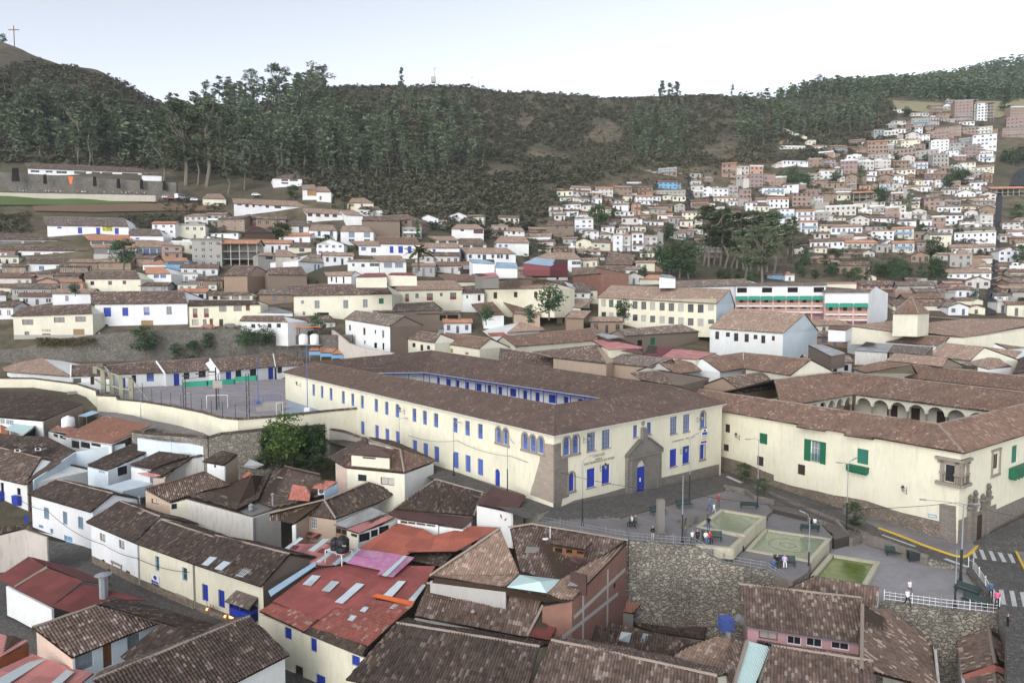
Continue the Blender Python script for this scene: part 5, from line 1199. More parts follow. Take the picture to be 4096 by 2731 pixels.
p=Q('E1',803,462,-.6);b=MB();b.lathe(p,[(1.15,0),(1.18,.3),(1.15,1.6),(.95,1.95),(.3,2.2),(.28,2.3)],16);root=tag(b.build('water_tank',M['wpaint'],None,smooth=True),'round white water tank on the rust brown roof beside the brown wall','water tank')
rt_=PBLD('canopy','small blue grey sheet canopy on posts beside the white tank','canopy',[('s_blue','S',a_('E1',(910,332,1.2),(1010,346,1.1),(1172,290,1.6),(1080,274,1.7)))])
b=MB()
for x,y in((930,460),(1020,430),(1165,330)):p=Q('E1',x,y,-1);b.tube(p,Vector((p.x,p.y,1.1)),.06,n=5)
b.build('post',M['galv'],rt_)
H7=PBLD('house','light blue walled house with dark roof and black window beside the sky blue terrace','house',[('t_dark','N',a_('E1',(1028,915,-2.6),(1258,975,-2.6),(1895,682,-.4),(1600,635,-.3),(1480,690,-.7)))],[('bluewhite',-8,('E1',1030,925,-2.7),('E1',1268,982,-2.6),[('E1',1162,968,1235,1020,'whg')]),('white2',-8,('E1',1268,982,-2.6),('E1',1850,715,-.9),[('E1',1382,918,1502,1012,'dk')])])
mb=MB();P=[Q('E1',*p,-4.3)for p in((1200,1172),(1640,1045),(1810,1130),(1440,1218))];slab('terrace_floor',P,-6,'bluewhite','bluewhite',None,'sky blue painted roof terrace in front of the light blue house','terrace')
PBLD('house','low house with dark netted roof between two pale walls','house',[('t_dark','N',a_('E1',(1528,905,-2.1),(1792,958,-2.1),(2262,812,-.7),(1890,735,-.3))),('t_dark','N',a_('E1',(1735,985,-2.5),(1912,1045,-2.9),(2262,825,-.9),(2200,800,-.7)))],[('white',-8,('E1',1540,925,-2.3),('E1',1760,965,-2.2),[('E1',1655,955,1740,985,'hole')])])
PBLD('canopy','faded pink corrugated lean-to roof on the sky blue terrace','canopy',[('s_pink','S',a_('E1',(1610,1005,-3.0),(1790,1052,-3.1),(1905,1030,-2.7),(1740,990,-2.6)))],[('pinkwall',-5,('E1',1800,1058,-3.1),('E1',1935,1060,-2.9))])
coped_wall('party_wall','tall dirty white party wall with tile coping between the dark roofs',[Q('E0',462,615,-3.1),Q('E0',590,490,-2.0),Q('E0',705,400,-1.1),Q('E0',965,348,-.6)],-9,'dirtywhite',.5)
coped_wall('garden_wall','wavy white plastered wall below the rubble stone wall',[Q('E0',165,150,1.2),Q('E0',400,185,1.2),Q('E0',560,200,1.2),Q('E0',780,215,1.1),Q('E0',940,245,.9),Q('E0',982,262,.7)],-6,'bluewhite',.6,cope=False)
coped_wall('stone_wall','old rubble stone wall below the cream court wall',[Q('E0',100,75,1.6),Q('E0',260,95,1.7),Q('E0',560,115,2.0),Q('E0',990,145,2.4),Q('E0',1130,105,2.9),Q('E0',1320,85,3.1),Q('E0',1560,62,3.3),Q('E0',2000,30,3.5),Q('E0',2350,10,3.7)],-6,'rubble',.7,cope=True)
coped_wall('block_wall','pale concrete block wall stepping down beside the overgrown garden',[Q('B1',668,1080,2.2),Q('B1',790,1100,1.8),Q('B1',960,1160,1.2),Q('B1',1220,1225,.9)],-4,'blockw',.3)
rA=PBLD('house','walled white house with big dark U shaped tiled roofs and grey skylights','house',[('t_mid','N',a_('E0',(530,908,-2.3),(960,785,-1.6),(1250,690,-.7),(940,548,.3),(240,745,-1.0))),('t_dark','N',a_('E0',(1300,1012,-3.1),(1552,895,-2.9),(1700,595,-1.8),(1490,590,-.1),(960,780,-1.5),(730,858,-1.9))),('t_dark','N',a_('E0',(1552,900,-2.9),(1700,595,-1.8),(1880,482,-.3),(2300,580,.2),(2345,860,-1.4),(1760,975,-2.9)))],[('tanwall',-9,('E0',240,760,-1.2),('E0',530,915,-2.4),[('E0',310,860,400,935,'cur')]),('cream2',-9,('E0',530,915,-2.4),('E0',730,865,-2.0),[('E0',543,905,612,985,'dk')]),('dirtywhite',-9,('E0',730,865,-2.0),('E0',1283,1020,-3.1)),('dirtywhite',-9,('E0',1283,1020,-3.1),('E0',1500,1082,-3.2)),('greyplaster',-9,('E0',1500,1075,-3.2),('E0',1830,975,-2.9))],ridges=[(('E0',240,745,-.9),('E0',940,548,.4)),(('E0',1880,482,-.2),('E0',2300,580,.3))],ridgemat='ridge_d')
for P in([(495,705,-1.5),(575,755,-1.9),(640,740,-1.8),(560,690,-1.4)],[(790,645,-.8),(860,685,-1.1),(918,665,-1.0),(850,628,-.6)],[(1700,685,-2.1),(1760,700,-2.1),(1860,635,-1.3),(1810,620,-1.3)],[(1420,790,-2.2),(1480,835,-2.5),(1535,820,-2.5),(1480,775,-2.1)]):skylight(rA,'E0',P,mat='s_grey',lift=.22)
skylight(rA,'E0',[(1370,620,-.8),(1410,635,-.9),(1490,570,-.2),(1455,560,-.2)],'repair_sheet','s_orange',.15)
mb=MB();mb.prism([Q('E0',x,y,z)for x,y,z in((1300,985,-3.3),(1500,1058,-3.4),(1795,962,-3.2),(1560,908,-3.1))],Vector((0,0,.2)));mb.build('flat_roof',M['dkconc'],rA)
b=MB();p=Q('E0',1485,995,-3.2);b.tube(p,p+Vector((0,0,.5)),.35,n=10);b.lathe(p+Vector((0,0,.5)),[(.25,0),(.4,.12),(.05,.4)],10);tag(b.build('roof_vent',M['galv'],None),'squat round metal vent on the flat grey roof corner','vent')
def chimney(label,c,x,yb,yt,zb,r,mat,cap=True,name='chimney_pipe'):
 p=Q(c,x,yb,zb);px,py=src(c,x,yt);rr=ray(px,py);h=(CAM+rr*(p.y/rr.y)).z;root=thing(name,label,'chimney',p);b=MB();b.tube(p,Vector((p.x,p.y,h)),r,n=8);b.build('pipe',M[mat],root)
 if cap:b=MB();b.lathe(Vector((p.x,p.y,h)),[(r*1.1,0),(r*2,.08),(r*.4,.3)],8);b.build('cowl',M['galv'],root)
chimney('tall orange rusty chimney pipe before the white walled house','E0',638,1160,830,-6.5,.13,'rustp')
chimney('grey chimney pipe beside the orange sheet panel','E0',1740,960,820,-3,.14,'galv')
chimney('short grey pipe on the left wall behind the street row','E0',175,925,850,-5.5,.14,'galv')
chimney('grey square chimney among the dark red sheet roofs','A0',785,925,755,-6.4,.42,'galv')
chimney('rust coloured chimney pipe on the mottled roof','A1',1685,1160,1035,-5.0,.12,'rustp')
chimney('small grey vent pipe on the big dark roof','A1',1190,1225,1170,-4.6,.12,'galv')
PBLD('shed','small white and brown shed with mixed tile and sheet roof above the U shaped roofs','shed',[('t_dark','N',a_('E0',(908,428,.5),(1158,470,.5),(1325,345,1.5),(1150,300,1.7)))],[('white',-3,('E0',965,440,.4),('E0',1170,475,.4),[('E0',1045,462,1072,500,'hole')]),('tanwall',-3,('E0',1170,470,.4),('E0',1325,350,1.3))])
PBLD('canopy','tilted grey corrugated awning on a white frame beside the small shed','canopy',[('s_grey','S',a_('E0',(1380,490,-.5),(1520,515,-.5),(1640,465,-.1),(1470,400,.6)))])
pn=PBLD('roof_panel','orange red tile sheet standing tilted on the dark roof beside the air conditioners','panel',[('t_brightred','S',a_('E2',(158,580,-1.6),(405,600,-1.6),(425,430,.1),(215,405,.1)))])
PBLD('roof_canopy','small red tiled canopy over the air conditioners','canopy',[('t_brightred','S',a_('E2',(430,445,.2),(585,470,.2),(735,375,1.1),(560,345,1.2)))],[('s_blue',-1.6,('E2',585,472,.3),('E2',740,378,1.0))])
for i,(x,y)in enumerate(((553,520),(662,512))):
 p=Q('E2',x,y,-1.0);rt_=thing('air_conditioner',['left white air conditioner under the small red canopy','right white air conditioner under the small red canopy'][i],'air conditioner',p,'air conditioners on the dark roof');b=MB();b.box(p,.95,.4,1.0,.0 if i==0 else .7);b.build('casing',M['wpaint'],rt_)
 b=MB();c_=p+Vector((-.05,-.22,.5));b.prism([c_+Vector((.33*math.cos(t*.5236),0,.33*math.sin(t*.5236)))for t in range(12)],Vector((0,-.02,0)));b.build('fan_grille',M['greycloth'],rt_)
rD=PBLD('house','tan plastered house with worn tile roof and teal curtained window above the pink terrace','house',[('t_mid','N',a_('E2',(-60,805,-2.2),(215,860,-2.5),(395,765,-2.1),(578,585,-.2),(-60,740,-1.2))),('t_dark','N',a_('E2',(395,760,-2.1),(718,808,-2.1),(578,585,-.2))),('t_dark','N',a_('E2',(718,808,-2.1),(1215,622,-1.5),(1455,482,-.6),(1090,380,.6),(578,585,-.2)))],[('tanwall',-7,('E2',240,862,-2.5),('E2',400,768,-2.2)),('tanwall',-7,('E2',400,768,-2.2),('E2',715,815,-2.2),[('E2',420,800,492,930,'whg')]),('white',-7,('E2',200,872,-2.6),('E2',242,868,-2.5)),('greyplaster',-4.0,('E2',718,812,-2.1),('E2',1215,628,-1.6))],ridges=[(('E2',-60,740,-1.1),('E2',578,585,-.1)),(('E2',578,585,-.1),('E2',718,806,-2.0)),(('E2',578,585,-.1),('E2',1090,380,.7))])
PBLD('small_awning','small bright red corrugated awning on the tan house wall','awning',[('s_red','S',a_('E2',(308,1000,-4.6),(435,1035,-4.6),(540,990,-4.3),(410,955,-4.1)))])
PBLD('house','rear wing with grey and rose corrugated roofs and a band of old windows','house',[('s_grey','S',a_('E2',(685,875,-2.4),(842,918,-2.5),(1315,748,-1.8),(1140,668,-1.5))),('s_pink','S',a_('E2',(843,928,-2.6),(985,975,-2.8),(1412,795,-2.1),(1240,762,-1.8)))],[('woodl',-6,('E2',712,890,-2.6),('E2',845,925,-2.7),[('E2',718,905,778,985,'dkb'),('E2',782,918,842,1000,'dkb')]),('cream2',-6,('E2',845,935,-2.8),('E2',975,980,-2.9),[('E2',890,960,968,1030,'dkb')]),('white',-6,('E2',975,980,-2.9),('E2',1435,812,-2.3),[('E2',985,985,1120,1055,'dkb'),('E2',1130,945,1215,1005,'dkb'),('E2',1225,900,1345,960,'dkb')])])
rG=house('house','house with large dark weathered tile roof behind the red corrugated sheets',Q('E2',1395,690,-1.0),Q('E2',2335,775,-1.0),('E2',1890,345),('E2',2440,497),-4,'dirtywhite','t_dark',NEAR,ends='hh')
PBLD('lean_to','rusty sheet lean-to with a row of wooden framed windows','lean-to',[('s_rust','S',a_('E2',(1320,745,-1.7),(1440,800,-1.8),(1900,862,-1.8),(2205,915,-1.8),(2340,800,-1.2),(1400,690,-1.1)))],[('white',-4.5,('E2',1440,806,-1.9),('E2',1920,872,-1.9),[('E2',1475,815,1555,868,'wd'),('E2',1560,822,1650,876,'wd'),('E2',1660,832,1770,890,'wd'),('E2',1780,845,1885,905,'wd')]),('white',-4.5,('E2',1930,885,-1.9),('E2',2205,922,-1.9)),('white',-4.5,('E2',2205,922,-1.9),('E2',2310,830,-1.4))])
for x0 in(1345,1520,1620,1780):pass
PBLD('shed','white shed with wavy rusted dark roof against the school wall','shed',[('s_rust','S',a_('A1',(1700,212,.6),(2012,278,.3),(2085,155,1.4),(1832,92,1.7)))],[('white',-4,('A1',1712,225,.4),('A1',1985,282,.2)),('dirtywhite',-4,('A1',1985,282,.2),('A1',2065,200,.6))])
b=MB();r0=Q('A1',1930,345,-1.0)
for i in range(14):p=r0+Vector((RND.uniform(-.6,.9),RND.uniform(-.3,.3),RND.uniform(0,.4)));b.tube(p,p+Vector((RND.uniform(-.2,.2),.1,.4)),.1,n=5)
tag(b.build('tile_pile',M['t_brick'],None),'small pile of spare roof tiles beside the white shed','pile')
cr_=PBLD('house','cream house with hipped red brown roof and roof lantern beside the long school facade','house',[('t_red','N',a_('B1',(785,1395,2.2),(1292,1442,2.2),(1258,1250,4.4),(1000,1230,4.3))),('t_red','N',a_('B1',(1292,1442,2.2),(1557,1342,2.2),(1258,1250,4.4))),('t_dark','N',a_('B1',(645,1315,2.0),(785,1395,2.2),(1000,1230,4.3),(985,1165,4.2))),('t_dark','N',a_('B1',(1557,1342,2.2),(1200,1180,2.2),(985,1165,4.2),(1258,1250,4.4)))],[('cream2',-5,('B1',812,1402,2.1),('B1',1292,1448,2.1),[('B1',902,1455,975,1518,'dk'),('B1',1092,1478,1208,1552,'cur')]),('white',-5,('B1',1292,1448,2.1),('B1',1535,1360,2.1)),('pinkwall',-5,('B1',715,1350,2.0),('B1',812,1402,2.1),[('B1',725,1375,750,1430,'whg')])],ridges=[(('B1',1292,1440,2.3),('B1',1258,1250,4.5)),(('B1',985,1165,4.3),('B1',1258,1250,4.5))])
lt=PBLD('roof_lantern','long low cream roof lantern with patched sheet roof on the hipped house','dormer',[('s_rust','S',a_('B1',(850,1285,4.0),(1170,1312,4.0),(1205,1265,4.8),(955,1222,5.0)))],[('cream2',2.5,('B1',848,1292,4.0),('B1',1165,1318,4.0),[('B1',942,1300,1050,1332,'wood' if 0 else 'ddoor')])],base=2.5)
rS=PBLD('market_roof','wide patchwork roof of faded red corrugated sheets with pale skylights','roof',[('s_red','S',a_('A1',(170,962,-5.3),(520,1092,-5.5),(640,1000,-5.2),(830,1022,-5.2),(930,925,-4.9),(1232,975,-5.0),(1400,692,-4.1),(720,676,-4.1),(500,702,-4.2)))],base=-10)
rT=PBLD('yellow_house','cream street house with blue shutters and red tiled roof edge below the patchwork sheets','house',[('t_brightred','N',a_('A1',(72,1028,-5.7),(405,1180,-5.8),(520,1090,-5.5),(172,960,-5.3))),('t_brightred','N',a_('A1',(448,1148,-5.8),(885,1302,-5.8),(1105,1090,-5.1),(1235,1000,-5.0),(940,940,-5.0),(830,1022,-5.25),(650,1000,-5.3))),('t_dark','N',a_('A1',(388,1186,-6.1),(852,1368,-6.1),(892,1300,-5.6),(452,1140,-5.6)))],[('cream',-11,('A1',75,1045,-5.8),('A1',862,1372,-6.2),[('A1',260,1138,315,1248,'bshut'),('A1',457,1220,505,1342,'bshut'),('A1',768,1350,830,1452,'bshut'),('A1',497,1492,570,1640,'bdoor'),('A1',338,1425,402,1580,'ddoor')])])
def S1z(x,y):return None
S1a,S1b,S1c=Q('A1',170,962,-5.3),Q('A1',1232,975,-5.0),Q('A1',720,676,-4.1);S1n=(S1b-S1a).cross(S1c-S1a).normalized()
def onS1(x,y,l):px,py=src('A1',x,y);return hit_plane(px,py,S1a,S1n)+Vector((0,0,l))
def s1(name,mat,pts,l=.16,thick=.03,root=None):
 P=[onS1(x,y,l)for x,y in pts];mb=MB();tile_face(mb,P,P[0],P[1],pitch=.2,prof=4,amp=.035,sag=0,thick=thick,urow=.3);mb.build(name,[M[mat],M[mat]],root or rS)
for P in([(398,838),(462,850),(535,775),(470,768)],[(540,885),(600,895),(676,820),(615,812)],[(640,972),(700,985),(866,838),(805,828)],[(1005,922),(1075,932),(1178,815),(1120,812)],[(1195,958),(1240,968),(1330,842),(1300,840)],[(828,1040),(868,1050),(900,1012),(862,1006)],[(735,1108),(775,1118),(808,1078),(768,1072)],[(878,1158),(920,1168),(953,1128),(912,1120)],[(1055,1020),(1095,1028),(1125,995),(1088,988)]):s1('skylight','s_clear',P,.22)
s1('orange_strip','orangep',[(922,928),(1225,1002),(1242,970),(960,908)],.2)
s1('magenta_sheet','s_magenta',[(728,682),(992,738),(958,770),(1080,790),(1242,640),(1130,618),(838,576)],.3)
s1('yellow_sheet','s_teal',[(692,668),(735,678),(838,578),(805,572)],.34);s1('yellow_sheet','s_teal',[(998,780),(1035,788),(1190,635),(1160,630)],.36)
s1('blue_sheet','s_blue',[(138,905),(158,948),(500,712),(490,680)],.45);s1('blue_sheet','s_blue',[(622,690),(650,700),(712,645),(685,636)],.3)
rP=PBLD('pink_terrace_roof','faded pink sheet roof with pale blue strips beside the black tanks','roof',[('s_pink','S',a_('A1',(260,582,-4.9),(500,690,-4.6),(700,672,-4.4),(830,575,-3.8),(610,510,-3.8),(350,500,-4.2)))],base=-9)
for P in([(265,582),(300,590),(405,508),(375,500)],[(440,600),(480,610),(608,512),(555,512)],[(498,690),(530,695),(662,592),(620,588)]):s1('pale_strip','s_clear',P,.5,root=rP)
for P in([(505,612),(570,625),(605,590),(540,586)],[(300,588),(345,596),(378,568),(330,560)],[(380,540),(410,548),(440,535),(400,530)]):s1('red_patch','s_dkred',P,.52,root=rP)
PBLD('market_roof','bright red corrugated roof with a hanging cable behind the magenta sheets','roof',[('s_orange','S',a_('E2',(970,1165,-3.9),(1482,1275,-3.9),(1895,1012,-2.8),(1750,930,-2.6),(1440,852,-2.4)))],base=-10)
PBLD('market_roof','orange red corrugated roof beside the pale tan hipped roof','roof',[('s_orange','S',a_('A1',(1188,578,-3.5),(1560,576,-3.2),(1885,392,-1.7),(1680,385,-1.9),(1395,452,-2.6)))],base=-10)
PBLD('market_roof','dark roof sheet filling the gap under the orange red sheets','roof',[('t_dark','S',a_('A1',(1160,630,-4.4),(1440,690,-4.4),(1570,570,-4.0),(1195,575,-4.0)))],base=-10)  # single dark quad closing the gap below the orange red sheets
st_=thing('tank_stand','pale slatted stand carrying the two black tanks','stand',Q('E2',745,1230,-4));P=[Q('E2',*p,-3.0)for p in((590,1168),(785,1235),(905,1170),(720,1125))];b=MB()
for k in range(9):a=P[0].lerp(P[1],k/9);c_=P[3].lerp(P[2],k/9);d_=(P[1]-P[0])/9*.6;b.prism([a,a+d_,c_+d_,c_],Vector((0,0,.06)))
b.build('slatted_top',M['wpaint'],st_)
for p in P:b=MB();b.tube(p-Vector((0,0,1.6)),p,.06,n=4);b.build('leg',M['wpaint'],st_)
for x,y,r_,h_,lb in((707,1165,.5,1.35,'smaller black water tank on the slatted stand'),(797,1190,.72,1.75,'larger black water tank with white lettering on the slatted stand')):
 p=Q('E2',x,y,-2.95);b=MB();b.lathe(p,[(r_*.97,0),(r_,.1),(r_,h_*.3),(r_*.96,h_*.33),(r_,h_*.36),(r_,h_*.75),(r_*.75,h_*.88),(r_*.45,h_*.9),(r_*.45,h_),(r_*.1,h_)],18);o=tag(b.build('water_tank',M['black'],None,smooth=True),lb,'water tank')
 if r_>.6:
  Wt=Wall(p+Vector((-.1,-r_-.0,0)),p+Vector((1,-r_+.05,0)),0,1,out=Vector((0,-1,0)));bb=MB();cu=bpy.data.curves.new('t','FONT');text_on(o,Wt,'Rotoplas','E2',790,1130,835,.3,'wpaint',t=.03)
bk=PBLD('brick_house','tall brick sided house with tan, mottled and orange roofs around a pale skylight','house',[('t_tan','N',a_('A1',(1352,762,-1.4),(1930,852,-1.1),(2037,750,-.7),(1888,400,2.0))),('t_mott','N',a_('A2',(150,757,-.7),(460,795,-.6),(960,492,.7),(240,372,2.1),(75,400,2.0))),('t_tan','N',a_('A2',(352,897,-.7),(452,948,-1.0),(548,940,-.9),(955,518,.2),(945,500,.5),(460,795,-.5))),('t_mid','N',a_('A1',(1375,805,-1.9),(2340,965,-1.9),(2300,925,-1.3),(1930,855,-1.2),(1400,775,-1.4)))],[('brick',-11,('A2',545,942,-1.0),('A2',955,520,.1),[('A2',858,822,880,845,'hole')]),('brick',-11,('A2',320,985,-2.0),('A2',545,942,-1.0)),('greyplaster',-6,('A1',1360,790,-1.7),('A1',1930,860,-1.3))],ridges=[(('A1',1352,760,-1.2),('A1',1888,398,2.1)),(('A2',60,395,2.1),('A2',240,370,2.2)),(('A2',240,370,2.2),('A2',965,490,.8))])
bW=Wall(Q('A2',545,942,-1.0),Q('A2',955,520,.1),-11,0,0,out=Vector((1,-.4,0)))
for(x0,y0,x1,y1,h_)in((560,1085,945,720,.35),(470,1240,890,905,.35)):
 a=bW.uz('A2',x0,y0);c_=bW.uz('A2',x1,y1);b=MB();b.prism([bW.pt(a[0],a[1],.03),bW.pt(c_[0],c_[1],.03),bW.pt(c_[0],c_[1]+h_,.03),bW.pt(a[0],a[1]+h_,.03)],bW.n*.03);b.build('concrete_band',M['concrete'],bk)
for x in(628,812):u=bW.uz('A2',x,900)[0];b=MB();bar(b,bW,u-.15,u+.15,-11,-.9+.0*u,0,.035);b.build('concrete_pillar',M['concrete'],bk)
mb=MB();B4=[Q('A2',*p)+Vector((0,0,.1))for p in((50,852,-.9),(352,897,-.6),(462,795,-.45),(150,757,-.5))];ap=Q('A2',300,800,.2)
for i in range(4):mb.poly([B4[i],B4[(i+1)%4],ap])
mb.build('pyramid_skylight',M['s_teal'],bk)
dm=PBLD('dormer','long dormer with three openings on the mottled roof of the brick house','dormer',[('t_mott','N',a_('A2',(380,520,1.35),(640,560,1.2),(700,505,1.5),(385,475,1.8)))],[('wood',-.3,('A2',400,530,1.2),('A2',635,565,1.1),[('A2',415,540,470,590,'hole'),('A2',500,548,545,592,'hole'),('A2',580,555,632,598,'hole')])],base=0)
for P,m_ in(([(668,590,-.0),(745,600,-.0),(800,520,.6),(715,515,.7)],'glass'),([(185,595,.6),(290,600,.4),(300,560,.7),(200,550,.9)],'dkconc'),([(520,660,.0),(610,690,-.2),(645,645,.1),(545,630,.3)],'s_rust')):mb=MB();mb.prism([Q('A2',x,y,z)+Vector((0,0,.2))for x,y,z in P],Vector((0,0,.06)));mb.build('skylight',M[m_],bk)
p=Q('A2',340,480,1.2);b=MB();b.tube(p+Vector((.5,0,-.5)),p+Vector((.5,0,1.2)),.04,n=5);b.lathe(p,[(.36,0),(.4,.06),(.3,.12)],12);tag(b.build('satellite_dish',M['wpaint'],None),'white round satellite dish on the mottled roof by the railing','satellite dish')
PBLD('metal_hood','dented metal ventilation hood on the orange verge of the brick house','vent',[('s_grey','S',a_('A2',(505,835,-.3),(580,840,-.3),(660,775,.1),(560,760,.2)))],[('s_rust',-1,('A2',530,720,.9),('A2',650,750,.9))])
PBLD('house','house with speckled pink and brown tile roof and grey gutter at the bottom centre','house',[('t_mott','N',a_('A1',(1245,1060,-4.5),(2090,1222,-4.5),(2215,940,-2.4),(1335,815,-2.3))),('s_dkred','S',a_('A2',(205,1212,-4.3),(372,1245,-4.4),(520,1002,-2.7),(325,985,-2.5)))],[('greyplaster',-9,('A1',1240,1072,-4.6),('A1',2082,1232,-4.6)),('greyplaster',-9,('A2',195,1225,-4.5),('A2',365,1255,-4.5))],ridges=[(('A1',1335,815,-2.2),('A1',2215,940,-2.3)),(('A2',320,985,-2.4),('A2',200,1215,-4.3))])
HB=house('house','big dark tiled roof filling the bottom centre, below the grey gutter',Q('A1',722,1542,-5.6),Q('A2',150,1830,-5.6),('A1',1105,1115),('A2',300,1292),-10,'cream2','t_dark',NEAR)
HC=house('house','brown tiled roof at the bottom with long mortared ridge, right of the dark one',Q('A2',150,1790,-5.7),Q('A2',1720,2120,-5.7),('A2',385,1242),('A2',1640,1512),-10,'cream2','t_mott',NEAR)
PBLD('house','narrow tile strip and mint green sheet at the bottom, left of the pink house front','house',[('t_mott','N',a_('A2',(1600,1640,-5.6),(1745,1640,-5.6),(1862,1255,-4.0),(1745,1238,-4.0))),('s_teal','S',a_('A2',(1745,1650,-5.7),(1900,1640,-5.7),(2042,1290,-4.2),(1862,1255,-4.1)))],[('pinkwall',-9,('A2',1600,1650,-5.8),('A2',1745,1650,-5.8))],ridges=[(('A2',1862,1255,-3.9),('A2',1745,1640,-5.5))])
HE=house('house','brown tiled roof at the bottom edge in front of the pink house',Q('A3',60,1650,-5.6),Q('A3',945,1850,-5.6),('A3',170,1287),('A3',940,1402),-10,'cream2','t_mott',NEAR)
HP=house('pink_house','pink walled house with brown tiled roof and a row of windows',Q('A2',1855,1142,-4.2),Q('A3',858,1272,-4.2),('A2',1802,822),('A3',843,924),-9,'pinkbright','t_mott',NEAR,wins=[('f','A3',75,1172,215,1252,'cur'),('f','A3',287,1208,395,1290,'wh'),('f','A3',432,1222,552,1308,'wh'),('f','A3',620,1252,757,1330,'wh')],under='galv')
PBLD('house','house with hipped orange brown roof just below the lowest pool','house',[('t_mott','N',a_('A3',(500,895,-2.9),(960,1014,-3.4),(980,843,-1.5),(490,757,-1.3))),('t_mott','N',a_('A3',(285,856,-2.4),(560,892,-3.0),(490,757,-1.3)))],[('dirtywhite',-11,('A3',958,1018,-3.4),('A3',982,850,-1.6))])
PBLD('house','wide brown tiled slope falling to the right beside the pink house','house',[('t_mid','N',a_('A3',(1425,1620,-6.6),(1388,1290,-5.6),(1285,1205,-5.2),(1025,1037,-4.0),(856,978,-2.2),(850,1470,-3.9)))],[('dirtywhite',-12,('A3',1395,1300,-5.8),('A3',1425,1620,-6.7)),('dirtywhite',-12,('A3',1028,1042,-4.2),('A3',1390,1295,-5.7))],ridges=[(('A3',856,978,-2.1),('A3',850,1470,-3.8))])
HR_=PBLD('house','gabled brown tiled house with mortared ridge and orange trim at the bottom right corner','house',[('t_mid','N',a_('A3',(1612,1505,-6.0),(1566,1175,-6.0),(1802,1107,-4.4),(1862,1425,-4.4))),('t_mid','N',a_('A3',(1935,1168,-6.0),(2230,1560,-6.0),(1862,1425,-4.4),(1802,1107,-4.4))),('t_mid','N',a_('A3',(1640,1760,-6.6),(1600,1545,-6.5),(1850,1472,-5.2),(1880,1700,-5.2))),('t_mid','N',a_('A3',(2260,1700,-6.6),(1880,1700,-5.2),(1850,1472,-5.2),(2200,1620,-6.5)))],[('dirtywhite',-12,('A3',1575,1180,-6.1),('A3',1612,1600,-6.1)),('dirtywhite',-12,('A3',1940,1175,-6.1),('A3',2230,1565,-6.1))],ridges=[(('A3',1802,1105,-4.3),('A3',1862,1427,-4.3)),(('A3',1850,1472,-5.1),('A3',1880,1700,-5.1))])
b=MB()
for a,c_ in((('A3',1620,1512,-6.0),('A3',1862,1432,-4.4)),(('A3',1862,1432,-4.4),('A3',2240,1600,-6.0))):a=Q(*a);c_=Q(*c_);b.prism([a,c_,c_+Vector((0,-.1,-.45)),a+Vector((0,-.1,-.45))],Vector((0,-.15,0)))
b.build('orange_trim',M['t_brightred'],HR_)
def simple_roofs(items):
 for nm,lb,mat,qn,pts,zb in items:
  P=a_('A2',*pts);PBLD(nm,lb,'house' if nm=='house' else nm.replace('_',' '),[(mat,qn,P)],[('dkconc',zb,P[0],P[1])],base=zb)
simple_roofs([('house','low dark tiled house with two grey skylights in the hollow under the stone wall','t_dark','N',[(770,1320,-7.6),(1300,1420,-7.6),(1445,1245,-6.2),(830,1118,-6.2)],-11),('house','small dark tiled house wing tilted against the brick wall in the hollow','t_dark','N',[(580,1265,-6.6),(830,1330,-6.8),(905,1248,-5.9),(715,1118,-5.2)],-11),('house','tan tiled house wing beside the blue duct box in the hollow','t_tan','N',[(1290,1410,-6.8),(1640,1520,-6.4),(1760,1240,-5.0),(1640,1215,-5.0),(1372,1290,-5.6)],-11),('shed','long black sheet shed along the foot of the stone retaining wall','s_rust','S',[(900,1090,-9.0),(1540,1190,-9.0),(1610,1080,-8.2),(1440,1020,-8.0),(1080,988,-8.0),(930,1030,-8.2)],-12),('shed','low dark tiled shed between the black sheds and the skylight roof','t_dark','N',[(1180,1190,-8.6),(1540,1240,-8.4),(1550,1185,-8.0),(900,1090,-8.4)],-12),('lean_to','small rust brown tiled lean-to in the corner of brick and stone walls','t_brick','N',[(892,1025,-6.6),(1005,1042,-6.6),(1062,975,-6.0),(938,943,-6.0)],-9)])
for P in([(895,1260,-7.0),(975,1275,-7.0),(995,1205,-6.4),(915,1195,-6.4)],[(1050,1305,-7.3),(1105,1318,-7.3),(1140,1215,-6.5),(1080,1205,-6.4)]):mb=MB();mb.prism([Q('A2',x,y,z)+Vector((0,0,.2))for x,y,z in P],Vector((0,0,.08)));tag(mb.build('roof_window',M['glassl'],None),'left grey roof window on the dark hollow roof' if P[0][0]==895 else 'right grey roof window on the dark hollow roof','roof window')
b=MB();p=Q('A2',1705,1165,-6.5);b.box(p,1.15,1.0,1.2,.2);root=tag(b.build('duct_box',M['blue2'],None),'blue ventilation box with silver duct beside the pink house','duct')
b=MB();b.tube(p+Vector((1,-.2,1.3)),p+Vector((2.1,-.2,.6)),.4,n=6);b.tube(p+Vector((0,-.8,.2)),p+Vector((-.2,-1.2,-1.6)),.3,n=6);b.build('duct_pipe',M['galv'],root)
HN=house('house','pink gabled house with speckled tile roof and glass block window in the lower left',Q('A0',545,1380,-5),Q('A0',1218,1108,-5),('A0',245,1150),('A0',725,985),-9.5,'bluewhite','t_mott',NEAR,sides={'l':'pinkwall'},wins=[('f','A0',565,1350,705,1440,'grid'),('f','A0',775,1285,850,1430,'door'),('f','A0',960,1220,1060,1280,'grid')])
PBLD('house','long dark roof slope facing the lower street beyond the speckled roof','house',[('t_dark','N',a_('A0',(1625,1130,-5.6),(870,925,-5.4),(735,975,-3.6),(1215,1112,-3.7),(1505,1207,-3.7)))])
PBLD('house','dark tiled wing between the speckled roof and the large bottom roof','house',[('t_dark','N',a_('A0',(912,1374,-5.2),(1005,1425,-5.2),(1510,1207,-3.7),(1218,1115,-3.7)))])
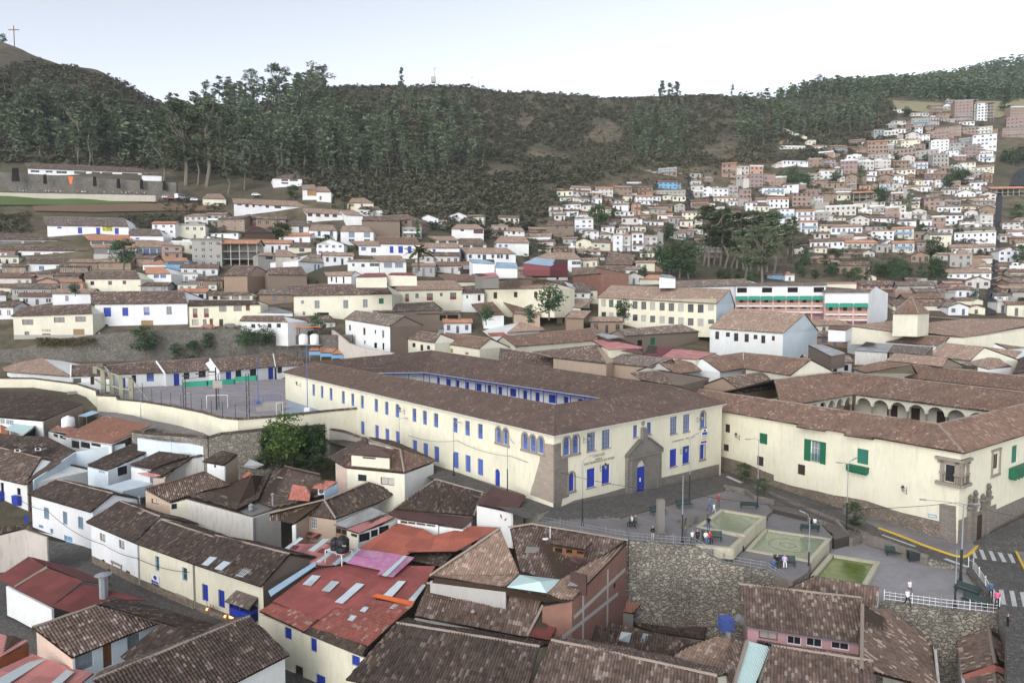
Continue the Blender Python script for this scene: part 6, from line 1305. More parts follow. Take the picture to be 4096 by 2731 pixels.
HQ=house('house','large dark tiled gable roof at the bottom left with white wall under its right eave',Q('A0',1200,1862,-5),Q('A1',302,1357,-5),('A0',700,1545),('A0',1885,1066),-10,'white','t_dark',NEAR)
rR=PBLD('red_sheet_house','house with rusty red corrugated gable roofs beside the lower street','house',[('s_dkred','S',a_('A0',(-30,775,-6.6),(105,842,-6.6),(348,690,-5.5),(215,612,-5.3))),('s_dkred','S',a_('A0',(105,850,-6.6),(388,990,-6.6),(628,802,-5.4),(355,698,-5.4))),('s_dkred','S',a_('A0',(390,995,-6.7),(560,1040,-6.9),(900,935,-6.4),(1115,945,-6.6),(640,820,-5.6))),('s_dkred','S',a_('A0',(845,828,-7.0),(560,700,-6.9),(225,612,-5.4),(345,690,-5.4),(640,800,-5.5)))],[('white',-10,('A0',45,830,-6.6),('A0',108,862,-6.7)),('white',-10,('A0',108,862,-6.7),('A0',388,1002,-6.7))],ridges=[(('A0',105,845,-6.5),('A0',352,692,-5.4))])
PBLD('house','peeling white gable wall with dark tiled verge at the left edge of the street','house',[('t_dark','N',a_('A0',(-60,462,-5.3),(180,402,-4.6),(190,368,-4.1),(-60,408,-4.7))),('t_dark','N',a_('A0',(180,402,-4.6),(400,450,-5.2),(190,368,-4.1)))],[('peel',-10,('A0',-80,470,-5.4),('A0',180,405,-4.5)),('peel',-10,('A0',180,405,-4.5),('A0',352,462,-5.3))])
PBLD('canopy','faded pink sheet awning above the brown wall at the left bottom','canopy',[('s_pink','S',a_('A0',(0,1372,-6.4),(212,1250,-6.2),(110,1212,-5.8),(-60,1190,-5.8)))],[('rustp',-9,('A0',-40,1400,-6.5),('A0',215,1260,-6.3))])
rK=PBLD('canopy','large rose corrugated roof with two white strips in the bottom left corner','canopy',[('s_pink','S',a_('A0',(-100,1760,-6.6),(330,1800,-6.6),(710,1495,-6.4),(560,1455,-6.2),(250,1352,-6.0),(-100,1500,-6.1)))])
for P in([(-100,1580),(30,1590),(350,1385),(290,1368)],[(230,1700),(300,1720),(560,1480),(500,1465)]):mb=MB();mb.prism([Q('A0',x,y,-6.05)for x,y in P],Vector((0,0,.04)));mb.build('white_strip',M['s_clear'],rK)
MIDT="""
dark tiled roof with pale blue skylight behind the school ridge|B2|430,480 890,530 270,432 800,375|148|4|tanwall|t_mid|hg|
mossy tiled house in front of the maroon sheet roof|B2|905,525 1270,562 905,445 1440,492|142|4|tanwall|t_grey|gg|
grey gabled house with brown tile roof above the convent roof|B2|1475,620 1690,590 1325,522 1560,490|128|5|greyplaster|t_red|gg|
house with bright white triangular gable and brown tile roof|B2|1850,600 2040,572 1690,487 2030,440|134|5|white|t_red|gg|
long tiled house with small white dormer, right of the white gable|B2|2040,572 2428,630 2037,440 2603,497|132|5|cream2|t_red|gg|
tan gabled house with grey brown tiles right of the convent's left roof end|B2|2040,770 2313,735 1862,647 2210,600|116|4|adobe2|t_mid|gg|
low broken tile roof beside the grey corrugated fence|B2|1180,670 1490,718 1090,610 1330,585|122|4|adobe|t_mid|gg|
long old tiled house running parallel behind the school|B2|-20,560 790,612 0,405 893,527|156|4|adobe|t_mid|gg|
long red brown house with two dormers and cream wall|B2|130,390 820,335 20,305 805,232|168|4|cream2|t_red|gg|
tan tiled house with white gable end beyond the dormer house|B2|60,272 420,250 170,180 480,212|176|4|white|t_tan|gg|
long adobe house with mossy roof, two skylights and a green door|B2|1045,300 1675,262 985,250 1605,197|165|5.5|adobe|t_grey|gg|1150,335,1190,380,hole 1258,315,1297,375,gshut
white hall with dark cross windows and pale blue gable|B2|1745,235 2368,278 1930,78 2553,115|178|7|white|t_tan|gg|1800,262,1832,328,wd 1888,270,1922,308,wd 1957,275,1992,345,wd 2045,282,2080,352,wd 2120,290,2153,328,wd 2185,295,2218,362,wd 2273,300,2298,340,wd
white house with long brown ridge before the grey patched sheds|B3|815,325 1570,382 885,255 1680,312|172|4|white|t_red|gg|
house with white gable and chimney block under the right hipped roofs|B3|2165,407 2420,385 1885,290 2300,225|158|4|white|t_mid|gg|
pale tan tiled house left of the other tan one at the right|B3|1480,460 1850,507 1640,362 1970,395|155|4|cream2|t_tan|gg|
pale tan tiled house at the right edge|B3|1850,507 2195,515 1970,395 2282,432|153|4|cream2|t_tan|gg|
long pale tan roof above the arcaded court|B3|1140,505 1620,560 1215,448 1665,485|145|4|adobe|t_tan|gg|
small white house with mossy roof beside the grey sheds|B3|945,482 1135,497 1010,392 1215,405|150|5|white|t_grey|gg|1022,505,1052,530,dk
red brown wing behind the arcaded court with blue metal gutter|B3|1475,664 2320,762 1362,542 2320,640|132|4|cream2|t_red|gg|
red brown roof left of the gutter wing|B3|975,612 1475,664 975,605 1362,542|134|3|cream2|t_red|gg|
dark red roof in front of the long pale tan roof|B3|860,572 975,608 1100,515 1362,540|136|3|cream2|t_red|gg|
cream house with blue balcony doors and green shutter on the far street|C1|355,1222 1190,1205 310,1130 1130,1118|200,198|7|cream2|t_mid|gg|540,1258,583,1325,blw 780,1255,823,1325,blw 945,1248,985,1318,blw 1078,1240,1118,1286,gshut 428,1258,452,1288,blw 440,1352,462,1380,dk 560,1358,660,1400,hole
cream house with three dark red balconies|C1|1170,1175 1785,1168 1350,1098 1710,1093|196|6|cream2|t_tan|hh|1232,1198,1257,1240,dk 1298,1202,1330,1268,mar 1383,1200,1411,1238,dk 1478,1198,1530,1258,mar 1588,1195,1611,1222,dk 1673,1192,1726,1250,mar
small white house right of the red balconies|C1|1772,1200 1965,1195 1770,1142 1920,1132|196|6|white|t_mid|gg|1808,1215,1825,1240,dk 1905,1210,1928,1262,ddoor
cream house with long orange tan roof and five dark doors|C2|-140,1165 455,1155 -220,1100 390,1090|196|6|cream|t_tan|gg|-55,1190,-24,1243,ddoor 115,1187,146,1232,ddoor 284,1184,314,1237,ddoor 402,1180,426,1235,ddoor
white house with brown roof right of the five doored house|C2|455,1160 580,1158 410,1092 530,1093|196|5|white|t_mid|gg|502,1175,516,1205,dk
white hipped corner house with mossy roof|C2|583,1192 762,1192 620,1115 700,1115|180|4.5|white|t_grey|hh|618,1207,642,1230,dk 683,1205,706,1230,dk
cream house behind the hipped corner house|C2|745,1172 915,1168 730,1135 900,1130|188|4|cream2|t_mid|gg|758,1197,778,1220,dk
brown roofed house with white gable above the yellow school|C2|640,1117 965,1117 690,1067 920,1065|195|3.5|white|t_mid|gg|
long white low house with small windows above the shrubs|C1|-90,1430 310,1438 -60,1388 275,1386|198|4.5|white|t_mid|gg|8,1455,45,1488,dk 62,1455,85,1468,dk 147,1452,180,1488,dk 222,1450,258,1485,dk
long white low house right of its twin, above the orange tank roof|C1|305,1442 718,1440 300,1395 670,1384|196|5|white|t_mid|gg|295,1465,313,1487,dk 345,1463,365,1487,dk 388,1463,410,1485,dk 420,1462,440,1483,dk 510,1460,532,1480,cur 612,1458,634,1478,cur 668,1455,690,1475,cur
white house with old grey roof along the stepped street|B1|785,158 1165,220 880,88 1290,135|190|8|white|t_grey|gg|828,207,843,255,dk 946,232,966,292,mar 1042,250,1055,283,dk 1102,252,1122,318,wh 1038,355,1062,402,hole 1107,358,1123,418,hole
cream house with small shuttered windows below the stepped street|B1|1168,302 1540,358 1290,240 1592,283|174|5.5|cream2|t_mid|gg|1218,337,1243,372,dk 1283,348,1307,415,ddoor 1357,358,1384,395,dk 1425,372,1449,425,ddoor 1480,380,1505,415,dk
yellow cream house with wooden shutters and cream gable|B1|1535,352 1915,407 1640,272 2012,322|168|5|cream|t_red|gg|1558,400,1585,425,wdoor 1657,405,1697,440,wdoor 1798,435,1828,458,wdoor
adobe house with mossy roof above the blue tank|C1|1030,1362 1590,1337 1020,1300 1540,1270|190|4|adobe|t_grey|gg|
adobe house with old timber balcony|C1|1385,1372 1765,1362 1450,1350 1757,1343|184|5|adobe|t_grey|gg|1410,1385,1490,1428,hole 1500,1382,1560,1428,wdoor 1570,1380,1640,1425,hole 1650,1378,1740,1420,hole
red brown tiled house with two stub chimneys|C1|1950,1387 2130,1378 1850,1290 2030,1270|170|4|white|t_red|gg|
red brown house beside the green tree|C2|100,1352 330,1345 0,1245 370,1235|172|4|adobe|t_red|gg|
small flat tan house before the green tree|C2|110,1367 340,1375 120,1350 335,1358|160|4|tanwall|t_tan|gg|
tan gabled adobe hut with tan tiles|C2|550,1405 705,1408 605,1342 762,1347|162|5|adobe2|t_tan|gg|
adobe gabled hut behind the tan one|C2|470,1328 530,1322 490,1262 612,1258|170|4|adobe|t_grey|gg|
rose tiled house with white gable beside the yellow school|C2|560,1312 682,1322 600,1245 790,1247|180|4|white|t_tan|gg|
cream house with dark strip windows and pale sign|C0|90,1392 772,1368 180,1312 757,1287|200|7.8|cream2|t_mid|hg|185,1417,280,1462,dk 450,1398,542,1442,dk 630,1392,720,1436,dk 205,1517,247,1575,dk 353,1535,427,1608,door 613,1497,708,1572,wdoor
long white house with blue windows and stone doorway|C0|780,1292 1565,1282 745,1187 1540,1178|202|7.5|white2|t_mid|gg|865,1317,930,1393,bshut 1022,1317,1074,1388,bshut 1200,1312,1252,1380,bwin 1392,1308,1438,1377,blw 878,1458,906,1488,dk 1180,1425,1283,1490,wdoor
cream house with dark red window boxes above two parked cars|C0|1570,1307 2178,1292 1580,1255 2140,1257|201|7|cream|t_dark|gg|1612,1325,1653,1403,mar 1705,1323,1748,1400,mar 1833,1305,1895,1352,dk 1953,1302,2023,1347,dk 2055,1297,2090,1343,door 1605,1417,1660,1465,cur 1697,1415,1730,1490,dk 1753,1410,1783,1487,door 1832,1415,1868,1490,ddoor
cream house with open gallery behind the window box house|C0|1735,1217 2112,1213 1740,1190 2080,1187|210|3|cream|t_mid|gg|1780,1222,1820,1250,dk 1840,1222,1920,1250,dk 1940,1220,2000,1248,dk 2020,1220,2090,1248,dk
long two tiered house with glazed band at the left edge|C0|-60,748 692,757 -40,650 640,663|240|3|greyplaster|t_mid|gg|0,762,180,800,dkb 200,762,350,800,dkb 370,762,500,800,dkb 520,762,660,800,dkb
lower tier of the glazed house with white wall and red doors|C0|-60,840 722,847 -30,800 690,803|236|5|white2|t_mid|gg|140,858,180,895,mar 285,858,340,895,mar 440,858,495,895,mar 585,858,640,905,mar
white house carrying the yellow for sale banner|C0|385,632 1075,642 355,558 1045,572|258|7|white2|t_grey|gg|478,643,515,658,bshut 650,648,688,700,bdoor 803,650,840,705,bdoor 958,653,995,705,bdoor
house with salmon roof and long window bands|C0|745,758 1130,764 690,710 1070,712|228|3|greyplaster|t_orange|gg|765,765,860,790,dkb 870,765,1000,790,dkb 1010,765,1100,790,dkb
lower storey house with salmon lean-to roof and grey walls|C0|770,818 1140,820 760,800 1120,802|226|7|greyplaster|t_orange|gg|775,825,900,870,dkb 910,825,1020,870,dkb 1030,825,1130,870,dkb 862,922,915,945,dk 925,922,970,945,dk
tan tiled house with blue glazed veranda|C0|1118,812 1390,820 1110,755 1450,757|224|4|white|t_tan|gg|1142,825,1190,875,bwin 1198,825,1250,875,bwin 1255,825,1310,875,bwin 1315,825,1368,875,bwin
white house right of the for sale house|C0|1078,716 1365,720 1070,658 1330,667|252|4|white2|t_grey|gg|1133,734,1165,748,bshut
white house with two windows and red brown roof at the left|C0|212,950 607,955 220,900 590,903|212|4.5|white2|t_mid|gg|325,970,370,1005,bwin 468,968,515,1005,bwin
salmon house with dark gallery at the left|C0|195,1037 440,1037 200,1020 430,1020|206|5|salmon|t_mid|gg|210,1045,255,1070,dk 290,1045,435,1068,dk
small salmon house with orange roof and glazed top|C0|495,1107 692,1108 500,1085 685,1085|200|5|salmon|t_orange|gg|515,1120,670,1175,dkb
pale yellow house with three small windows|C0|700,1080 1172,1077 710,1018 1140,1012|205|4.5|cream2|t_mid|gg|755,1097,788,1130,dk 905,1095,937,1128,dk 1025,1092,1055,1122,mar
orange tiled roof left of its neighbour above the blue wall|C0|1185,957 1385,957 1180,922 1350,920|212|3|white|t_orange|gg|
orange tiled house with blue wall|C0|1378,932 1580,934 1350,903 1560,903|214|5|lblue|t_orange|gg|1400,940,1540,960,dk
white house with orange roof and two skylights|C0|1222,1037 1428,1035 1205,980 1370,978|202|4|white|t_orange|gg|1285,1042,1330,1070,bwin 1340,1042,1390,1070,bwin
red tower house with hipped roof|C0|1968,575 2195,577 2070,540 2092,540|248|6|redwall|t_mid|hh|2005,585,2160,610,dkb
square house with rusty hipped roof below the red tower|C0|2030,695 2305,692 2100,640 2170,640|240|4|wooddk|s_rust|hh|
white two storey house with four window pairs on the upper left slope|C1|470,527 782,540 428,487 740,502|258|7|white|t_tan|gg|483,530,522,557,mar 552,531,590,560,mar 622,535,662,562,mar 690,538,728,564,mar 480,592,522,608,dk 690,598,730,608,dk
white gabled house right of the four window pairs|C1|800,545 948,550 745,505 865,503|262|7|white|t_tan|gg|
white house with two tall windows above the dark shrubs|C1|490,672 728,676 512,628 690,630|222|7|white2|t_tan|gg|565,678,592,722,blw 668,680,695,722,blw
white house with blue framed bay windows and skylights|C1|752,680 1035,684 775,637 990,642|218|7|white2|t_tan|gg|825,687,875,732,bw2 953,690,1005,732,bw2 825,743,875,768,wh 953,745,1005,768,wh
white house with one balcony behind a green tree|C1|340,637 492,640 320,598 450,598|232|7|white|t_mid|gg|408,642,447,693,blw
large adobe house with dark tiles on the upper slope|C1|930,592 1258,594 960,556 1220,548|240|9|adobe|t_mid|gg|
adobe house with one window right of the large one|C1|1258,588 1352,582 1195,548 1330,540|242|8|adobe|t_mid|gg|1295,595,1315,615,dk
long adobe wall house reaching down to the right|C1|1440,618 1680,690 1440,606 1600,615|238|6|adobe|t_mid|gg|
brown tiled hipped house above the adobe houses|C1|905,494 1112,502 950,460 1070,475|275|5|white|t_mid|hg|925,510,945,525,dk
yellow white gabled house at the foot of the wooded hill|C1|820,442 1037,447 850,405 960,403|285|6|cream2|t_tan|gg|830,450,870,475,wdoor 925,450,945,470,wh
white house with amber window high on the left slope|C1|435,332 562,334 430,295 540,292|300|7|white|t_tan|gg|478,337,558,385,wdoor
white house with terrace below the amber window house|C1|552,352 678,352 560,310 640,308|300|7|white|t_tan|gg|580,385,600,420,wh
three level white cafe with balconies near the top of the left slope|C1|190,238 440,242 260,215 400,206|330|6|white2|t_red|gg|262,245,320,262,dk 330,245,400,262,dk 262,270,320,285,dk
brown house right of the three level white one|C1|410,252 545,268 440,228 520,235|325|5|adobe2|t_tan|gg|
long white school with white balcony rail on the upper left slope|C1|-140,448 570,482 -150,407 520,435|266|8|white2|t_tan|gg|-105,450,-70,465,dk -40,452,-10,480,mar 20,455,40,480,mar 75,458,100,472,dk 130,458,160,485,mar 205,462,260,490,dk
small white gabled house beside the parked vans|C0|1690,407 1892,412 1730,370 1850,368|280|5|cream2|t_tan|gg|
long white restaurant with warm lights above the stone terrace wall|C0|225,155 1245,192 208,112 1190,158|338|5|white2|t_mid|gg|255,168,330,190,wh 380,172,440,192,wh 470,175,560,200,wh 620,178,720,205,dk 765,182,840,220,wh 850,186,940,220,dk 1020,192,1155,230,dk
white annex of the restaurant with low roof|C0|1180,210 1352,215 1190,190 1330,192|336|5|white2|t_mid|gg|
white house with blue framed doors left of the blue balconies|C1|905,802 1100,804 830,765 1060,762|220|5|white2|t_tan|gg|930,812,970,842,bwin 1012,818,1055,858,blw
white house with three blue balconies|C1|1090,787 1428,792 1045,730 1390,732|219|7|white2|t_red|gg|1168,805,1200,862,bdoor 1240,805,1280,863,bdoor 1320,805,1350,863,bdoor
white house with one blue balcony right of the three|C1|1412,822 1752,822 1420,778 1730,782|218|5|white2|t_tan|gg|1440,832,1458,860,blw 1528,830,1552,870,bdoor
white house with two wide blue framed windows|C1|1080,934 1312,937 1010,885 1260,885|197|6|white|t_tan|gg|1120,943,1187,985,bw2 1213,943,1280,985,bw2
white flat fronted house left of the wide blue windows|C1|810,932 1082,934 830,918 1080,920|198|6|white|t_tan|gg|855,950,875,972,dk 930,952,960,978,dk 1000,945,1080,975,wh
white gabled house with blue door and mossy roof|C1|405,932 622,947 500,872 690,885|198|5|white|t_grey|gg|538,958,552,1012,bdoor 568,960,583,1015,bdoor
pale yellow cottage with two windows beside the shrubs|C1|320,812 602,817 370,775 540,775|208|4|cream2|t_mid|hh|412,822,455,852,dk 512,822,553,852,dk
adobe house with brown tile roof in the middle distance|C1|150,1042 482,1047 170,988 430,976|193|6|adobe|t_mid|gg|
adobe house with tan ridge left of the brown one|C0|1860,1052 2065,1050 1960,968 2150,972|194|6|adobe2|t_mid|gg|
grey block house with low gable beside the concrete building|C1|65,882 215,888 75,862 170,858|203|6|block|t_tan|gg|130,890,190,915,dk
grey block gabled house right of the low one|C1|205,890 402,892 215,835 310,838|203|6|blockw|t_tan|gg|340,888,368,910,dk
white house with three tall red doors|C1|640,1057 845,1052 620,1025 880,1015|188|5|white|t_tan|gg|675,1062,690,1100,ddoor 715,1062,728,1110,ddoor 775,1060,790,1115,ddoor
adobe house with tan roof below the palm|C1|930,1112 1152,1114 1000,1060 1260,1052|185|5|adobe|t_tan|gg|
house with long red tiled roof right of the pink wall|C1|1640,1102 1932,1102 1570,1045 1880,1040|194|4|cream2|t_red|gg|
white house with long blue railed veranda|C1|1815,864 2228,870 1750,818 2150,820|217|5|white2|t_tan|gg|1830,875,1855,905,dk 1905,875,1928,905,dk 1945,875,1975,920,dk 2020,875,2042,905,dk 2065,875,2090,905,dk 2095,875,2115,905,dk 2140,875,2165,915,dk
white hipped house with small dormer|C1|2055,776 2340,780 2090,722 2300,725|240|5|white|t_tan|hh|2080,792,2105,812,bwin 2130,792,2155,812,bwin
white hipped house with dark red balcony|C1|1680,660 1962,664 1730,622 1900,625|268|6|white|t_tan|hh|1760,660,1790,680,dk 1870,665,1950,700,mar
small white gabled house with three windows at the hill foot|C2|35,678 210,682 70,648 180,650|266|5|white|t_tan|gg|68,685,82,698,dk 105,680,125,705,ddoor 155,688,170,700,dk
cream house with ochre veranda|C1|1560,754 1745,758 1480,722 1700,724|235|4|cream2|t_tan|gg|1580,760,1640,778,dk 1660,760,1730,778,dk
long house with green framed gallery|C1|1742,788 1982,792 1750,740 1940,742|232|4|cream2|t_mid|gg|1780,795,1840,815,dk 1860,795,1950,815,dk
white corrugated shed roof over dark timber walls|C1|1785,997 2132,1002 1780,967 2080,970|205|4|wooddk|s_grey|gg|
big tan hipped roof in the middle distance|C2|242,917 682,914 400,860 620,862|220|4|white|t_tan|hh|600,930,680,960,wh
white house with brown roof behind the hut gables|C2|835,1022 1052,1020 790,975 1047,970|198|5|bluewhite|t_mid|gg|942,1020,950,1030,dk
brick gabled house with brown roof next to it|C2|600,1050 840,1032 600,985 792,980|200|5|brick|t_mid|gg|
large dark brown roofed adobe house below the apartments|C2|885,958 1105,962 905,850 1132,882|228|5|adobe|t_mid|gg|
small hipped house with three windows by the dark brown roof|C2|1050,1000 1165,1002 1060,970 1140,972|215|3|white|t_tan|hh|
cream hipped house with two small windows under the apartments|C2|760,772 932,777 795,745 885,747|290|6|cream2|t_mid|hh|792,792,810,808,dk 850,795,873,812,bwin
long adobe house under the three storey white block|C2|385,632 622,630 400,598 610,598|285|6|adobe|t_mid|gg|470,640,490,655,dk 545,640,565,655,dk
orange tiled house beyond the large trees|C2|1170,1080 1415,1082 1240,1045 1380,1048|215|3|cream2|t_orange|gg|
long grey brown roof of the pink school's left wing|C2|1480,1150 2160,1132 1400,1100 2050,1080|235|5|white2|t_grey|gg|2045,1145,2085,1180,steel 2100,1142,2140,1178,steel
yellow school with two steel window rows and pale blue gable end|C2|815,1234 1812,1287 930,1132 1925,1167|207,186|10|cream|t_tan|gg|"""
AUTO=[]
def eave(c,x,y,d,z=None):
 py=src(c,x,y)[1]
 if z is not None and abs(py-1216)>62:
  p=atz(c,x,y,z)
  return p if abs(p.y-d)<d*.08 else atd(c,x,y,d*(1.08 if p.y>d else .92))
 return atd(c,x,y,d)
MH={}
for ln in MIDT.strip().split('\n'):
 f=ln.split('|');c=f[1];pts=[tuple(map(float,q.split(',')))for q in f[2].split()];ds=[float(v)for v in f[3].split(',')]
 h_=float(f[4])*(.72 if ds[0]>205 else 1)
 if ds[0]>=150:
  dn=settle(c,*pts[0],ds[0],h_);k_=dn/ds[0];ds=[v*k_ for v in ds];h_*=k_
 E1=atd(c,*pts[0],ds[0]);E2=atd(c,*pts[1],ds[1])if len(ds)>1 else eave(c,*pts[1],ds[0],E1.z)
 wins=[]
 for w in(f[8].split()if len(f)>8 and f[8]else[]):
  a=w.split(',');wins.append(('f',c,float(a[0]),float(a[1]),float(a[2]),float(a[3]),a[4]))
 if f[0].startswith('yellow school'):
  X=[(848,886),(911,949),(976,1015),(1043,1082),(1110,1150),(1181,1222),(1255,1297),(1335,1377),(1410,1455),(1490,1537),(1571,1618),(1654,1702),(1740,1790)]
  for i,(a,b)in enumerate(X):wins+=[('f',c,a,1248+i*4,b,1311+i*4.6-(22 if i==12 else 0),'steel' if i%3 else 'steelc'),('f',c,a,1354+i*5.2,b,1404+i*6.4-(26 if i==12 else 0),'steelc' if i%2 else 'steel')]
 q=MID if E1.y<160 else dict(pitch=.36,prof=3,amp=.09,sag=.05,urow=.6)
 if f[6].startswith('s_'):q=SHEET
 sd={'r':'bluewhite'}if('pale blue gable' in f[0])else({'r':'adobe'}if 'stepped street' in f[0]and 'old grey' in f[0]else None)
 H=house('house',f[0],E1,E2,(c,*pts[2]),(c,*pts[3]),min(E1.z,E2.z)-h_-2.5,f[5],f[6],q,f[7]or 'gg',wins=wins,slope=.42,sides=sd,ov=.4)
 MH[f[0].split()[0]+f[0].split()[-1]]=H
H=[h for k,h in MH.items()if k=='whitebanner'][0]
r=H.f.rect('C0',857,645,942,680);b=MB();bar(b,H.f,r[0],r[1],r[2],r[3],.03,.08);sg=tag(b.build('sale_banner',flat((.62,.66,.05),.8,.2,.05,'yellow_cloth'),None),'yellow for sale banner with dark letters on the white house','banner')
text_on(sg,H.f,'SE VENDE','C0',861,662,938,1.7,'black',t=.1);text_on(sg,H.f,'995 682108','C0',861,677,938,1.0,'black',t=.1)
H=[h for k,h in MH.items()if k=='creamsign'][0];text_on(H.root,H.f,'EUSKA','C0',350,1518,424,1.1,'dkconc',name='wall_lettering')
b=MB();bar(b,H.f,0,H.f.L,H.f.zb,H.f.uz('C0',600,1545)[1],0,.06);b.build('grey_base',M['concrete'],H.root)
def dq(c,x,y,d):return atd(c,x,y,d)
def loose(lb,nm,mat,qn,c,pts,wall=None,h=3):
 P=[dq(c,x,y,d)for x,y,d in pts];occ(P);cc=sum(P,Vector())/len(P);zb=min(p.z for p in P)-h;root=thing(nm,lb,nm.replace('_',' '),Vector((cc.x,cc.y,zb)))
 roof(root,[P],mat,QS[qn])
 if wall:
  mb=MB();ins=[p+(cc-p)*.04 for p in P]
  for i in range(len(P)):
   a,b=ins[i],ins[(i+1)%len(P)];mb.poly([Vector((a.x,a.y,zb)),Vector((b.x,b.y,zb)),b-Vector((0,0,.1)),a-Vector((0,0,.1))],0,[(0,zb),((b-a).length,zb),((b-a).length,b.z),(0,a.z)])
  mb.build('wall',M[wall],root)
 return root
for a in[('pink sheet roof beside the maroon one','house','s_pink','S','B2',[(905,415,143),(1200,402,146),(1000,315,158),(775,348,155)],'cream2'),('maroon sheet roof between pink and grey sheets','house','s_maroon','S','B2',[(1200,470,140),(1350,474,140),(1452,400,152),(1240,378,152)],'tanwall'),('grey rose sheet roof right of the maroon one','house','s_pink','S','B2',[(1350,476,138),(1640,498,138),(1815,445,148),(1452,400,150)],'cream2'),('light grey sheet canopy over the pink roof','canopy','s_grey','S','B2',[(900,325,152),(1030,308,154),(850,278,158),(792,282,157)],None),('small dark red sheet strip before the maroon roof','canopy','s_dkred','S','B2',[(1010,425,141),(1200,455,140),(1195,405,145),(1100,415,145)],None),('adobe shed with grey patched sheet roof','shed','s_grey','S','B3',[(690,470,140),(810,447,146),(665,370,158),(490,376,156)],'adobe'),('wide grey patched shed roof beyond the adobe shed','shed','s_grey','S','B3',[(880,422,152),(1160,440,150),(1210,372,162),(980,348,164)],'dirtywhite'),('dark mottled shed roof beside the pale tan roofs','shed','t_grey','M','B3',[(1165,440,150),(1470,462,148),(1545,395,160),(1210,372,162)],'adobe'),('blue sheet market roof above a red wall','market_hall','s_blue','S','C2',[(190,948,205),(420,972,203),(575,920,215),(300,910,218)],'s_maroon'),('faded red sheet roof of the low market','market_hall','s_red','S','C1',[(880,1065,190),(1150,1060,190),(1130,1028,200),(960,1030,200)],'cream2'),('second faded red sheet roof of the low market','market_hall','s_red','S','C1',[(1150,1045,192),(1400,1050,190),(1340,1025,200),(1180,1028,200)],'cream2'),('pale blue sheet roofs beside the white corrugated shed','market_hall','s_blue','S','C1',[(1860,945,208),(2050,955,206),(2040,915,216),(1830,918,218)],'white'),('blue white sheet roof beside the pale blue ones','market_hall','s_blue','S','C1',[(2050,985,205),(2240,990,204),(2230,945,214),(2060,938,216)],'white'),('pink sheet awning on a terrace roof','canopy','s_pink','S','C1',[(1945,1072,190),(2085,1062,190),(2050,1030,196),(1878,1032,196)],'dkconc'),('lilac grey sheet roof beside the white low house','shed','s_grey','S','C1',[(60,1360,200),(365,1365,200),(290,1312,212),(70,1320,212)],'white'),('white sheet roof below the maroon strip','shed','s_grey','S','C2',[(1330,1060,205),(1470,1075,204),(1465,1042,214),(1350,1045,214)],'white'),('pinkish grey school roof in the right distance','house','t_tan','M','B3',[(1290,278,178),(1800,312,172),(2330,225,178),(2330,185,188),(1470,130,188)],'cream2'),('left hip of the great tiled roof with the white tower','house','t_tan','M','B3',[(820,215,176),(1290,278,176),(1208,172,186)],'cream2'),('low tiled strip roof right of the pink school','house','t_red','M','B3',[(660,245,172),(810,255,171),(865,222,176),(670,218,177)],'white'),('salmon sheet gable roof right of the tan ones','house','t_tan','M','B3',[(1810,525,150),(2000,578,148),(2200,555,150),(2060,475,156)],'white'),('dark tiled roof behind the convent ridge','house','t_dark','M','B3',[(1690,560,146),(1880,570,146),(1930,548,150),(1700,525,152)],'adobe'),('dark tiled roof at the far right edge','house','t_dark','M','B3',[(2200,620,142),(2330,600,142),(2330,470,156),(2270,480,155)],'adobe'),('orange terrace awning beside the yellow balcony','canopy','s_orange','S','B1',[(2010,305,160),(2165,298,160),(2120,270,166),(1985,275,166)],None)]:
 loose(*a)
def d3(c,pts,d):return[dq(c,x,y,d)for x,y in pts]
T_=[dq('B3',1192,113,172),dq('B3',1418,122,168),dq('B3',1520,105,176),dq('B3',1290,95,182)];zt=T_[0].z;T_=[Vector((p.x,p.y,zt))for p in T_];c0=sum(T_,Vector())/4
root=thing('tower','low white tower with a pyramid tile roof on the great tiled building','tower',Vector((c0.x,c0.y,zt-6)));b=MB();b.prism([p+(c0-p)*.08 for p in T_],Vector((0,0,6)));b.build('wall',M['cream2'],root);ap=c0+Vector((0,0,4.6));roof(root,[[T_[i],T_[(i+1)%4],ap]for i in range(4)],'t_red',MID,[(T_[i],ap)for i in range(4)])
OCC+=[(3935,835,4025,1262),(2940,1130,3570,1300),(2880,900,3220,1100),(3180,1010,3810,1115),(2620,960,2840,1115)]
psx=thing('school_building','pink galleried school with green awnings and white top storey','school',dq('C3',300,1420,225))
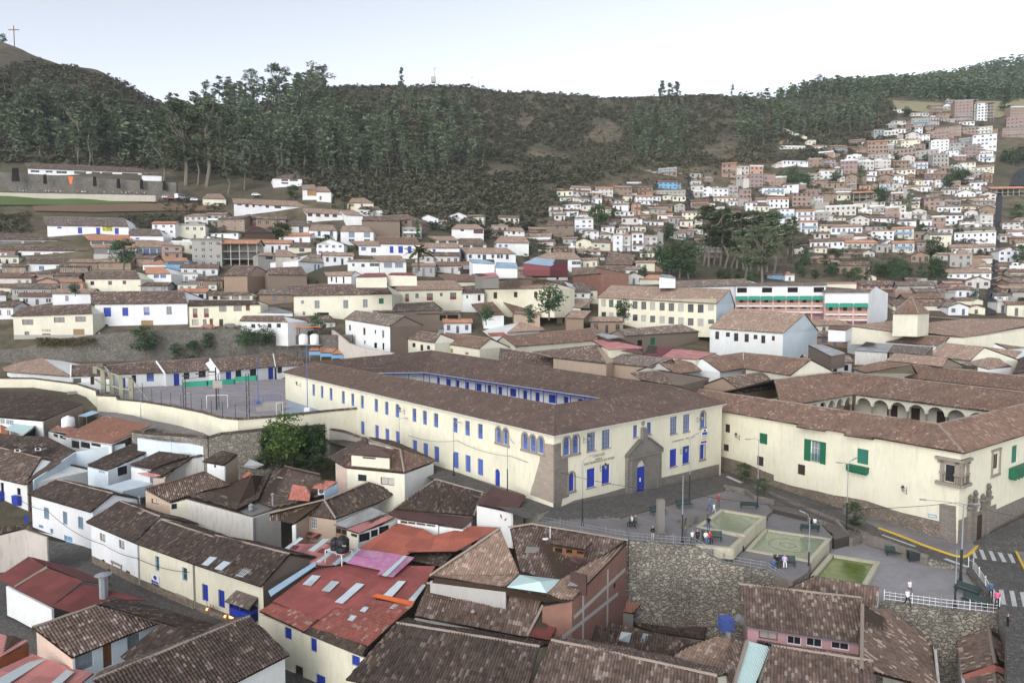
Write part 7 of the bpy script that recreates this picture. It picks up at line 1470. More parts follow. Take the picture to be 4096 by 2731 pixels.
def gal(c,x0,x1,d0,d1,y0,y1,y2,y3,nb):
 A=dq(c,x0,y0,d0);B=dq(c,x1,y0+(18 if nb>3 else 8),d1);zA=A.z;W=Wall(A,B,zA-15,zA,out=-(A+B)/2);z=lambda y:W.uz(c,x0,y)[1]
 b=MB();bar(b,W,0,W.L,z(y1),zA,-5,0);b.build('top_storey',M['white2'],psx)
 b=MB();bar(b,W,0,W.L,zA-15,z(y1),-5,-2.2);b.build('gallery_back',M['pinkbright'],psx)
 for zz in(z(y2),z(y3)):
  b=MB();bar(b,W,0,W.L,zz-.25,zz+.25,-2.2,.05);b.build('gallery_floor',M['white2'],psx)
  b=MB();bar(b,W,0,W.L,zz+.27,zz+1.15,-.12,-.02);b.build('parapet',M['salmon'],psx)
 for k in range(nb*1+1):
  u=W.L*k/nb;b=MB();bar(b,W,max(u-.22,0),min(u+.22,W.L),zA-15,z(y1),-.5,-.14+.3);b.build('pillar',M['pinkwall'],psx)
 for k in range(nb):
  u=W.L*(k+.5)/nb
  for zz in(z(y2),z(y3)):b=MB();bar(b,W,u-.55,u+.55,zz+.3,zz+2.5,-2.2,-2.12);b.build('door',M['wooddk'],psx)
  b=MB();a0,a1=W.L*k/nb+.1,W.L*(k+1)/nb-.1;b.prism([W.pt(a0,z(y1)-1.3,1.0),W.pt(a1,z(y1)-1.3,1.0),W.pt(a1,z(y1)-.1,.1),W.pt(a0,z(y1)-.1,.1)],W.n*.1);b.build('awning',M['awning'],psx)
  if nb>3 and k%2==0:b=MB();bar(b,W,a0+.3,a1-.3,z(y1)+(zA-z(y1))*.35,zA-.5,-.3,.02);b.build('window_band',M['dark'],psx)
 rf=[W.pt(-.5,zA+.05,.6),W.pt(W.L+.5,zA+.05,.6),W.pt(W.L+.5,zA+1.3,-6),W.pt(-.5,zA+1.3,-6)];roof(psx,[rf],'t_grey',SHEET)
 return W
gal('C3',-110,640,216,208,1140,1222,1305,1355,7);Wg=gal('C3',636,1000,204,200,1195,1280,1375,1420,3)
b=MB();P0=Wg.pt(Wg.L,Wg.zt0,.0);P1=P0+Vector((13,12,0));W2=Wall(P0,P1,Wg.zb,Wg.zt0,out=Vector((1,-1,0)));W2.mesh(b);b.poly([W2.pt(0,W2.zt0),W2.pt(W2.L,W2.zt0),W2.pt(W2.L*.35,W2.zt0+1.9)]);b.build('end_wall',M['white2'],psx)
def stonewall(lb,c,top,bot,d0,d1,mat):
 n=len(top);T2=[];B2=[]
 for i in range(n):
  d=d0+(d1-d0)*i/(n-1);T2.append(dq(c,*top[i],d));p=dq(c,*bot[i],d-3);B2.append(p.z-3)
 return coped_wall('terrace_wall',lb,T2,B2,mat,.9,cope=False,cat='wall')
stonewall('long grey rubble terrace wall behind the court pavilions','B0',[(0,415),(200,400),(420,340),(620,315),(780,290),(1100,262),(1500,248),(2000,250),(2330,300),(2700,290),(2950,290)],[(0,520)]*11,189,189,'rubble_d')
for i,(e1,e2,r1,r2,lb)in enumerate((((598,640),(905,632),(600,545),(862,535),'leftmost dark roofed court pavilion behind the concrete frame'),((935,622),(1395,607),(870,550),(1310,508),'court pavilion with blue bench and small orange roof'),((1385,612),(1805,583),(1312,515),(1735,485),'court pavilion with one blue door and notices'),((1838,597),(2310,556),(1758,495),(2290,452),'court pavilion with two blue doors beside the flagpole'),((2310,556),(2550,545),(2290,452),(2500,440),'court pavilion nearest to the school end'))):
 wins={0:[(610,655,680,690,'dk'),(755,640,790,705,'ddoor')],1:[(995,648,1050,735,'bdoor'),(1100,628,1140,690,'dk'),(1225,615,1288,678,'bwin')],2:[(1452,615,1502,718,'bdoor'),(1535,608,1585,660,'dk'),(1660,595,1722,645,'dk')],3:[(1888,598,1937,695,'bdoor'),(1970,590,2020,645,'dk'),(2090,580,2145,635,'dk'),(2243,565,2288,660,'bdoor')],4:[(2320,560,2360,610,'dk')]}[i]
 E1=atz('B0',*e1,6.6);E2=atz('B0',*e2,6.6)
 H=house('pavilion',lb,E1,E2,('B0',*r1),('B0',*r2),2.8,'white','t_mid',MID,wins=[('f','B0',*w_[:4],w_[4])for w_ in wins],cat='pavilion',group='white pavilions along the court')
 b=MB();b.prism([H.E1+Vector((-.3,-.1,.25)),H.E1+Vector((-.05,-.1,.25)),H.R1+Vector((-.05,0,.3)),H.R1+Vector((-.3,0,.3))],Vector((0,0,.5)));b.build('white_verge',M['wpaint'],H.root)
house('house','white hall with pale brown roof at the left edge behind the court wall',atz('B0',40,600,4.9),atz('B0',596,640,4.9),('B0',-60,430),('B0',330,470),1,'white','t_tan',MID,wins=[('f','B0',452,640,565,650,'whg')])
loose('low walled annex with small orange roof behind the court wall','shed','t_orange','M','B0',[(840,660,150),(925,655,150),(900,635,153),(845,640,153)],'white')
P=[dq('B1',*p)for p in((690,250,192),(760,300,188),(830,360,184),(950,400,178),(1130,430,172),(1200,440,168))]
coped_wall('parapet_wall','crumbling white parapet wall climbing beside the stepped street',P,[p.z-7 for p in P],'peel',.6,cope=False)
tk=dq('B1',497,370,188);root=thing('tank_tower','tower with orange roof carrying two white tanks above the court pavilions','tower',tk-Vector((0,0,6)))
b=MB()
for dx in(-3.2,3.2):
 for dy in(-1,1):b.tube(tk+Vector((dx,dy,-6)),tk+Vector((dx,dy,5)),.1,n=4)
b.build('steel_post',M['iron'],root);b=MB();b.box(tk+Vector((0,0,5)),7.4,3,.2);b.build('orange_roof',M['orangep'],root);b=MB();b.box(tk+Vector((0,0,-.2)),7,2.8,.2);b.build('platform',M['concrete'],root)
for dx,lb in((-1.7,'left white tank under the orange tower roof'),(1.6,'right white tank under the orange tower roof')):b=MB();b.lathe(tk+Vector((dx,0,0)),[(1.3,0),(1.35,.2),(1.35,2.4),(1.0,2.9),(.4,3.1)],14);tag(b.build('water_tank',M['wpaint'],None,smooth=True),lb,'water tank')
for i in range(5):
 x=490+i*95;a=dq('B1',x,425+i*14,186);PB=[a,a+Vector((3.6,.5,0)),a+Vector((4.6,3.5,1.4)),a+Vector((.6,3.2,1.4))];root=thing('stall',['first','second','third','fourth','fifth'][i]+' from the left of the orange roofed stalls with blue awnings','stall',a-Vector((0,0,3)),'orange roofed stalls above the court')
 roof(root,[PB],'t_orange',MID);b=MB();b.prism([a+Vector((.1,0,-1.2)),a+Vector((3.4,.3,-1.2)),a+Vector((3.4,.3,-.2)),a+Vector((.1,0,-.2))],Vector((0,-.1,0)));b.build('blue_awning',M['s_blue']if 0 else M['lblue'],root)
 b=MB()
 for dx in(.2,3.3):b.tube(a+Vector((dx,.3,-3)),a+Vector((dx,.3,0)),.08,n=4)
 b.build('post',M['galv'],root)
HT={'C0':"1735,975,235,215,gf 2000,978,295,190,go 1600,745,220,110,cf 1860,735,280,40,wb 1440,905,150,95,of 1560,1100,180,60,wf 1650,1175,320,45,cf 2010,1130,240,50,wt 960,1000,260,60,at 400,1170,150,70,op 1130,1150,160,60,at 1350,1120,180,50,at 60,960,180,60,cf 60,905,120,50,wo",'C2':"""1400,212,150,52,bf 1405,325,155,55,lt 1495,325,35,30,lf 1915,230,115,110,bo 2030,210,105,70,wf 2145,210,110,70,of 2030,300,100,80,gf 2145,310,110,95,bf 2250,290,95,70,bf 1635,240,90,45,gn 1740,265,55,50,bt 1640,300,85,35,wf 1650,345,100,42,wf 1735,390,80,62,wf 1845,395,130,68,wf 1950,400,80,88,gf 2050,410,100,72,bf 2050,470,110,58,gf 1660,400,80,50,gf 1880,440,175,38,ct 1955,465,75,32,wf 1800,492,150,20,wb 2190,470,105,58,bt
560,430,118,32,wt 650,430,50,30,wt 710,440,78,28,wt 810,400,90,40,bf 810,450,85,38,wf 467,560,112,85,wh 500,592,90,48,wh 590,560,128,48,wt 670,502,92,32,ch 700,560,80,22,wt 850,580,72,34,wp 985,455,108,32,wt 905,440,58,38,at 1070,430,70,42,ct 1040,552,155,38,wm 1145,545,62,95,ot 1210,530,70,22,ct 1215,578,88,30,at 1375,505,128,38,at 1380,600,122,55,wo 1500,525,84,66,gp 1410,420,95,40,yn 1500,430,108,42,ym 1310,425,68,36,wn 1275,462,90,14,wn 1380,372,330,24,gf 1120,280,120,14,wn 1100,375,90,16,wb 480,345,100,14,go
980,622,138,26,gt 1040,680,88,40,wt 900,690,108,48,wt 1160,612,108,26,wt 1160,680,118,40,ct 1300,682,165,34,at 1010,702,80,36,ct 1480,690,40,48,wf 1560,740,118,62,gt 1655,560,68,34,wt 1660,600,68,26,ot 1660,650,62,38,wf 1680,775,110,42,at 325,692,160,28,at 460,715,90,22,at 560,722,55,26,wt 310,748,225,24,wt 370,790,155,22,wt 585,792,115,48,gt 700,832,128,66,yp 700,700,152,115,wf 985,848,80,132,wf 1055,848,72,128,wf 1150,848,98,145,wf 1260,850,112,122,wf 1340,845,48,135,gf 880,740,98,28,wf 370,850,108,22,wt 500,858,118,36,at 595,862,60,44,af 1230,902,118,42,yt 1300,942,88,26,wt 1200,972,88,22,wt 745,872,195,22,wt 830,918,98,22,wt 1750,900,240,80,af 1000,790,30,40,gf 1870,620,90,40,wt 1960,560,100,38,ct 2060,600,110,40,wt 1790,700,90,40,wt 1500,200,50,14,an 1230,178,68,14,an""",'C3':"""205,380,185,58,wf 250,488,160,76,wo 210,292,185,56,bf 380,135,205,30,wn 555,142,115,56,bf 665,142,108,60,ot 650,60,118,36,wn 440,470,155,108,bn 320,592,115,98,wb 470,605,138,90,wo 500,702,138,98,wo 765,552,230,78,wf 850,592,88,32,wt 760,592,155,26,ct 815,706,245,60,wt 640,702,95,66,yt 650,820,255,52,wt 930,826,295,48,wo 945,742,228,22,wt 1115,748,175,66,wf 1290,742,148,82,wo 1170,832,75,66,wp 1290,862,158,82,wo 600,862,98,44,yt 420,868,80,26,yf 610,948,175,40,at 850,906,175,28,at 1000,892,108,34,wp 860,1042,275,75,at 215,1080,120,38,lm 340,1096,78,46,wf 760,1152,245,30,cf
835,202,128,108,bf 940,132,98,56,gf 1120,152,138,58,wf 1080,76,148,36,gf 1130,216,128,46,bf 855,332,82,112,ap 1020,216,88,36,wt 1015,262,78,36,wt 970,332,88,36,ot 1050,332,58,44,ap 1280,202,195,36,ct 1430,216,108,46,at 1140,262,108,36,ap 1350,272,78,56,ap 1290,282,88,26,wf 1410,292,68,36,yt 1400,342,148,30,ct 1480,352,88,42,wf 1550,242,148,36,at 1600,132,128,86,gf 955,442,152,80,go 1230,456,78,26,yt 1160,442,78,44,gt 970,532,108,22,wf 1090,602,265,30,wt 1060,692,165,52,gn 1310,632,148,36,wt 1480,642,88,46,wf 1520,682,78,36,wt 1420,732,118,18,wf 1530,502,118,96,bt 1690,462,168,56,bt 1675,522,185,42,wf 1870,432,195,26,yt 1850,502,158,30,yt 2000,462,185,30,gt 2040,502,108,30,wt 1470,582,108,34,ap 1750,582,370,20,gf 1640,742,108,76,wf 2010,656,108,108,wf 2010,532,118,42,ap 1890,782,285,86,wf 1945,692,215,22,yt 1885,862,305,46,wt
1460,802,108,36,at 1430,942,145,62,ap 1660,932,145,54,wt 1770,982,155,105,gf 1945,946,155,42,wt 1870,972,175,26,ct 1960,1022,128,44,wt 1840,1082,315,52,wt 1850,1032,88,40,lh 1925,1156,175,62,wp 1020,1102,85,42,yp 1090,1166,315,34,ot 1370,1112,98,26,at 1490,1132,165,24,lf 1710,1162,138,44,ot 1520,1232,228,44,at 1290,1232,148,36,bf 1600,1182,118,34,at 1730,1222,175,44,gt 1800,1292,118,34,yt 1900,1372,125,52,yp 1910,1292,88,34,yp 1480,1342,550,42,ct 1750,1382,165,72,wp 2150,772,88,56,wt 2240,722,128,36,wt 2160,936,155,92,wp 2250,1032,118,52,wf 2200,992,195,18,ct 2140,1042,148,26,at 2240,1092,138,34,at 2110,1112,108,34,ap 2110,1162,108,34,ap 2200,1192,175,34,at 2130,1262,138,44,wt 2240,1262,108,34,ot 2120,1362,88,86,wf 2235,1392,130,100,ct 2170,386,265,60,go 1975,102,92,66,wf 1880,42,108,76,bf 1990,272,78,66,ap 1940,182,175,36,ct 1750,182,118,46,wf 2250,850,110,30,wt 1700,60,90,50,wf""",'D2':"""1945,805,108,122,bf 2000,808,58,128,go 2060,812,78,112,wf 2125,816,50,120,go 2310,792,98,68,bf 2300,862,108,70,bf 2290,922,145,56,bf 1660,852,118,50,gf 1650,782,118,20,wf 1500,758,50,16,wf 1850,822,108,26,gn 1925,832,78,26,bf 1840,912,145,60,bt 1730,882,68,36,bt 1770,932,128,44,bf 1960,902,145,40,bf 1730,858,58,24,lf 2085,1006,132,98,wf 2060,902,128,42,cf 2100,1086,73,66,wf 1900,1042,88,76,gf 1990,1062,78,66,bf 1785,1032,102,82,wf 1790,1122,98,80,gf 1700,1072,128,56,gf 1530,1062,158,54,bf 1365,1032,118,76,bo 1400,1062,98,22,wm 1475,966,88,26,ct 1590,992,108,46,yf 1530,972,38,28,bf 975,1016,138,30,wh 925,976,58,30,cf 800,1002,165,14,cf 1110,1042,108,54,at 1200,1022,108,26,bt 1020,1062,88,36,bf 810,1116,165,36,wn 950,1126,88,54,af 1040,1122,88,46,ap 740,972,58,26,at 1210,1096,88,46,wf 1290,910,70,18,bt 1365,920,60,18,wt 1655,1000,60,30,bt 2150,960,40,30,bt 1860,970,70,30,bt"""}
WC={'w':('white2','white'),'b':('hillbrick','brick'),'c':('cream2','cream'),'a':('adobe2','earth brown'),'g':('concrete','grey'),'y':('cream','pale yellow'),'l':('lblue','blue'),'o':('salmon','salmon')}
RC={'f':('flat roofed',None),'n':('grey sheet roofed','s_grey'),'t':('tile roofed','t_tan'),'h':('hip roofed','t_tan'),'p':('gable fronted','t_tan'),'o':('orange roofed','t_orange'),'b':('blue sheet roofed','s_blue'),'m':('pink sheet roofed','s_pink')}
def unit(name,mats,pr):
 b=MB();b.prism([Vector((x,0,z))for x,z in((-.5,0),(.5,0),(.5,1),(-.5,1))],Vector((0,-.05,0)),0)
 b.prism([Vector((x,-.03,z))for x,z in((-.42,.08),(.42,.08),(.42,.92),(-.42,.92))],Vector((0,-.04,0)),1)
 if pr:b.prism([Vector((x,-.05,z))for x,z in((-.03,.08),(.03,.08),(.03,.92),(-.03,.92))],Vector((0,-.04,0)),0)
 return b.mesh(name,[M[m]for m in mats],Vector())
WM=[unit('window',('wpaint','glass'),1),unit('window',('wooddk','glass'),0),unit('window',('wood','glassb'),1)]
RH=random.Random(11)
GH=0
def hill_house(c,x,y,w,h,code,where='on the hillside',dm=230):
 s=CROP[c][2];px,py=src(c,x,y);sx=3962+(1262-py)*.078;hw=w*s/2+18
 if py>800 and abs(px-sx)<hw:px=sx+hw if px>sx else sx-hw
 p=on_ground(px,py,dm,700)
 if p is None:return
 OCC.append((px-w*s/2,py-h*s*1.3,px+w*s/2,py));d=p.y;Wd=w*s*d/F;Hh=h*s*d/F;yaw=RH.uniform(-.3,.3)+math.atan2(-p.x,p.y)*.35;D=min(max(Wd*.6,4.5),9)
 cw,rc=code[0],code[1];nf=max(1,round(Hh/2.75));open_=code=='go'
 st=['','single storey','two storey','three storey','four storey','five storey','six storey'][min(nf,6)]
 root=thing({'f':'flat_roofed_house','n':'sheet_roofed_house','b':'sheet_roofed_house','m':'sheet_roofed_house','p':'gable_fronted_house','h':'hip_roofed_house','o':'unfinished_house' if code=='go' else 'orange_roofed_house'}.get(rc,'tile_roofed_house'),'','house',p,'houses on the hillside');AUTO.append((root,f"{'unfinished grey concrete' if code == 'go' else WC[cw][1]} {st} {RC[rc][0] if code != 'go' else 'open framed'} house",px,py,where));root.rotation_euler=(0,0,yaw)
 b=MB();O=Vector()
 if open_:
  b.box((0,D/2,-4),Wd,D,4.1)
  for k in range(nf+1):b.box((0,D/2+.6,k*Hh/nf),Wd,D,.25)
  b.box((0,D-.5,0),Wd,.3,Hh)
  n=max(2,int(Wd/3))
  for k in range(n+1):b.box((-Wd/2+.2+(Wd-.4)*k/n,.75,0),.35,.35,Hh+(.9 if k%2 else .2))
 else:b.box((0,D/2,-5),Wd,D,5+Hh)
 me=b.mesh('wall',[M[WC[cw][0]if not(cw=='w' and RH.random()<.35)else 'dirtywhite']],O);wl=bpy.data.objects.new('wall',me);COL.objects.link(wl);wl.parent=root
 if not open_ and Hh>2 and RH.random()<.45:
  b=MB();s_=RH.choice((-1,1));aw=Wd*RH.uniform(.25,.5);ah=Hh*RH.uniform(.45,.8);b.box((s_*(Wd/2+aw/2-.4),D*.55,-5),aw,D*.7,5+ah);b.box((s_*(Wd/2+aw/2-.4),D*.52,ah),aw+.4,D*.7+.5,.15,m=1);o=bpy.data.objects.new('annex',b.mesh('annex',[M[RH.choice(['white2','hillbrick','adobe2','concrete','dirtywhite'])],M[RH.choice(['dkconc','t_mid','s_grey','s_pink'])]],O));COL.objects.link(o);o.parent=root
 if nf>1 and not open_ and RH.random()<.4:
  b=MB();b.box((0,-.45,Hh/nf),Wd*.85,.9,.14);b.box((0,-.88,Hh/nf+.14),Wd*.85,.06,.8,m=1);o=bpy.data.objects.new('balcony',b.mesh('balcony',[M['concrete'],M[RH.choice(['wood','galv','white2','lblue'])]],O));COL.objects.link(o);o.parent=root
 if cw in 'bg' and nf>1 and not open_:
  b=MB()
  for k in range(1,nf+1):b.box((0,-.02,k*Hh/nf-.3),Wd+.06,.1,.3)
  o=bpy.data.objects.new('concrete_band',b.mesh('band',[M['concrete']],O));COL.objects.link(o);o.parent=root
 b=MB();ov=.45
 if rc=='f':
  if not open_:
   b.box((0,D/2,Hh),Wd+.3,D+.3,.22)
   if RH.random()<.5:b.box((RH.uniform(-.2,.2)*Wd,D*.65,Hh+.22),Wd*.35,D*.4,RH.uniform(1.2,2.2))
   b.box((0,-.05,Hh+.22),Wd+.2,.15,.6)
   if RH.random()<.4:g=MB();g.lathe(Vector((RH.uniform(-.35,.35)*Wd,D*.3,Hh+.22)),[(.55,0),(.6,.1),(.6,1.2),(.2,1.5)],8);o=bpy.data.objects.new('roof_tank',g.mesh('roof_tank',[M[RH.choice(['black','lblue','wpaint'])]],O));COL.objects.link(o);o.parent=root
   if RH.random()<.3:
    for q_ in(-.42,0,.42):g=MB();g.box((q_*Wd,.3,Hh+.2),.25,.25,1.5);o=bpy.data.objects.new('column_stub',g.mesh('column_stub',[M['concrete']],O));COL.objects.link(o);o.parent=root
   o=bpy.data.objects.new('flat_roof',b.mesh('flat_roof',[M[RH.choice(['concrete','dkconc','white','hillbrick'])]],O))
  else:o=None
 else:
  tm=RC[rc][1];tm=RH.choice(['t_tan','t_mid','t_red','t_grey','t_tan'])if tm=='t_tan' else tm;q=dict(pitch=.55,prof=2,amp=.12,sag=0,thick=.12,urow=.8)if tm[0]=='t' else dict(pitch=.6,prof=2,amp=.05,sag=0,thick=.08,urow=.8)
  X0,X1,Y0,Y1=-Wd/2-ov,Wd/2+ov,-ov,D+ov;V=Vector;z0=Hh-.05
  def tf(P):tile_face(b,P,P[0],P[1],**q)
  if rc=='p':
   r_=Wd*.2;z1=Hh+r_;tf([V((X0,Y1,z0)),V((X0,Y0,z0)),V((0,Y0,z1)),V((0,Y1,z1))]);tf([V((X1,Y0,z0)),V((X1,Y1,z0)),V((0,Y1,z1)),V((0,Y0,z1))])
   g=MB();g.prism([V((-Wd/2,0,Hh)),V((Wd/2,0,Hh)),V((0,0,z1-.15))],V((0,-D,0)));gb=bpy.data.objects.new('gable',g.mesh('gable',[me.materials[0]],O));COL.objects.link(gb);gb.parent=root
  elif tm[0]=='s':z1=Hh+D*.12;tf([V((X0,Y0,z0)),V((X1,Y0,z0)),V((X1,Y1,z1)),V((X0,Y1,z1))])
  else:
   r_=D*.22;z1=Hh+r_+.1;k=(X1-X0)*.28 if rc=='h' else 0;ym=(Y0+Y1)/2
   tf([V((X0,Y0,z0)),V((X1,Y0,z0)),V((X1-k,ym,z1)),V((X0+k,ym,z1))]);tf([V((X1,Y1,z0)),V((X0,Y1,z0)),V((X0+k,ym,z1)),V((X1-k,ym,z1))])
   if k:tf([V((X0,Y1,z0)),V((X0,Y0,z0)),V((X0+k,ym,z1))]);tf([V((X1,Y0,z0)),V((X1,Y1,z0)),V((X1-k,ym,z1))])
   else:
    for s_ in(-1,1):g=MB();g.prism([V((s_*Wd/2,0,Hh)),V((s_*Wd/2,D,Hh)),V((s_*Wd/2,D/2,z1-.2))],V((s_*.1,0,0)));gb=bpy.data.objects.new('gable',g.mesh('gable',[me.materials[0]],O));COL.objects.link(gb);gb.parent=root
  o=bpy.data.objects.new('roof',b.mesh('roof',[M[tm],M['wooddk']],O))
 if o:COL.objects.link(o);o.parent=root
 if not open_ and Hh>1.6:
  n=max(1,int(Wd/2.6));wm=RH.choice(WM);ww=RH.uniform(1.0,1.6);cap=0
  for f_ in range(nf):
   for k in range(n):
    if RH.random()<.12 or cap>60:continue
    o=bpy.data.objects.new('window',wm);COL.objects.link(o);o.parent=root;o.location=(-Wd/2+Wd*(k+.5)/n,-.0,f_*Hh/nf+.9*Hh/nf/2.75);sc=Hh/nf/2.75
    dr_=f_==0 and k==n//2;o.scale=(ww if not dr_ else 1,1,1.3*sc if not dr_ else 2.0*sc);cap+=1
    if dr_:o.location.z=.05;o.name='door'
for c,t in HT.items():
 for q in t.split():
  a=q.split(',');hill_house(c,*map(float,a[:4]),a[4],dm=180)
def gapfill(n,X0,X1,Y0,Y1,codes,wd,ht,ov_,where,dm,test=lambda x,y:True):
 k=0
 for _ in range(n*60):
  if k>=n:break
  x,y=RH.uniform(X0,X1),RH.uniform(Y0,Y1)
  if not test(x,y):continue
  p=on_ground(x,y,dm,700)
  if not p:continue
  w,h=RH.uniform(*wd)*F/p.y,RH.uniform(*ht)*F/p.y;a0,b0,a1,b1=x-w/2,y-h*1.25,x+w/2,y;bad=0
  for q in OCC:
   ox=min(a1,q[2])-max(a0,q[0]);oy=min(b1,q[3])-max(b0,q[1])
   if ox>0 and oy>0:bad+=ox*oy
  if bad>ov_*w*h*1.25:continue
  hill_house('S',x,y,w,h,RH.choice(codes),where,dm);k+=1
OCC[:]=[(a0,b0,a1,b1)for a0,b0,a1,b1 in OCC if a1-a0<900]
TC='wt wt ct at at ct wp at gt wo yt wh'.split()
gapfill(200,-40,1400,1040,1300,TC,(8,15),(2.8,4.2),.42,'in the left middle town',185,lambda x,y:y>1060)
gapfill(120,330,2050,880,1060,TC+['at','gf','cf'],(8,15),(3,5.5),.4,'on the left town slope',200,lambda x,y:y>905+max(0,800-x)*.15)
gapfill(260,1300,4130,1075,1345,TC,(8,16),(2.6,4),.42,'in the middle town',178,lambda x,y:not(2700<x<3150 and y<1130))
gapfill(40,1750,4130,1340,1500,'at ct wt at'.split(),(8,14),(2.5,3.5),.25,'behind the school',150,lambda x,y:y<1420 or x>3000)
gapfill(150,2700,3960,560,1060,'wf wt bf bf wt at gf ct wp wf'.split(),(6,12),(3,7),.35,'on the right hillside',260,lambda x,y:(x>3130 or y<850)and y>1000-(x-2600)*.42)
gapfill(50,3250,3900,400,620,'bf bf wf gf bt wt at'.split(),(6,12),(3,7),.35,'high on the right hillside',300,lambda x,y:y>930-(x-2600)*.42)
gapfill(40,2250,2800,780,1080,TC,(7,12),(3,5),.3,'at the hill foot',240)
gapfill(30,3990,4200,900,1300,TC,(7,12),(3,5),.35,'right of the steep street',200)
def hill_strip(name,pts,wd,mat,lift=.35,kind='structure'):
 mb=MB();L=[]
 for px,py in pts:
  p=on_ground(px,py,150,700)
  if p:L.append(p)
 rows=[]
 for a,b in zip(L,L[1:]):
  n=max(1,int((b-a).length/4))
  for k in range(n):rows.append(a.lerp(b,k/n))
 rows.append(L[-1]);prev=None
 for p in rows:
  row=[mb.vert((p.x+o,p.y,ground(p.x+o,p.y)+lift))for o in(-wd/2,0,wd/2)]
  if prev:mb.face((prev[0],prev[1],row[1],row[0]));mb.face((prev[1],prev[2],row[2],row[1]))
  prev=row
 o=mb.build(name,M[mat],None,Vector((0,0,0)));o['kind']=kind;return o
M['asph']=flat((.045,.047,.052),.9,.2,.2,'dark_street')
hill_strip('street',[(3962,1262),(3969,1170),(3977,1078),(3983,1000),(3988,935),(3992,880),(3997,820),(4001,760)],3.6,'asph',.5)
hill_strip('street',[(2770,960),(2765,900),(2768,830),(2760,760),(2762,700)],4,'asph',.4)
RT=random.Random(21)
def leaves(n,size,env,clumps,rs,spread=.16):
 """leaf quads spread through clumps inside the envelope env(t)->radius; returns vertex and face arrays (unit height crown)"""
 C=[]
 for _ in range(clumps):
  t=rs.random();r=env(t)*math.sqrt(rs.random())*.85;a=rs.random()*6.283;C.append((r*math.cos(a),r*math.sin(a),t,spread*(.6+.8*rs.random())))
 V=[];Fc=[]
 for i in range(n):
  cx,cy,cz,sr=C[rs.randrange(clumps)]
  while True:
   d=Vector((rs.uniform(-1,1),rs.uniform(-1,1),rs.uniform(-1,1)))
   if d.length<1:break
  p=Vector((cx,cy,cz))+Vector((d.x*sr*1.15,d.y*sr*1.15,d.z*sr*.75))
  u=Vector((rs.gauss(0,1),rs.gauss(0,1),rs.gauss(0,.6))).normalized();v=u.cross(Vector((rs.gauss(0,1),rs.gauss(0,1),rs.gauss(0,1)))).normalized();s=size*rs.uniform(.6,1.3)
  k=len(V);V+=[p-u*s,p-v*s*.6,p+u*s,p+v*s*.6];Fc.append((k,k+1,k+2,k+3))
 return V,Fc
def mesh_from(name,V,Fc,mat,loc=None):
 me=bpy.data.meshes.new(name);me.from_pydata([tuple(v)for v in V],[],Fc);me.materials.append(mat);me.uv_layers.new(name='UVMap');me.update();return me
def trunk_mesh(h,r,fork,rs,top=.9,bend=.04,mat='trunkl'):
 b=MB();p=Vector();pts=[p]
 for k in range(1,5):pts.append(Vector((rs.uniform(-bend,bend)*h,rs.uniform(-bend,bend)*h,h*top*k/4)))
 b.path(pts,r,r*.3,n=6)
 for k in range(fork):
  a=rs.random()*6.28;z0=h*rs.uniform(.35,.65);q=pts[2].lerp(pts[3],rs.random());l=h*rs.uniform(.18,.3);b.path([q,q+Vector((math.cos(a)*l*.5,math.sin(a)*l*.5,l*.6)),q+Vector((math.cos(a)*l*.8,math.sin(a)*l*.8,l*1.2))],r*.5,r*.15,n=5)
 return b.mesh('trunk',[M[mat]],Vector())
def make_kind(kind,nvar,n,size,env,clumps,z0,hs,mat,tr,fork,spread=.13,tmat='trunkl'):
 out=[]
 for i in range(nvar):
  rs=random.Random(100+i+len(kind)*7);V,Fc=leaves(n,size,env,clumps,rs,spread);V=[Vector((v.x*hs,v.y*hs,(z0+(1-z0)*v.z)*hs))for v in V]
  out.append((trunk_mesh(hs,tr,fork,rs,mat=tmat),mesh_from('crown',V,Fc,M[mat])))
 return out
euc=lambda t:.045+.10*math.sin(math.pi*min(1,t*.85+.12))**1.0
rnd=lambda t:.40*math.sqrt(max(0,1-(2*t-1)**2))+.03
con=lambda t:.24*(1-t)+.015
KIND={'e':make_kind('euc',6,1000,.027,euc,26,.34,24,'leaf_euc',.34,3,.055),'b':make_kind('broad',4,1300,.042,rnd,24,.22,8,'leaf_dark',.22,4,.17,'trunk'),'o':make_kind('olive',3,2600,.028,rnd,30,.30,3,'leaf_olive',.09,4,.15,'trunk'),'c':make_kind('conif',2,800,.034,con,30,.08,12,'leaf_dark',.2,0,.07,'trunk'),'w':make_kind('wide',3,2800,.021,lambda t:.34*math.sqrt(max(0,1-(2*t-1)**2))+.05,40,.33,24,'leaf_euc',.6,8,.085),'g':make_kind('green',2,1800,.034,rnd,26,.15,6,'leaf_green',.12,4,.17,'trunk'),'u':make_kind('bush',3,700,.055,rnd,14,.02,3,'leaf_dark',.08,2,.22,'trunk')}
HS={'e':24,'b':8,'o':3,'c':12,'w':24,'u':3,'g':6}
DN={'g':'bright green tree','e':'slender grey green eucalyptus tree','b':'dark green leafy tree','o':'small round olive green tree','c':'dark pointed conifer','w':'tall spreading eucalyptus with pale trunk','u':'low dark green bush'}
NM={'g':'leafy_tree','e':'eucalyptus_tree','b':'leafy_tree','o':'olive_tree','c':'conifer_tree','w':'spreading_eucalyptus','u':'bush'}
def tree(kind,p,h,where,px=0,py=0,wide=1.0,label=None,group=None):
 t,cr=RT.choice(KIND[kind]);k=h/HS[kind];root=thing(NM[kind],label or '','bush' if kind=='u' else 'tree',p,group);root.rotation_euler=(0,0,RT.uniform(0,6.28));root.scale=(k*wide,k*wide,k)
 for n_,m_ in(('trunk',t),('crown',cr)):o=bpy.data.objects.new(n_,m_);COL.objects.link(o);o.parent=root
 if not label:AUTO.append((root,DN[kind],px,py,where))
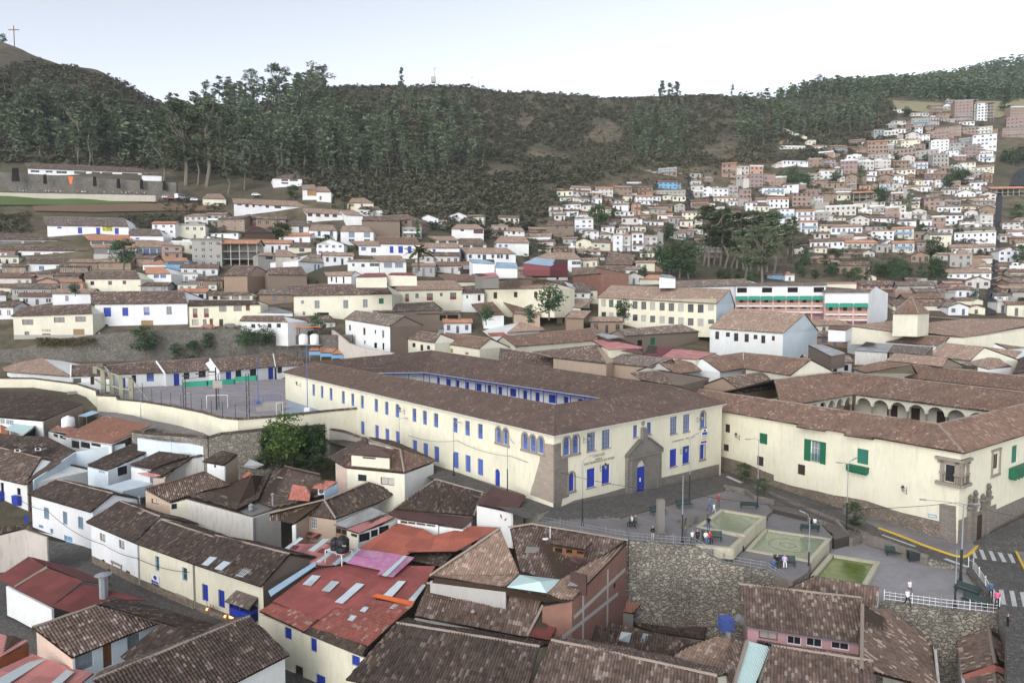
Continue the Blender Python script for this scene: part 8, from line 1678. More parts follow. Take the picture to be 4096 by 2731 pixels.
def inpoly(x,y,P):
 r=False;j=len(P)-1
 for i in range(len(P)):
  if(P[i][1]>y)!=(P[j][1]>y)and x<(P[j][0]-P[i][0])*(y-P[i][1])/(P[j][1]-P[i][1])+P[i][0]:r=not r
  j=i
 return r
FOR=[('left hill',[(0,470),(430,520),(640,560),(640,660),(0,640)],42,20,30),('slope left of the middle',[(660,520),(900,400),(1200,380),(1480,560),(1500,740),(1300,720),(660,640)],88,18,28),('middle slope',[(1480,400),(1900,430),(1950,700),(1500,740)],42,15,25),('slope above the blue house',[(2490,470),(2750,470),(2760,660),(2480,660)],26,14,22),('upper right slope',[(2920,430),(3560,430),(3580,520),(3300,560),(2960,600)],48,14,24),('high left ridge',[(900,385),(1300,340),(1300,400),(900,440)],16,18,26)]
for nm,P,n,h0,h1 in FOR:
 xs=[q[0]for q in P];ys=[q[1]for q in P];k=0
 for _ in range(n*8):
  if k>=n:break
  x,y=RT.uniform(min(xs),max(xs)),RT.uniform(min(ys),max(ys))
  if not inpoly(x,y,P):continue
  p=on_ground(x,y,250,690)
  if p:tree('e',p,RT.uniform(h0,h1),'',wide=RT.uniform(.85,1.35),label=f'slender eucalyptus among many on the {nm}',group=f'eucalyptus trees of the {nm}');k+=1
SP="""e C2 1700 965 480|e C2 1745 975 500|e C2 1790 960 440|e C2 1840 970 470|e C2 1880 985 490|e C2 1930 980 450|e C2 1980 990 460|e C2 2040 1000 470|e C2 2100 990 480|e C2 2160 1010 470|e C2 2230 1020 500|e C2 2290 1030 520|w C3 110 1110 480|w C3 30 1090 400|e C3 355 905 350|e C3 320 900 320|b C2 1500 1075 330|b C2 1580 1080 280|b C2 1420 1060 240|w C2 2050 1080 420|b C2 1330 950 170|b C2 1840 1080 90|b C2 1900 1085 100|b C2 1990 1080 90|b C2 1200 1050 90|b C2 1110 1080 80|b C2 2100 1110 110
w D0 1390 1250 570|w D0 1250 1245 540|e D0 1530 1305 340|e D0 520 1110 420|e D0 600 1115 330|e D0 630 1110 300|e D0 1330 1240 430|e D0 1640 1280 330|w D0 1100 1230 330|b C1 365 425 140|b C1 265 780 190|b C1 450 780 70|b C1 640 860 150|b C1 570 830 110|c C1 700 490 110|c C1 790 510 80|c C1 830 512 70|c C1 1400 770 190|c C1 1455 920 90|b C1 2270 850 90|b C2 185 850 90|b C2 330 840 60|b C2 820 660 210|b C2 945 575 90|b C2 545 490 80|b C2 470 430 60|b C2 610 580 60|b C2 1410 770 160|b C2 1210 900 60|b C2 965 970 40|u C1 560 1120 35|u C1 2290 700 40|c C2 150 570 70
b C3 1095 470 160|e C3 1350 570 240|e C3 940 335 200|b C3 370 320 180|b C3 470 320 130|b C3 640 290 60|b C3 740 280 110|b C3 560 740 60|b C3 1130 660 60|b C3 1450 710 90|b C3 1560 900 170|b C3 470 890 80|b C3 1730 300 170|b C3 1790 330 170|b C3 1660 330 120|b C3 1230 80 60|b C3 1480 100 70|b C3 1740 700 80|b C3 2240 590 130|b C3 2280 960 160|b C3 1880 1260 100|b C3 2280 1300 80|u C3 1090 1140 40|b C3 2210 130 150|b C3 2270 120 140|b C3 2130 100 90|b C3 700 870 60|b C3 760 900 70|b C3 1860 550 40|b C3 1930 870 50|b C3 1260 270 60|b C3 330 470 50
e D2 390 640 90|w D2 550 640 110|e D2 690 640 120|w D2 840 640 170|e D2 905 640 130|w D2 970 640 150|e D2 1095 640 150|e D2 20 640 90|e D1 2115 675 160|e D1 2165 670 150|e D1 2205 672 155|c D1 480 540 130|w D1 790 512 95|w D0 2120 800 350|w D0 1700 700 220|w D0 1880 740 290|e D0 1590 680 120|e D0 1500 690 60|b D2 2225 760 90|b D2 1560 790 70|b D0 250 310 30|b D0 150 300 65|b D0 20 290 60|b D2 800 960 50|b D2 1600 910 50|b D2 1690 1000 60"""
for ln in SP.replace('\n','|').split('|'):
 k,c,x,y,h=ln.split();x,y,h=float(x),float(y),float(h);px,py=src(c,x,y);p=on_ground(px,py,180,880)or on_ground(px,py+12,180,880)
 if p is None:continue
 tree(k,p-Vector((0,0,.5)),h*CROP[c][2]*p.y/F,{'C1':'on the left slope','C2':'between the houses and the hill','C3':'among the right hillside houses','D0':'above the stone terrace','D1':'on the skyline','D2':'on the right skyline',}[c],px,py,wide={'c':.8,'e':1.5 if c=='C2' else 1.1}.get(k,1.0))
for c,n,x0,x1,y0,y1,hh in(('C3',26,1050,1690,990,1090,90),('C3',12,390,730,960,1085,90),('C3',8,780,1050,1010,1110,80)):
 for i in range(n):x,y=RT.uniform(x0,x1),RT.uniform(y0,y1);px,py=src(c,x,y);p=on_ground(px,py,180,500);tree('b',p,RT.uniform(.7,1.2)*hh*.478*p.y/F,'',label='dark green tree in the orchard belt below the white hillside houses',group='trees of the orchard belt')
for k,p,h,lb in(('o',atp('A3',800,432),3.3,'round olive green tree in its bed beside the low street wall'),('o',atp('B2',2035,1540),3.0,'olive tree on the strip nearest the school'),('o',atp('A3',100,175),2.6,'smaller olive tree by the lamp with two arms'),('g',atd('B1',310,1360,99),7.2,'bright green tree in the overgrown garden below the court wall'),('b',atd('B1',190,1340,106),4.5,'dark tree left of the bright green garden tree'),('b',atd('B1',540,1390,103),5,'green bush tree right of the bright garden tree'),('b',atd('B1',430,1370,104),4,'dark shrub between the garden trees'),('b',atd('B0',1220,475,186),8.5,'tree with visible trunk before the rubble terrace wall'),('u',atd('B0',1470,490,186),4.2,'dark bush before the terrace wall'),('u',atd('B0',1610,485,186),4.8,'greener bush before the terrace wall'),('u',atd('B0',1740,400,187),4,'small bush high on the terrace wall'),('b',atd('B0',2060,430,186),7,'big green bush left below the white low houses'),('b',atd('B0',2210,425,186),7,'big green bush right below the white low houses'),('b',atd('B1',570,290,190),6,'bush behind the orange tank roof'),('b',atd('B2',410,170,163),9,'green tree among the red brown roofs'),('b',atd('B2',1035,190,172),6,'bush in front of the yellow school'),('u',atd('B2',255,190,160),4,'bush on the tan hut'),('b',atd('B1',1975,210,166),5,'round bush beside the stub chimney house'),('b',atd('C0',1030,1010,205),10,'tree beside the blue barrels'),('b',atd('C0',630,1225,190),4,'small tree behind the cream house'),('u',atd('E0',885,350,108),2.6,'small bush on the wavy white wall')):
 tree(k,p,h,'',label=lb)
p=atd('C1',1410,1015,196);root=thing('palm_tree','yellow green palm with drooping fronds in the middle distance','palm',p);b=MB();b.tube(p,p+Vector((0,0,6)),.4,.3);b.build('trunk',M['trunk'],root);b=MB();c0=p+Vector((0,0,6))
for i in range(34):
 a=i*2.4;e=RT.uniform(-.1,1.2);L=RT.uniform(4,6);pts=[c0+Vector((math.cos(a)*L*t*math.cos(e),math.sin(a)*L*t*math.cos(e),L*t*math.sin(e)-2.4*t*t))for t in(0,.35,.7,1)];s=Vector((-math.sin(a),math.cos(a),0))*.45
 for u,v in zip(pts,pts[1:]):b.poly([u-s,v-s,v+s-Vector((0,0,.2)),u+s-Vector((0,0,.2))])
b.build('frond',M['palm'],root)
def scatter(name,mat,items,tmpl,label_kind='stuff'):
 Vs=[];Fs=[];off=0
 for p,s,sz in items:
  V,Fc=tmpl[RT.randrange(len(tmpl))];a=RT.random()*6.28;ca,sa=math.cos(a)*s,math.sin(a)*s
  Vn=np.empty_like(V);Vn[:,0]=V[:,0]*ca-V[:,1]*sa+p[0];Vn[:,1]=V[:,0]*sa+V[:,1]*ca+p[1];Vn[:,2]=V[:,2]*sz+p[2];Vs.append(Vn);Fs.append(Fc+off);off+=len(V)
 V=np.concatenate(Vs).astype(np.float32);Fc=np.concatenate(Fs).astype(np.int32)
 me=bpy.data.meshes.new(name);me.vertices.add(len(V));me.vertices.foreach_set('co',V.ravel());me.loops.add(len(Fc)*4);me.loops.foreach_set('vertex_index',Fc.ravel());me.polygons.add(len(Fc));me.polygons.foreach_set('loop_start',np.arange(0,len(Fc)*4,4,dtype=np.int32));me.polygons.foreach_set('loop_total',np.full(len(Fc),4,dtype=np.int32));me.update(calc_edges=True);me.materials.append(mat)
 o=bpy.data.objects.new(name,me);COL.objects.link(o);o['kind']='stuff';return o
def tm(n,size,env,cl,sp,nv=4):
 r=[]
 for i in range(nv):V,Fc=leaves(n,size,env,cl,random.Random(300+i+n),sp);r.append((np.array([tuple(v)for v in V]),np.array(Fc)))
 return r
def scrubmat(name,a,b_,c_,d_):
 b=NB(name,.85,.1);n=b.noise(.16,4,None,.6);n2=b.noise(.012,4);c=b.ramp(n,[(.3,a),(.46,b_),(.6,c_),(.72,d_)]);return b.col(b.mix(b.ramp(n2,[(.42,(0,0,0)),(.6,(.6,.6,.6))]),c,c_))
M['scrub']=scrubmat('hill_scrub',(.064,.070,.048),(.100,.102,.068),(.145,.138,.094),(.20,.18,.125));M['wood']and None
HS_P=[(-60,300),(120,250),(300,275),(480,330),(620,400),(680,440),(900,430),(1100,350),(1300,350),(1700,330),(2200,380),(2900,392),(3560,395),(3620,560),(3300,640),(2900,660),(2520,690),(2230,760),(2180,900),(1980,960),(1500,880),(1300,760),(900,700),(300,660),(-60,650)]
bt=tm(44,.16,lambda t:.5*math.sqrt(max(0,1-t*t))+.05,8,.24);items=[]
n=0
for _ in range(32000):
 if n>13500:break
 x,y=RT.uniform(-60,3640),RT.uniform(250,960)
 if not inpoly(x,y,HS_P):continue
 if 1950<x<3640 and noise.noise(Vector((x*.006,y*.014,1)))<-.26 and y>470:continue
 if noise.noise(Vector((x*.013,y*.03,5)))<-.48:continue
 p=on_ground(x,y,250,700)
 if p:s=RT.uniform(3.2,6.5);items.append((p-Vector((0,0,.5)),s,s*RT.uniform(.6,.9)));n+=1
for _ in range(700):
 x=RT.uniform(-20,900);y=RT.uniform(862 if x<660 else 800,935);p=on_ground(x,y,230,400)
 if p and not(120<x<480 and y>860):s=RT.uniform(1.4,3);items.append((p,s,s*.7))
for _ in range(2400):
 x,y=RT.uniform(2100,3960),RT.uniform(450,1060);p=on_ground(x,y,250,650)
 if p:s=RT.uniform(1.6,3.6);items.append((p,s,s*.7))
for x in np.arange(-60,3640,7):
 best=None
 for y in range(230,470,6):
  p=on_ground(float(x),float(y),300,700)
  if p:best=p;break
 if best and 1250<x<2900:s=RT.uniform(3,5.5);items.append((best-Vector((0,0,1)),s,s*.75))
scatter('hill_scrub',M['scrub'],items,bt)
et=tm(170,.042,lambda t:euc((t-.3)/.7)if t>.3 else .012,18,.04);items=[]
for nm,P,n,h0,h1 in FOR:
 xs=[q[0]for q in P];ys=[q[1]for q in P];k=0
 for _ in range(n*20):
  if k>=n*2:break
  x,y=RT.uniform(min(xs),max(xs)),RT.uniform(min(ys),max(ys))
  if inpoly(x,y,P):
   p=on_ground(x,y,250,690)
   if p:h=RT.uniform(h0*.6,h1*.85);items.append((p,h*1.4,h));k+=1
for _ in range(1900):
 x=RT.uniform(3080,4500);d=RT.uniform(704,960)if x>3600 else RT.uniform(730,960);X=(x-CX)/F*d;h=RT.uniform(17,25);items.append((Vector((X,d,ground(X,d))),h*1.5,h))
scatter('distant_woodland',M['leaf_euc'],items,et)
items=[]
for _ in range(900):
 x,y=RT.uniform(1540,2352),RT.uniform(40,440)
 if y<75+45*noise.noise(Vector((x*.012,0,0)))or x<1600+60*noise.noise(Vector((0,y*.012,0)))or(y>330 and noise.noise(Vector((x*.01,y*.02,3)))<0):continue
 p=atd('E0',x,y,104+RT.uniform(-.4,.6)-(y-60)*.004);s=RT.uniform(.8,1.5);items.append((p,s,s))
scatter('climbing_ivy',M['leaf_dark'],items,tm(40,.10,rnd,6,.3))
items=[(Vector((p.x,p.y,p.z)),s,s*.6)for p,s in[(atd('E0',RT.uniform(1560,2500),RT.uniform(380,520),RT.uniform(97,103)),RT.uniform(.6,1.4))for _ in range(260)]]
scatter('garden_plants',M['leaf_olive'],items,tm(40,.12,rnd,6,.3));items=[(atd('B0',RT.uniform(300,795),RT.uniform(345,400),187.5+RT.uniform(-.5,.5)),2,1.2)for _ in range(90)]
scatter('dry_wall_plants',foliage('dry_plants',(.10,.08,.03),(.14,.11,.04),(.07,.075,.03)),items,tm(30,.14,rnd,6,.3))
wp_=[(-40,178),(0,185),(300,205),(700,228),(1100,255),(1480,275)]
T2=[atd('C0',x,y,327-i)for i,(x,y)in enumerate(wp_)]
tw=coped_wall('terrace_wall','long stone terrace wall with trapezoid niches and an orange cloth',T2,[p.z-26 for p in T2],'rubble_d',1.2,cope=False)
W=Wall(T2[1],T2[4],60,100,out=Vector((0,-1,0)))
for i,(x,y)in enumerate(((130,240),(376,262),(792,282),(990,298),(1185,305),(1374,317))):
 p=atd('C0',x,y+22,320);b=MB();w=1.9 if i==0 else .9;b.prism([p+Vector((-w,0,0)),p+Vector((w,0,0)),p+Vector((w*.75,0,6.5 if i==0 else 4.6)),p+Vector((-w*.75,0,6.5 if i==0 else 4.6))],Vector((0,-.3,0)));b.build('niche_shade',M['dark'],tw)  # dark slab on the wall face paints the shade of a recess
p=atd('C0',595,302,319.5);b=MB();b.prism([p+Vector((-.6,0,1)),p+Vector((.3,0,1)),p+Vector((1.2,0,4.6)),p+Vector((-1.3,0,4.6))],Vector((0,-.1,0)));tag(b.build('orange_cloth',M['orangep'],None),'bright orange cloth hanging on the upper stone terrace wall','cloth')
def patch(name,c,pts,mat,lift=.6,n=24):
 P=[src(c,x,y)for x,y in pts];mb=MB();top=P[:len(P)//2];bot=P[len(P)//2:][::-1];rows=[]
 def li(Q_,t):t*=len(Q_)-1;k=min(int(t),len(Q_)-2);u=t-k;return(Q_[k][0]+(Q_[k+1][0]-Q_[k][0])*u,Q_[k][1]+(Q_[k+1][1]-Q_[k][1])*u)
 for i in range(n+1):
  a,b_=li(top,i/n),li(bot,i/n);r=[]
  for j in range(7):
   q=on_ground(a[0]+(b_[0]-a[0])*j/6,a[1]+(b_[1]-a[1])*j/6,200,700);r.append(mb.vert(q+Vector((0,0,lift)))if q else None)
  rows.append(r)
 for r,s_ in zip(rows,rows[1:]):
  for j in range(6):
   if None not in(r[j],r[j+1],s_[j],s_[j+1]):mb.face((r[j],s_[j],s_[j+1],r[j+1]))
 o=mb.build(name,M[mat],None,Vector((0,0,0)));o['kind']='structure'
M['grass']=flat((.105,.145,.055),.95,.1,.35,'lawn');M['soil']=flat((.17,.12,.085),.95,.1,.3,'bare_soil');M['drygrass']=flat((.27,.245,.15),.95,.1,.3,'dry_grass')
patch('lawn','C0',[(-60,358),(500,365),(900,395),(1310,412),(1310,448),(900,460),(500,472),(-60,470)],'grass');patch('bare_bank','C0',[(280,478),(900,462),(1400,450),(1800,470),(1780,520),(1300,520),(800,530),(280,520)],'soil')
patch('dry_field','D2',[(1465,655),(1900,660),(2200,668),(2360,675),(2360,740),(2180,800),(1850,790),(1480,735)],'drygrass',1.0);patch('soil_scar','C2',[(920,270),(1010,300),(960,380),(890,380)],'soil');patch('dry_slope','C3',[(900,480),(1350,470),(1400,560),(930,540)],'drygrass',.5)
patch('dark_slope','C3',[(2185,300),(2225,200),(2280,165),(2400,150),(2400,300),(2300,310),(2250,310),(2190,310)],'asph',1.0);patch('soil_path','D2',[(230,1070),(420,1050),(640,1075),(640,1100),(430,1090),(230,1120)],'soil');patch('rock_face','C1',[(1150,420),(1220,400),(1600,440),(1640,500),(1500,530),(1200,510)],'palestone');patch('rock_face','C1',[(760,255),(900,240),(1050,270),(1000,300),(860,300),(770,290)],'palestone')
for i in range(9):
 p=on_ground(*src('D2',735+i*17,885+i*7),300,700)
 if p:b=MB();b.box(p,4,3,2.4);AUTO.append((tag(b.build('retaining_step',M['cream2'],None),'x','wall','pale green stepped retaining walls'),'pale green stepped retaining wall block',*src('D2',735+i*17,880),'on the upper right slope'))
def cross(lb,c,x,y0,y1,wpx,d,mat):
 p=atd(c,x,y1,d);h=(y1-y0)*CROP[c][2]*d/F;w=wpx*CROP[c][2]*d/F;g=ground(p.x,p.y)-1;b=MB();b.box(Vector((p.x,p.y,min(g,p.z))),h*.035,h*.035,p.z+h-min(g,p.z));b.box(Vector((p.x,p.y,p.z+h*.72)),w,h*.035,h*.04);tag(b.build('cross',M[mat],None),lb,'cross')
cross('tall wooden cross on top of the left hill','D0',96,180,280,70,545,'wood');cross('first small cross right of the white statue','D1',922,480,512,18,645,'wood');cross('second small cross farther right of the white statue','D1',962,488,512,14,648,'wood')
p=atd('D1',680,492,640);k=640/F*.63776;root=thing('statue','white robed statue with outstretched arms on the hilltop','statue',p);b=MB();b.box(p+Vector((0,0,-4)),4,4,5.2);b.build('pedestal',M['palestone'],root)
b=MB();z=p+Vector((0,0,1.2));b.lathe(z,[(1.5,0),(1.2,3),(1.0,6),(1.25,8),(1.1,9),(.35,9.5),(.55,10),(.5,10.6),(.15,10.9)],10)
for s_ in(-1,1):b.tube(z+Vector((0,0,8.5)),z+Vector((s_*4.6,0,8.9)),.6,.25,6)
b.build('figure',M['wpaint'],root)
def car(lb,p,rz,mat,L=4.2,H=1.45,van=False,grp='parked cars'):
 root=thing('van' if van else 'parked_car',lb,'van' if van else 'car',p,grp);root.rotation_euler=(0,0,rz);Wd=1.75 if not van else 2.0
 prof=[(-L/2,.35),(L/2,.35),(L/2,.75),(L*.3,.9),(L*.12,H),(-L*.32,H),(-L*.46,.95),(-L/2,.9)]if not van else[(-L/2,.35),(L/2,.35),(L/2,1.1),(L*.38,1.5),(L*.28,H),(-L*.48,H),(-L/2,H-.2)]
 def part(n,mb,m,pa=root):o=bpy.data.objects.new(n,mb.mesh(n,[M[m]],Vector()));COL.objects.link(o);o.parent=pa;return o
 b=MB();b.prism([Vector((x,-Wd/2,z))for x,z in prof],Vector((0,-Wd,0)));part('body',b,mat)
 b=MB();g0,g1=(-L*.36,L*.22)if not van else(-L*.42,L*.33);b.prism([Vector((g0,-Wd/2-.01,H*.66)),Vector((g1,-Wd/2-.01,H*.66)),Vector((g1-.35,-Wd/2-.01,H*.93)),Vector((g0+.3,-Wd/2-.01,H*.93))],Vector((0,-Wd-.02,0)));part('side_window',b,'glass')
 for x in(-L*.31,L*.31):
  for s_ in(-1,1):b=MB();b.tube(Vector((x,s_*(Wd/2-.12),.33)),Vector((x,s_*(Wd/2+.04),.33)),.33,n=10);part('wheel',b,'black')
def gp(c,x,y,lo=150):q=on_ground(*src(c,x,y),lo,600);return q+Vector((0,0,.65))if q else atd(c,x,y,290)
M['carred']=flat((.28,.03,.04),.3,.5,.05,'car_red');M['carwhite']=flat((.7,.72,.74),.3,.5,.05,'car_white');M['cardark']=flat((.06,.06,.07),.3,.5,.05,'car_dark')
car('red car parked below the window box house',atd('B0',1752,242,194),0,'carred');car('dark red car parked right of the red one',atd('B0',1935,236,194),.05,'cardark')
car('white van parked at the end of the stone terrace',gp('C0',1510,425),1.3,'carwhite',5.6,2.4,True);car('white car left of the white van',gp('C0',1395,420),.2,'carwhite');car('red car left of the white van',gp('C0',1440,425),.1,'carred');car('dark car right of the white van',gp('C0',1590,425),.4,'cardark');car('white car right of the dark one by the van',gp('C0',1635,440),.1,'carwhite');car('pale car parked near the hilltop wall',gp('C0',2145,398),0,'carwhite')
def human(pose):
 S={'stand':[(0,0,.92,.13),(0,0,1.12,.125),(0,0,1.34,.15),(0,0,1.47,.06),(0,-.01,1.56,.085),(0,-.01,1.66,.09),(.17,0,1.38,.06),(.22,.02,1.12,.045),(.2,-.12,.92,.035),(.2,-.16,.84,.03),(-.17,0,1.38,.06),(-.23,.02,1.12,.045),(-.16,-.2,1.2,.035),(-.1,-.24,1.26,.03),(.09,0,.86,.09),(.1,-.02,.48,.06),(.1,0,.1,.045),(.1,-.12,.04,.04),(-.09,0,.86,.09),(-.1,-.02,.48,.06),(-.1,.02,.1,.045),(-.1,-.1,.04,.04)],'walk':[(0,0,.92,.13),(0,0,1.12,.125),(0,-.02,1.34,.15),(0,-.02,1.47,.06),(0,-.04,1.56,.085),(0,-.04,1.66,.09),(.17,0,1.38,.06),(.22,.1,1.14,.045),(.2,.04,.93,.035),(.2,.02,.85,.03),(-.17,0,1.38,.06),(-.22,-.1,1.14,.045),(-.18,-.24,.98,.035),(-.17,-.28,.91,.03),(.09,0,.86,.09),(.1,-.2,.5,.06),(.1,-.24,.12,.045),(.1,-.36,.06,.04),(-.09,0,.86,.09),(-.1,.08,.48,.06),(-.1,.32,.16,.045),(-.1,.26,.05,.04)],'sit':[(0,0,.52,.14),(0,.02,.74,.125),(0,0,.96,.15),(0,-.02,1.09,.06),(0,-.05,1.18,.085),(0,-.06,1.28,.09),(.17,0,1.0,.06),(.23,-.04,.76,.045),(.14,-.24,.66,.035),(.1,-.3,.66,.03),(-.17,0,1.0,.06),(-.23,-.04,.76,.045),(-.14,-.24,.66,.035),(-.1,-.3,.66,.03),(.1,-.06,.52,.09),(.12,-.44,.52,.06),(.12,-.46,.1,.045),(.12,-.58,.05,.04),(-.1,-.06,.52,.09),(-.12,-.44,.52,.06),(-.12,-.5,.1,.045),(-.12,-.6,.05,.04)]}[pose]
 E=[(0,1),(1,2),(2,3),(3,4),(4,5),(2,6),(6,7),(7,8),(8,9),(2,10),(10,11),(11,12),(12,13),(0,14),(14,15),(15,16),(16,17),(0,18),(18,19),(19,20),(20,21)]
 me=bpy.data.meshes.new('p');me.from_pydata([s[:3]for s in S],E,[]);o=bpy.data.objects.new('p',me);SC.collection.objects.link(o);m=o.modifiers.new('s','SKIN');me.skin_vertices[0].data[0].use_root=True
 for i,s in enumerate(S):me.skin_vertices[0].data[i].radius=(s[3],s[3]*.85)
 m2=o.modifiers.new('u','SUBSURF');m2.levels=m2.render_levels=1;r=bpy.data.meshes.new_from_object(o.evaluated_get(bpy.context.evaluated_depsgraph_get()));bpy.data.objects.remove(o)
 r.materials.clear();[r.materials.append(None)for _ in range(5)];zh=S[4][2];zs_=S[2][2];zc=S[0][2]
 for f in r.polygons:
  c=f.center
  if c.z>zh-.07:k=1 if(c.z>zh+.1 or c.y>S[4][1]+.03)else 0
  elif c.z>zs_+.09:k=0
  elif(Vector(S[9][:3])-c).length<.1 or(Vector(S[13][:3])-c).length<.1:k=0
  elif pose=='sit':k=2 if c.z>.6 else(4 if c.z<.11 else 3)
  else:k=4 if c.z<.1 else(3 if c.z<zc+.03 and abs(c.x)<.18 else 2)
  f.material_index=k;f.use_smooth=True
 return r
HM={k:human(k)for k in('stand','walk','sit')}
def person(lb,p,pose,rz,sh,pa,hair='hair',sc=1.0,grp=None):
 me=HM[pose].copy()
 for i,m in enumerate(('skin',hair,sh,pa,'black')):me.materials[i]=M[m]
 o=bpy.data.objects.new('person',me);COL.objects.link(o);o.location=p;o.rotation_euler=(0,0,rz);o.scale=(sc,)*3;tag(o,lb,'person',grp)
A=lambda x,y:atp('A2',x,y,-.12)
for a in[('person in black top and beige trousers by the railing left of the pillar',A(1152,500),'stand',.3,'blackcloth','beigecloth'),('person in dark clothes behind the thin street lamp',A(1395,497),'stand',2.5,'greycloth','greycloth'),('person in white shirt at the railing right of the thin lamp',A(1452,522),'walk',.2,'whitecloth','blackcloth','hair',.9),('bald person dressed in black beside the bench',A(1490,528),'stand',.2,'blackcloth','blackcloth','skin'),('person in black sweater taking a picture by the highest pool',atp('A2',1573,420,.15),'stand',2.8,'blackcloth','jean'),('person in blue sportswear with cap near the far benches',A(1580,272),'walk',.8,'bluecloth','jean'),('child in pale shirt beside the blue dressed person',A(1615,285),'walk',.2,'whitecloth','whitecloth','hair',.72),('long haired person in brown jacket and green trousers at the upper terrace',A(1650,237),'stand',-.4,'redcloth','greencloth'),('seated person in white shirt and blue skirt on the pool bench',A(1552,508),'sit',.1,'whitecloth','bluecloth'),('seated person in dark red top on the pool bench',A(1582,508),'sit',.1,'redcloth','blackcloth'),('seated person in white top on the left bench',A(992,385),'sit',-.9,'whitecloth','blackcloth'),('seated person in dark coat on the left bench',A(1022,382),'sit',-.7,'greycloth','blackcloth'),('seated person in black and white top on the bench below the middle pool',atz('A3',212,690,-2.15),'sit',0,'blackcloth','blackcloth'),('seated person in lilac top on the bench below the middle pool',atz('A3',268,690,-2.15),'sit',-.3,'lilac','whitecloth'),('person in blue jacket sitting at the railing below the middle pool',atz('A3',185,715,-2.15),'sit',3,'jean','jean'),('seated person in black seen from behind above the middle pool',atz('A3',468,395,-2.1),'sit',2.9,'blackcloth','blackcloth'),('seated person in white seen from behind above the middle pool',atz('A3',495,397,-2.1),'sit',2.9,'whitecloth','jean'),('person in white sweater and black trousers on the lowest terrace',atz('A3',1195,990,-3.4),'walk',.1,'whitecloth','blackcloth'),('person in pale jacket behind the white sweater one',atz('A3',1212,915,-3.4),'walk',.2,'whitecloth','greycloth'),('person in dark blue walking outside the slanting white railing',atp('A3',1825,935,0),'walk',2.6,'jean','blackcloth'),('person in pink top walking outside the slanting white railing',atp('A3',1870,1005,0),'walk',2.6,'pinkcloth','blackcloth'),('person in black by the corner of the right retaining wall',atp('A3',1950,1190,-.6),'stand',1,'blackcloth','blackcloth'),('person in dark clothes on the left street before the shop doors',atz('A0',820,790,-10.2),'stand',1,'greycloth','blackcloth'),('person in green seated on the stepped street',atd('B1',962,372,178),'sit',0,'green2','blackcloth'),('person in white sitting on the terrace wall before the blue windowed house',atd('B0',830,298,192),'sit',2,'whitecloth','blackcloth'),('person in red by the left end of the court wall',atz('B0',145,765,.7),'stand',0,'redp','redp'),('person in blue by the left end of the court wall',atz('B0',182,768,.7),'stand',0,'blue','blue')]:person(*a)
rp=random.Random(4)
for i in range(64):
 x=rp.choice([rp.uniform(20,235),rp.uniform(380,520),rp.uniform(580,740),rp.uniform(780,960),rp.uniform(1010,1110),rp.uniform(1140,1240)]);p=atd('C0',x,352+x*.018,315.5);person('tiny person seated in the row below the upper stone terrace wall',p,'sit',rp.uniform(-.5,.5),rp.choice(['blackcloth','whitecloth','jean','greycloth','redcloth','beigecloth']),rp.choice(['blackcloth','jean','greycloth']),grp='people sitting along the stone terrace')
P=[atd('C0',x,360+x*.018,314)for x in(-60,400,900,1310)];coped_wall('sitting_wall','low pale wall the seated crowd uses above the lawn',P,[p.z-3 for p in P],'palestone',2.0,cope=False)
def cable(lb,pts,r=.03):
 b=MB();Q_=[]
 for a,c_ in zip(pts,pts[1:]):
  s=(c_-a).length*.035;Q_+=[a.lerp(c_,t/8)-Vector((0,0,s*4*(t/8)*(1-t/8)))for t in range(9)]
 b.path(Q_,r,n=4);tag(b.build('cable',M['iron'],None),lb,'cable')
cable('cable sagging along the long school facade towards the square',[WL.pt(WL.uz('B1',1350,1125)[0],WL.uz('B1',1350,1125)[1],.6),WL.pt(WL.uz('B1',1762,1170)[0],WL.uz('B1',1762,1170)[1],.6),WL.pt(WL.uz('B2',125,1300)[0],WL.uz('B2',125,1300)[1],.6),atp('A2',1375,505)+Vector((0,0,5.2)),atz('A3',1557,570,-3.4)+Vector((0,0,5.5)),Vector((62,66,1))])
cable('cable strung along the white and yellow street row',[He.f.pt(-2,-6,.5),He.f.pt(He.f.L*.35,-6.3,.6),Hf.f.pt(Hf.f.L*.4,-6.6,.6),Hg.f.pt(.3,-6.5,.5),Hg.f.pt(Hg.f.L,-5.9,.4)])
def ordn(n):return f"{n}{'th' if 10 <= n % 100 <= 20 else {1: 'st', 2: 'nd', 3: 'rd'}.get(n % 10, 'th')}"
G={}
for o,d,px,py,wh in AUTO:
 zone=wh.replace('on the left town slope','on the left slope')+('')
 if wh=='on the hillside':zone='on the upper hillside' if py<640 else 'on the lower hillside' if py>900 else 'on the hillside'
 if len(d.split())+len(zone.split())>12:zone=zone.replace(' near the',' at').replace('on the right hillside','on right hill')
 G.setdefault((' '.join(d.split()),zone),[]).append((px,o))
for(d,z),L in G.items():
 L.sort(key=lambda t:t[0])
 for i,(px,o)in enumerate(L):o['label']=f"{d} {z}"+(f", {ordn(i + 1)} from left" if len(L)>1 else '')
for o,d,px,py,wh in AUTO:
 if o.get('category')=='house':o['group']='houses '+wh
cam=bpy.data.cameras.new('camera');co_=bpy.data.objects.new('camera',cam);SC.collection.objects.link(co_)
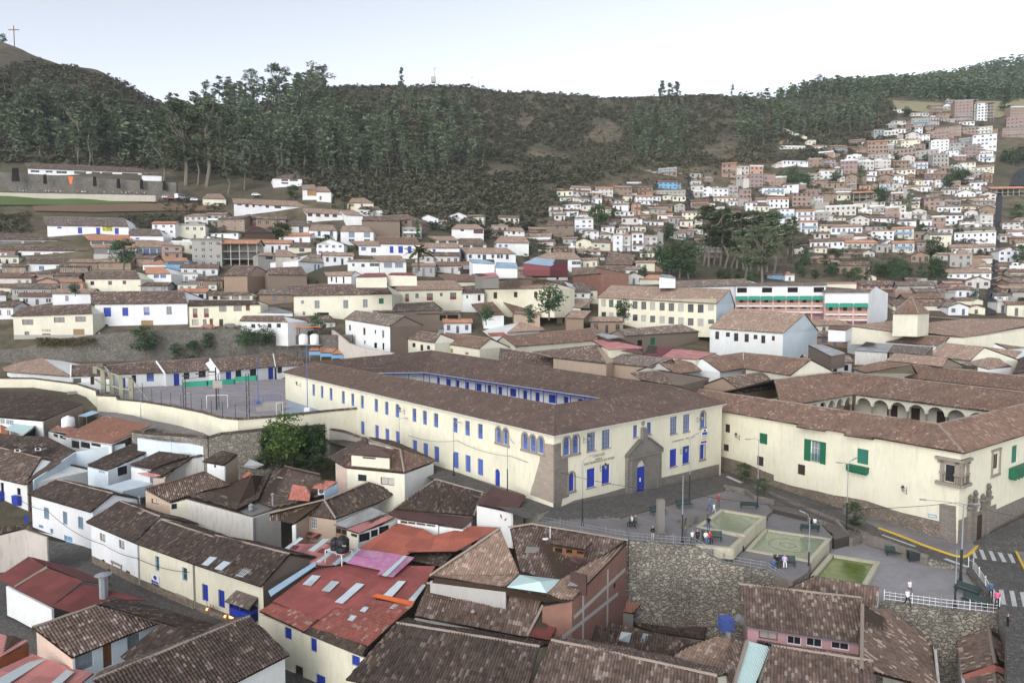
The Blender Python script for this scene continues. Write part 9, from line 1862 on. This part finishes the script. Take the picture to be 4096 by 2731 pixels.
co_.location=CAM;co_.rotation_euler=(math.pi/2-PITCH,0,0);cam.sensor_width=36;cam.lens=F/4096*36;cam.clip_end=6000;cam.clip_start=.5
SC.camera=co_
w=bpy.data.worlds.new('World');SC.world=w;w.use_nodes=True;nt=w.node_tree
sky=nt.nodes.new('ShaderNodeTexSky');sky.sky_type='NISHITA';sky.sun_disc=False
ELEV,AZ=16,208
sky.sun_elevation=R(ELEV);sky.sun_rotation=R(AZ);sky.altitude=3300;sky.air_density=1.0;sky.dust_density=2.5;sky.ozone_density=1.0
hs=nt.nodes.new('ShaderNodeHueSaturation');hs.inputs['Saturation'].default_value=.30;hs.inputs['Value'].default_value=1.0
nt.links.new(sky.outputs[0],hs.inputs['Color']);nt.links.new(hs.outputs[0],nt.nodes['Background'].inputs['Color'])
nt.nodes['Background'].inputs['Strength'].default_value=.15
sl=bpy.data.lights.new('sun','SUN');so=bpy.data.objects.new('sun',sl);SC.collection.objects.link(so)
sl.energy=.9;sl.angle=R(40);sl.color=(1,.95,.88)
sd=Vector((math.sin(R(AZ))*math.cos(R(ELEV+20)),math.cos(R(AZ))*math.cos(R(ELEV+20)),math.sin(R(ELEV+20))))
so.rotation_euler=sd.to_track_quat('Z','Y').to_euler();so.location=(0,-50,120)
SC.view_settings.view_transform='Standard';SC.view_settings.look='None';SC.view_settings.exposure=1.1;SC.view_settings.gamma=1
SC.render.resolution_x=1024;SC.render.resolution_y=682
for o in[]:
 if o.get('label')and len(o['label'].split())>16:print('LONG',o.name,o['label'])
hz=MB();hz.box((0,520,-14),2600,1240,420,base=True);ho=bpy.data.objects.new('haze',hz.mesh('haze',[],Vector()));COL.objects.link(ho);ho['kind']='stuff'
hm=bpy.data.materials.new('haze_air');hm.use_nodes=True;hn=hm.node_tree;hn.nodes.remove(hn.nodes['Principled BSDF']);pv_=hn.nodes.new('ShaderNodeVolumePrincipled');pv_.inputs['Color'].default_value=(.75,.85,.95,1);pv_.inputs['Density'].default_value=.0001
hn.links.new(pv_.outputs[0],hn.nodes['Material Output'].inputs['Volume']);ho.data.materials.append(hm)
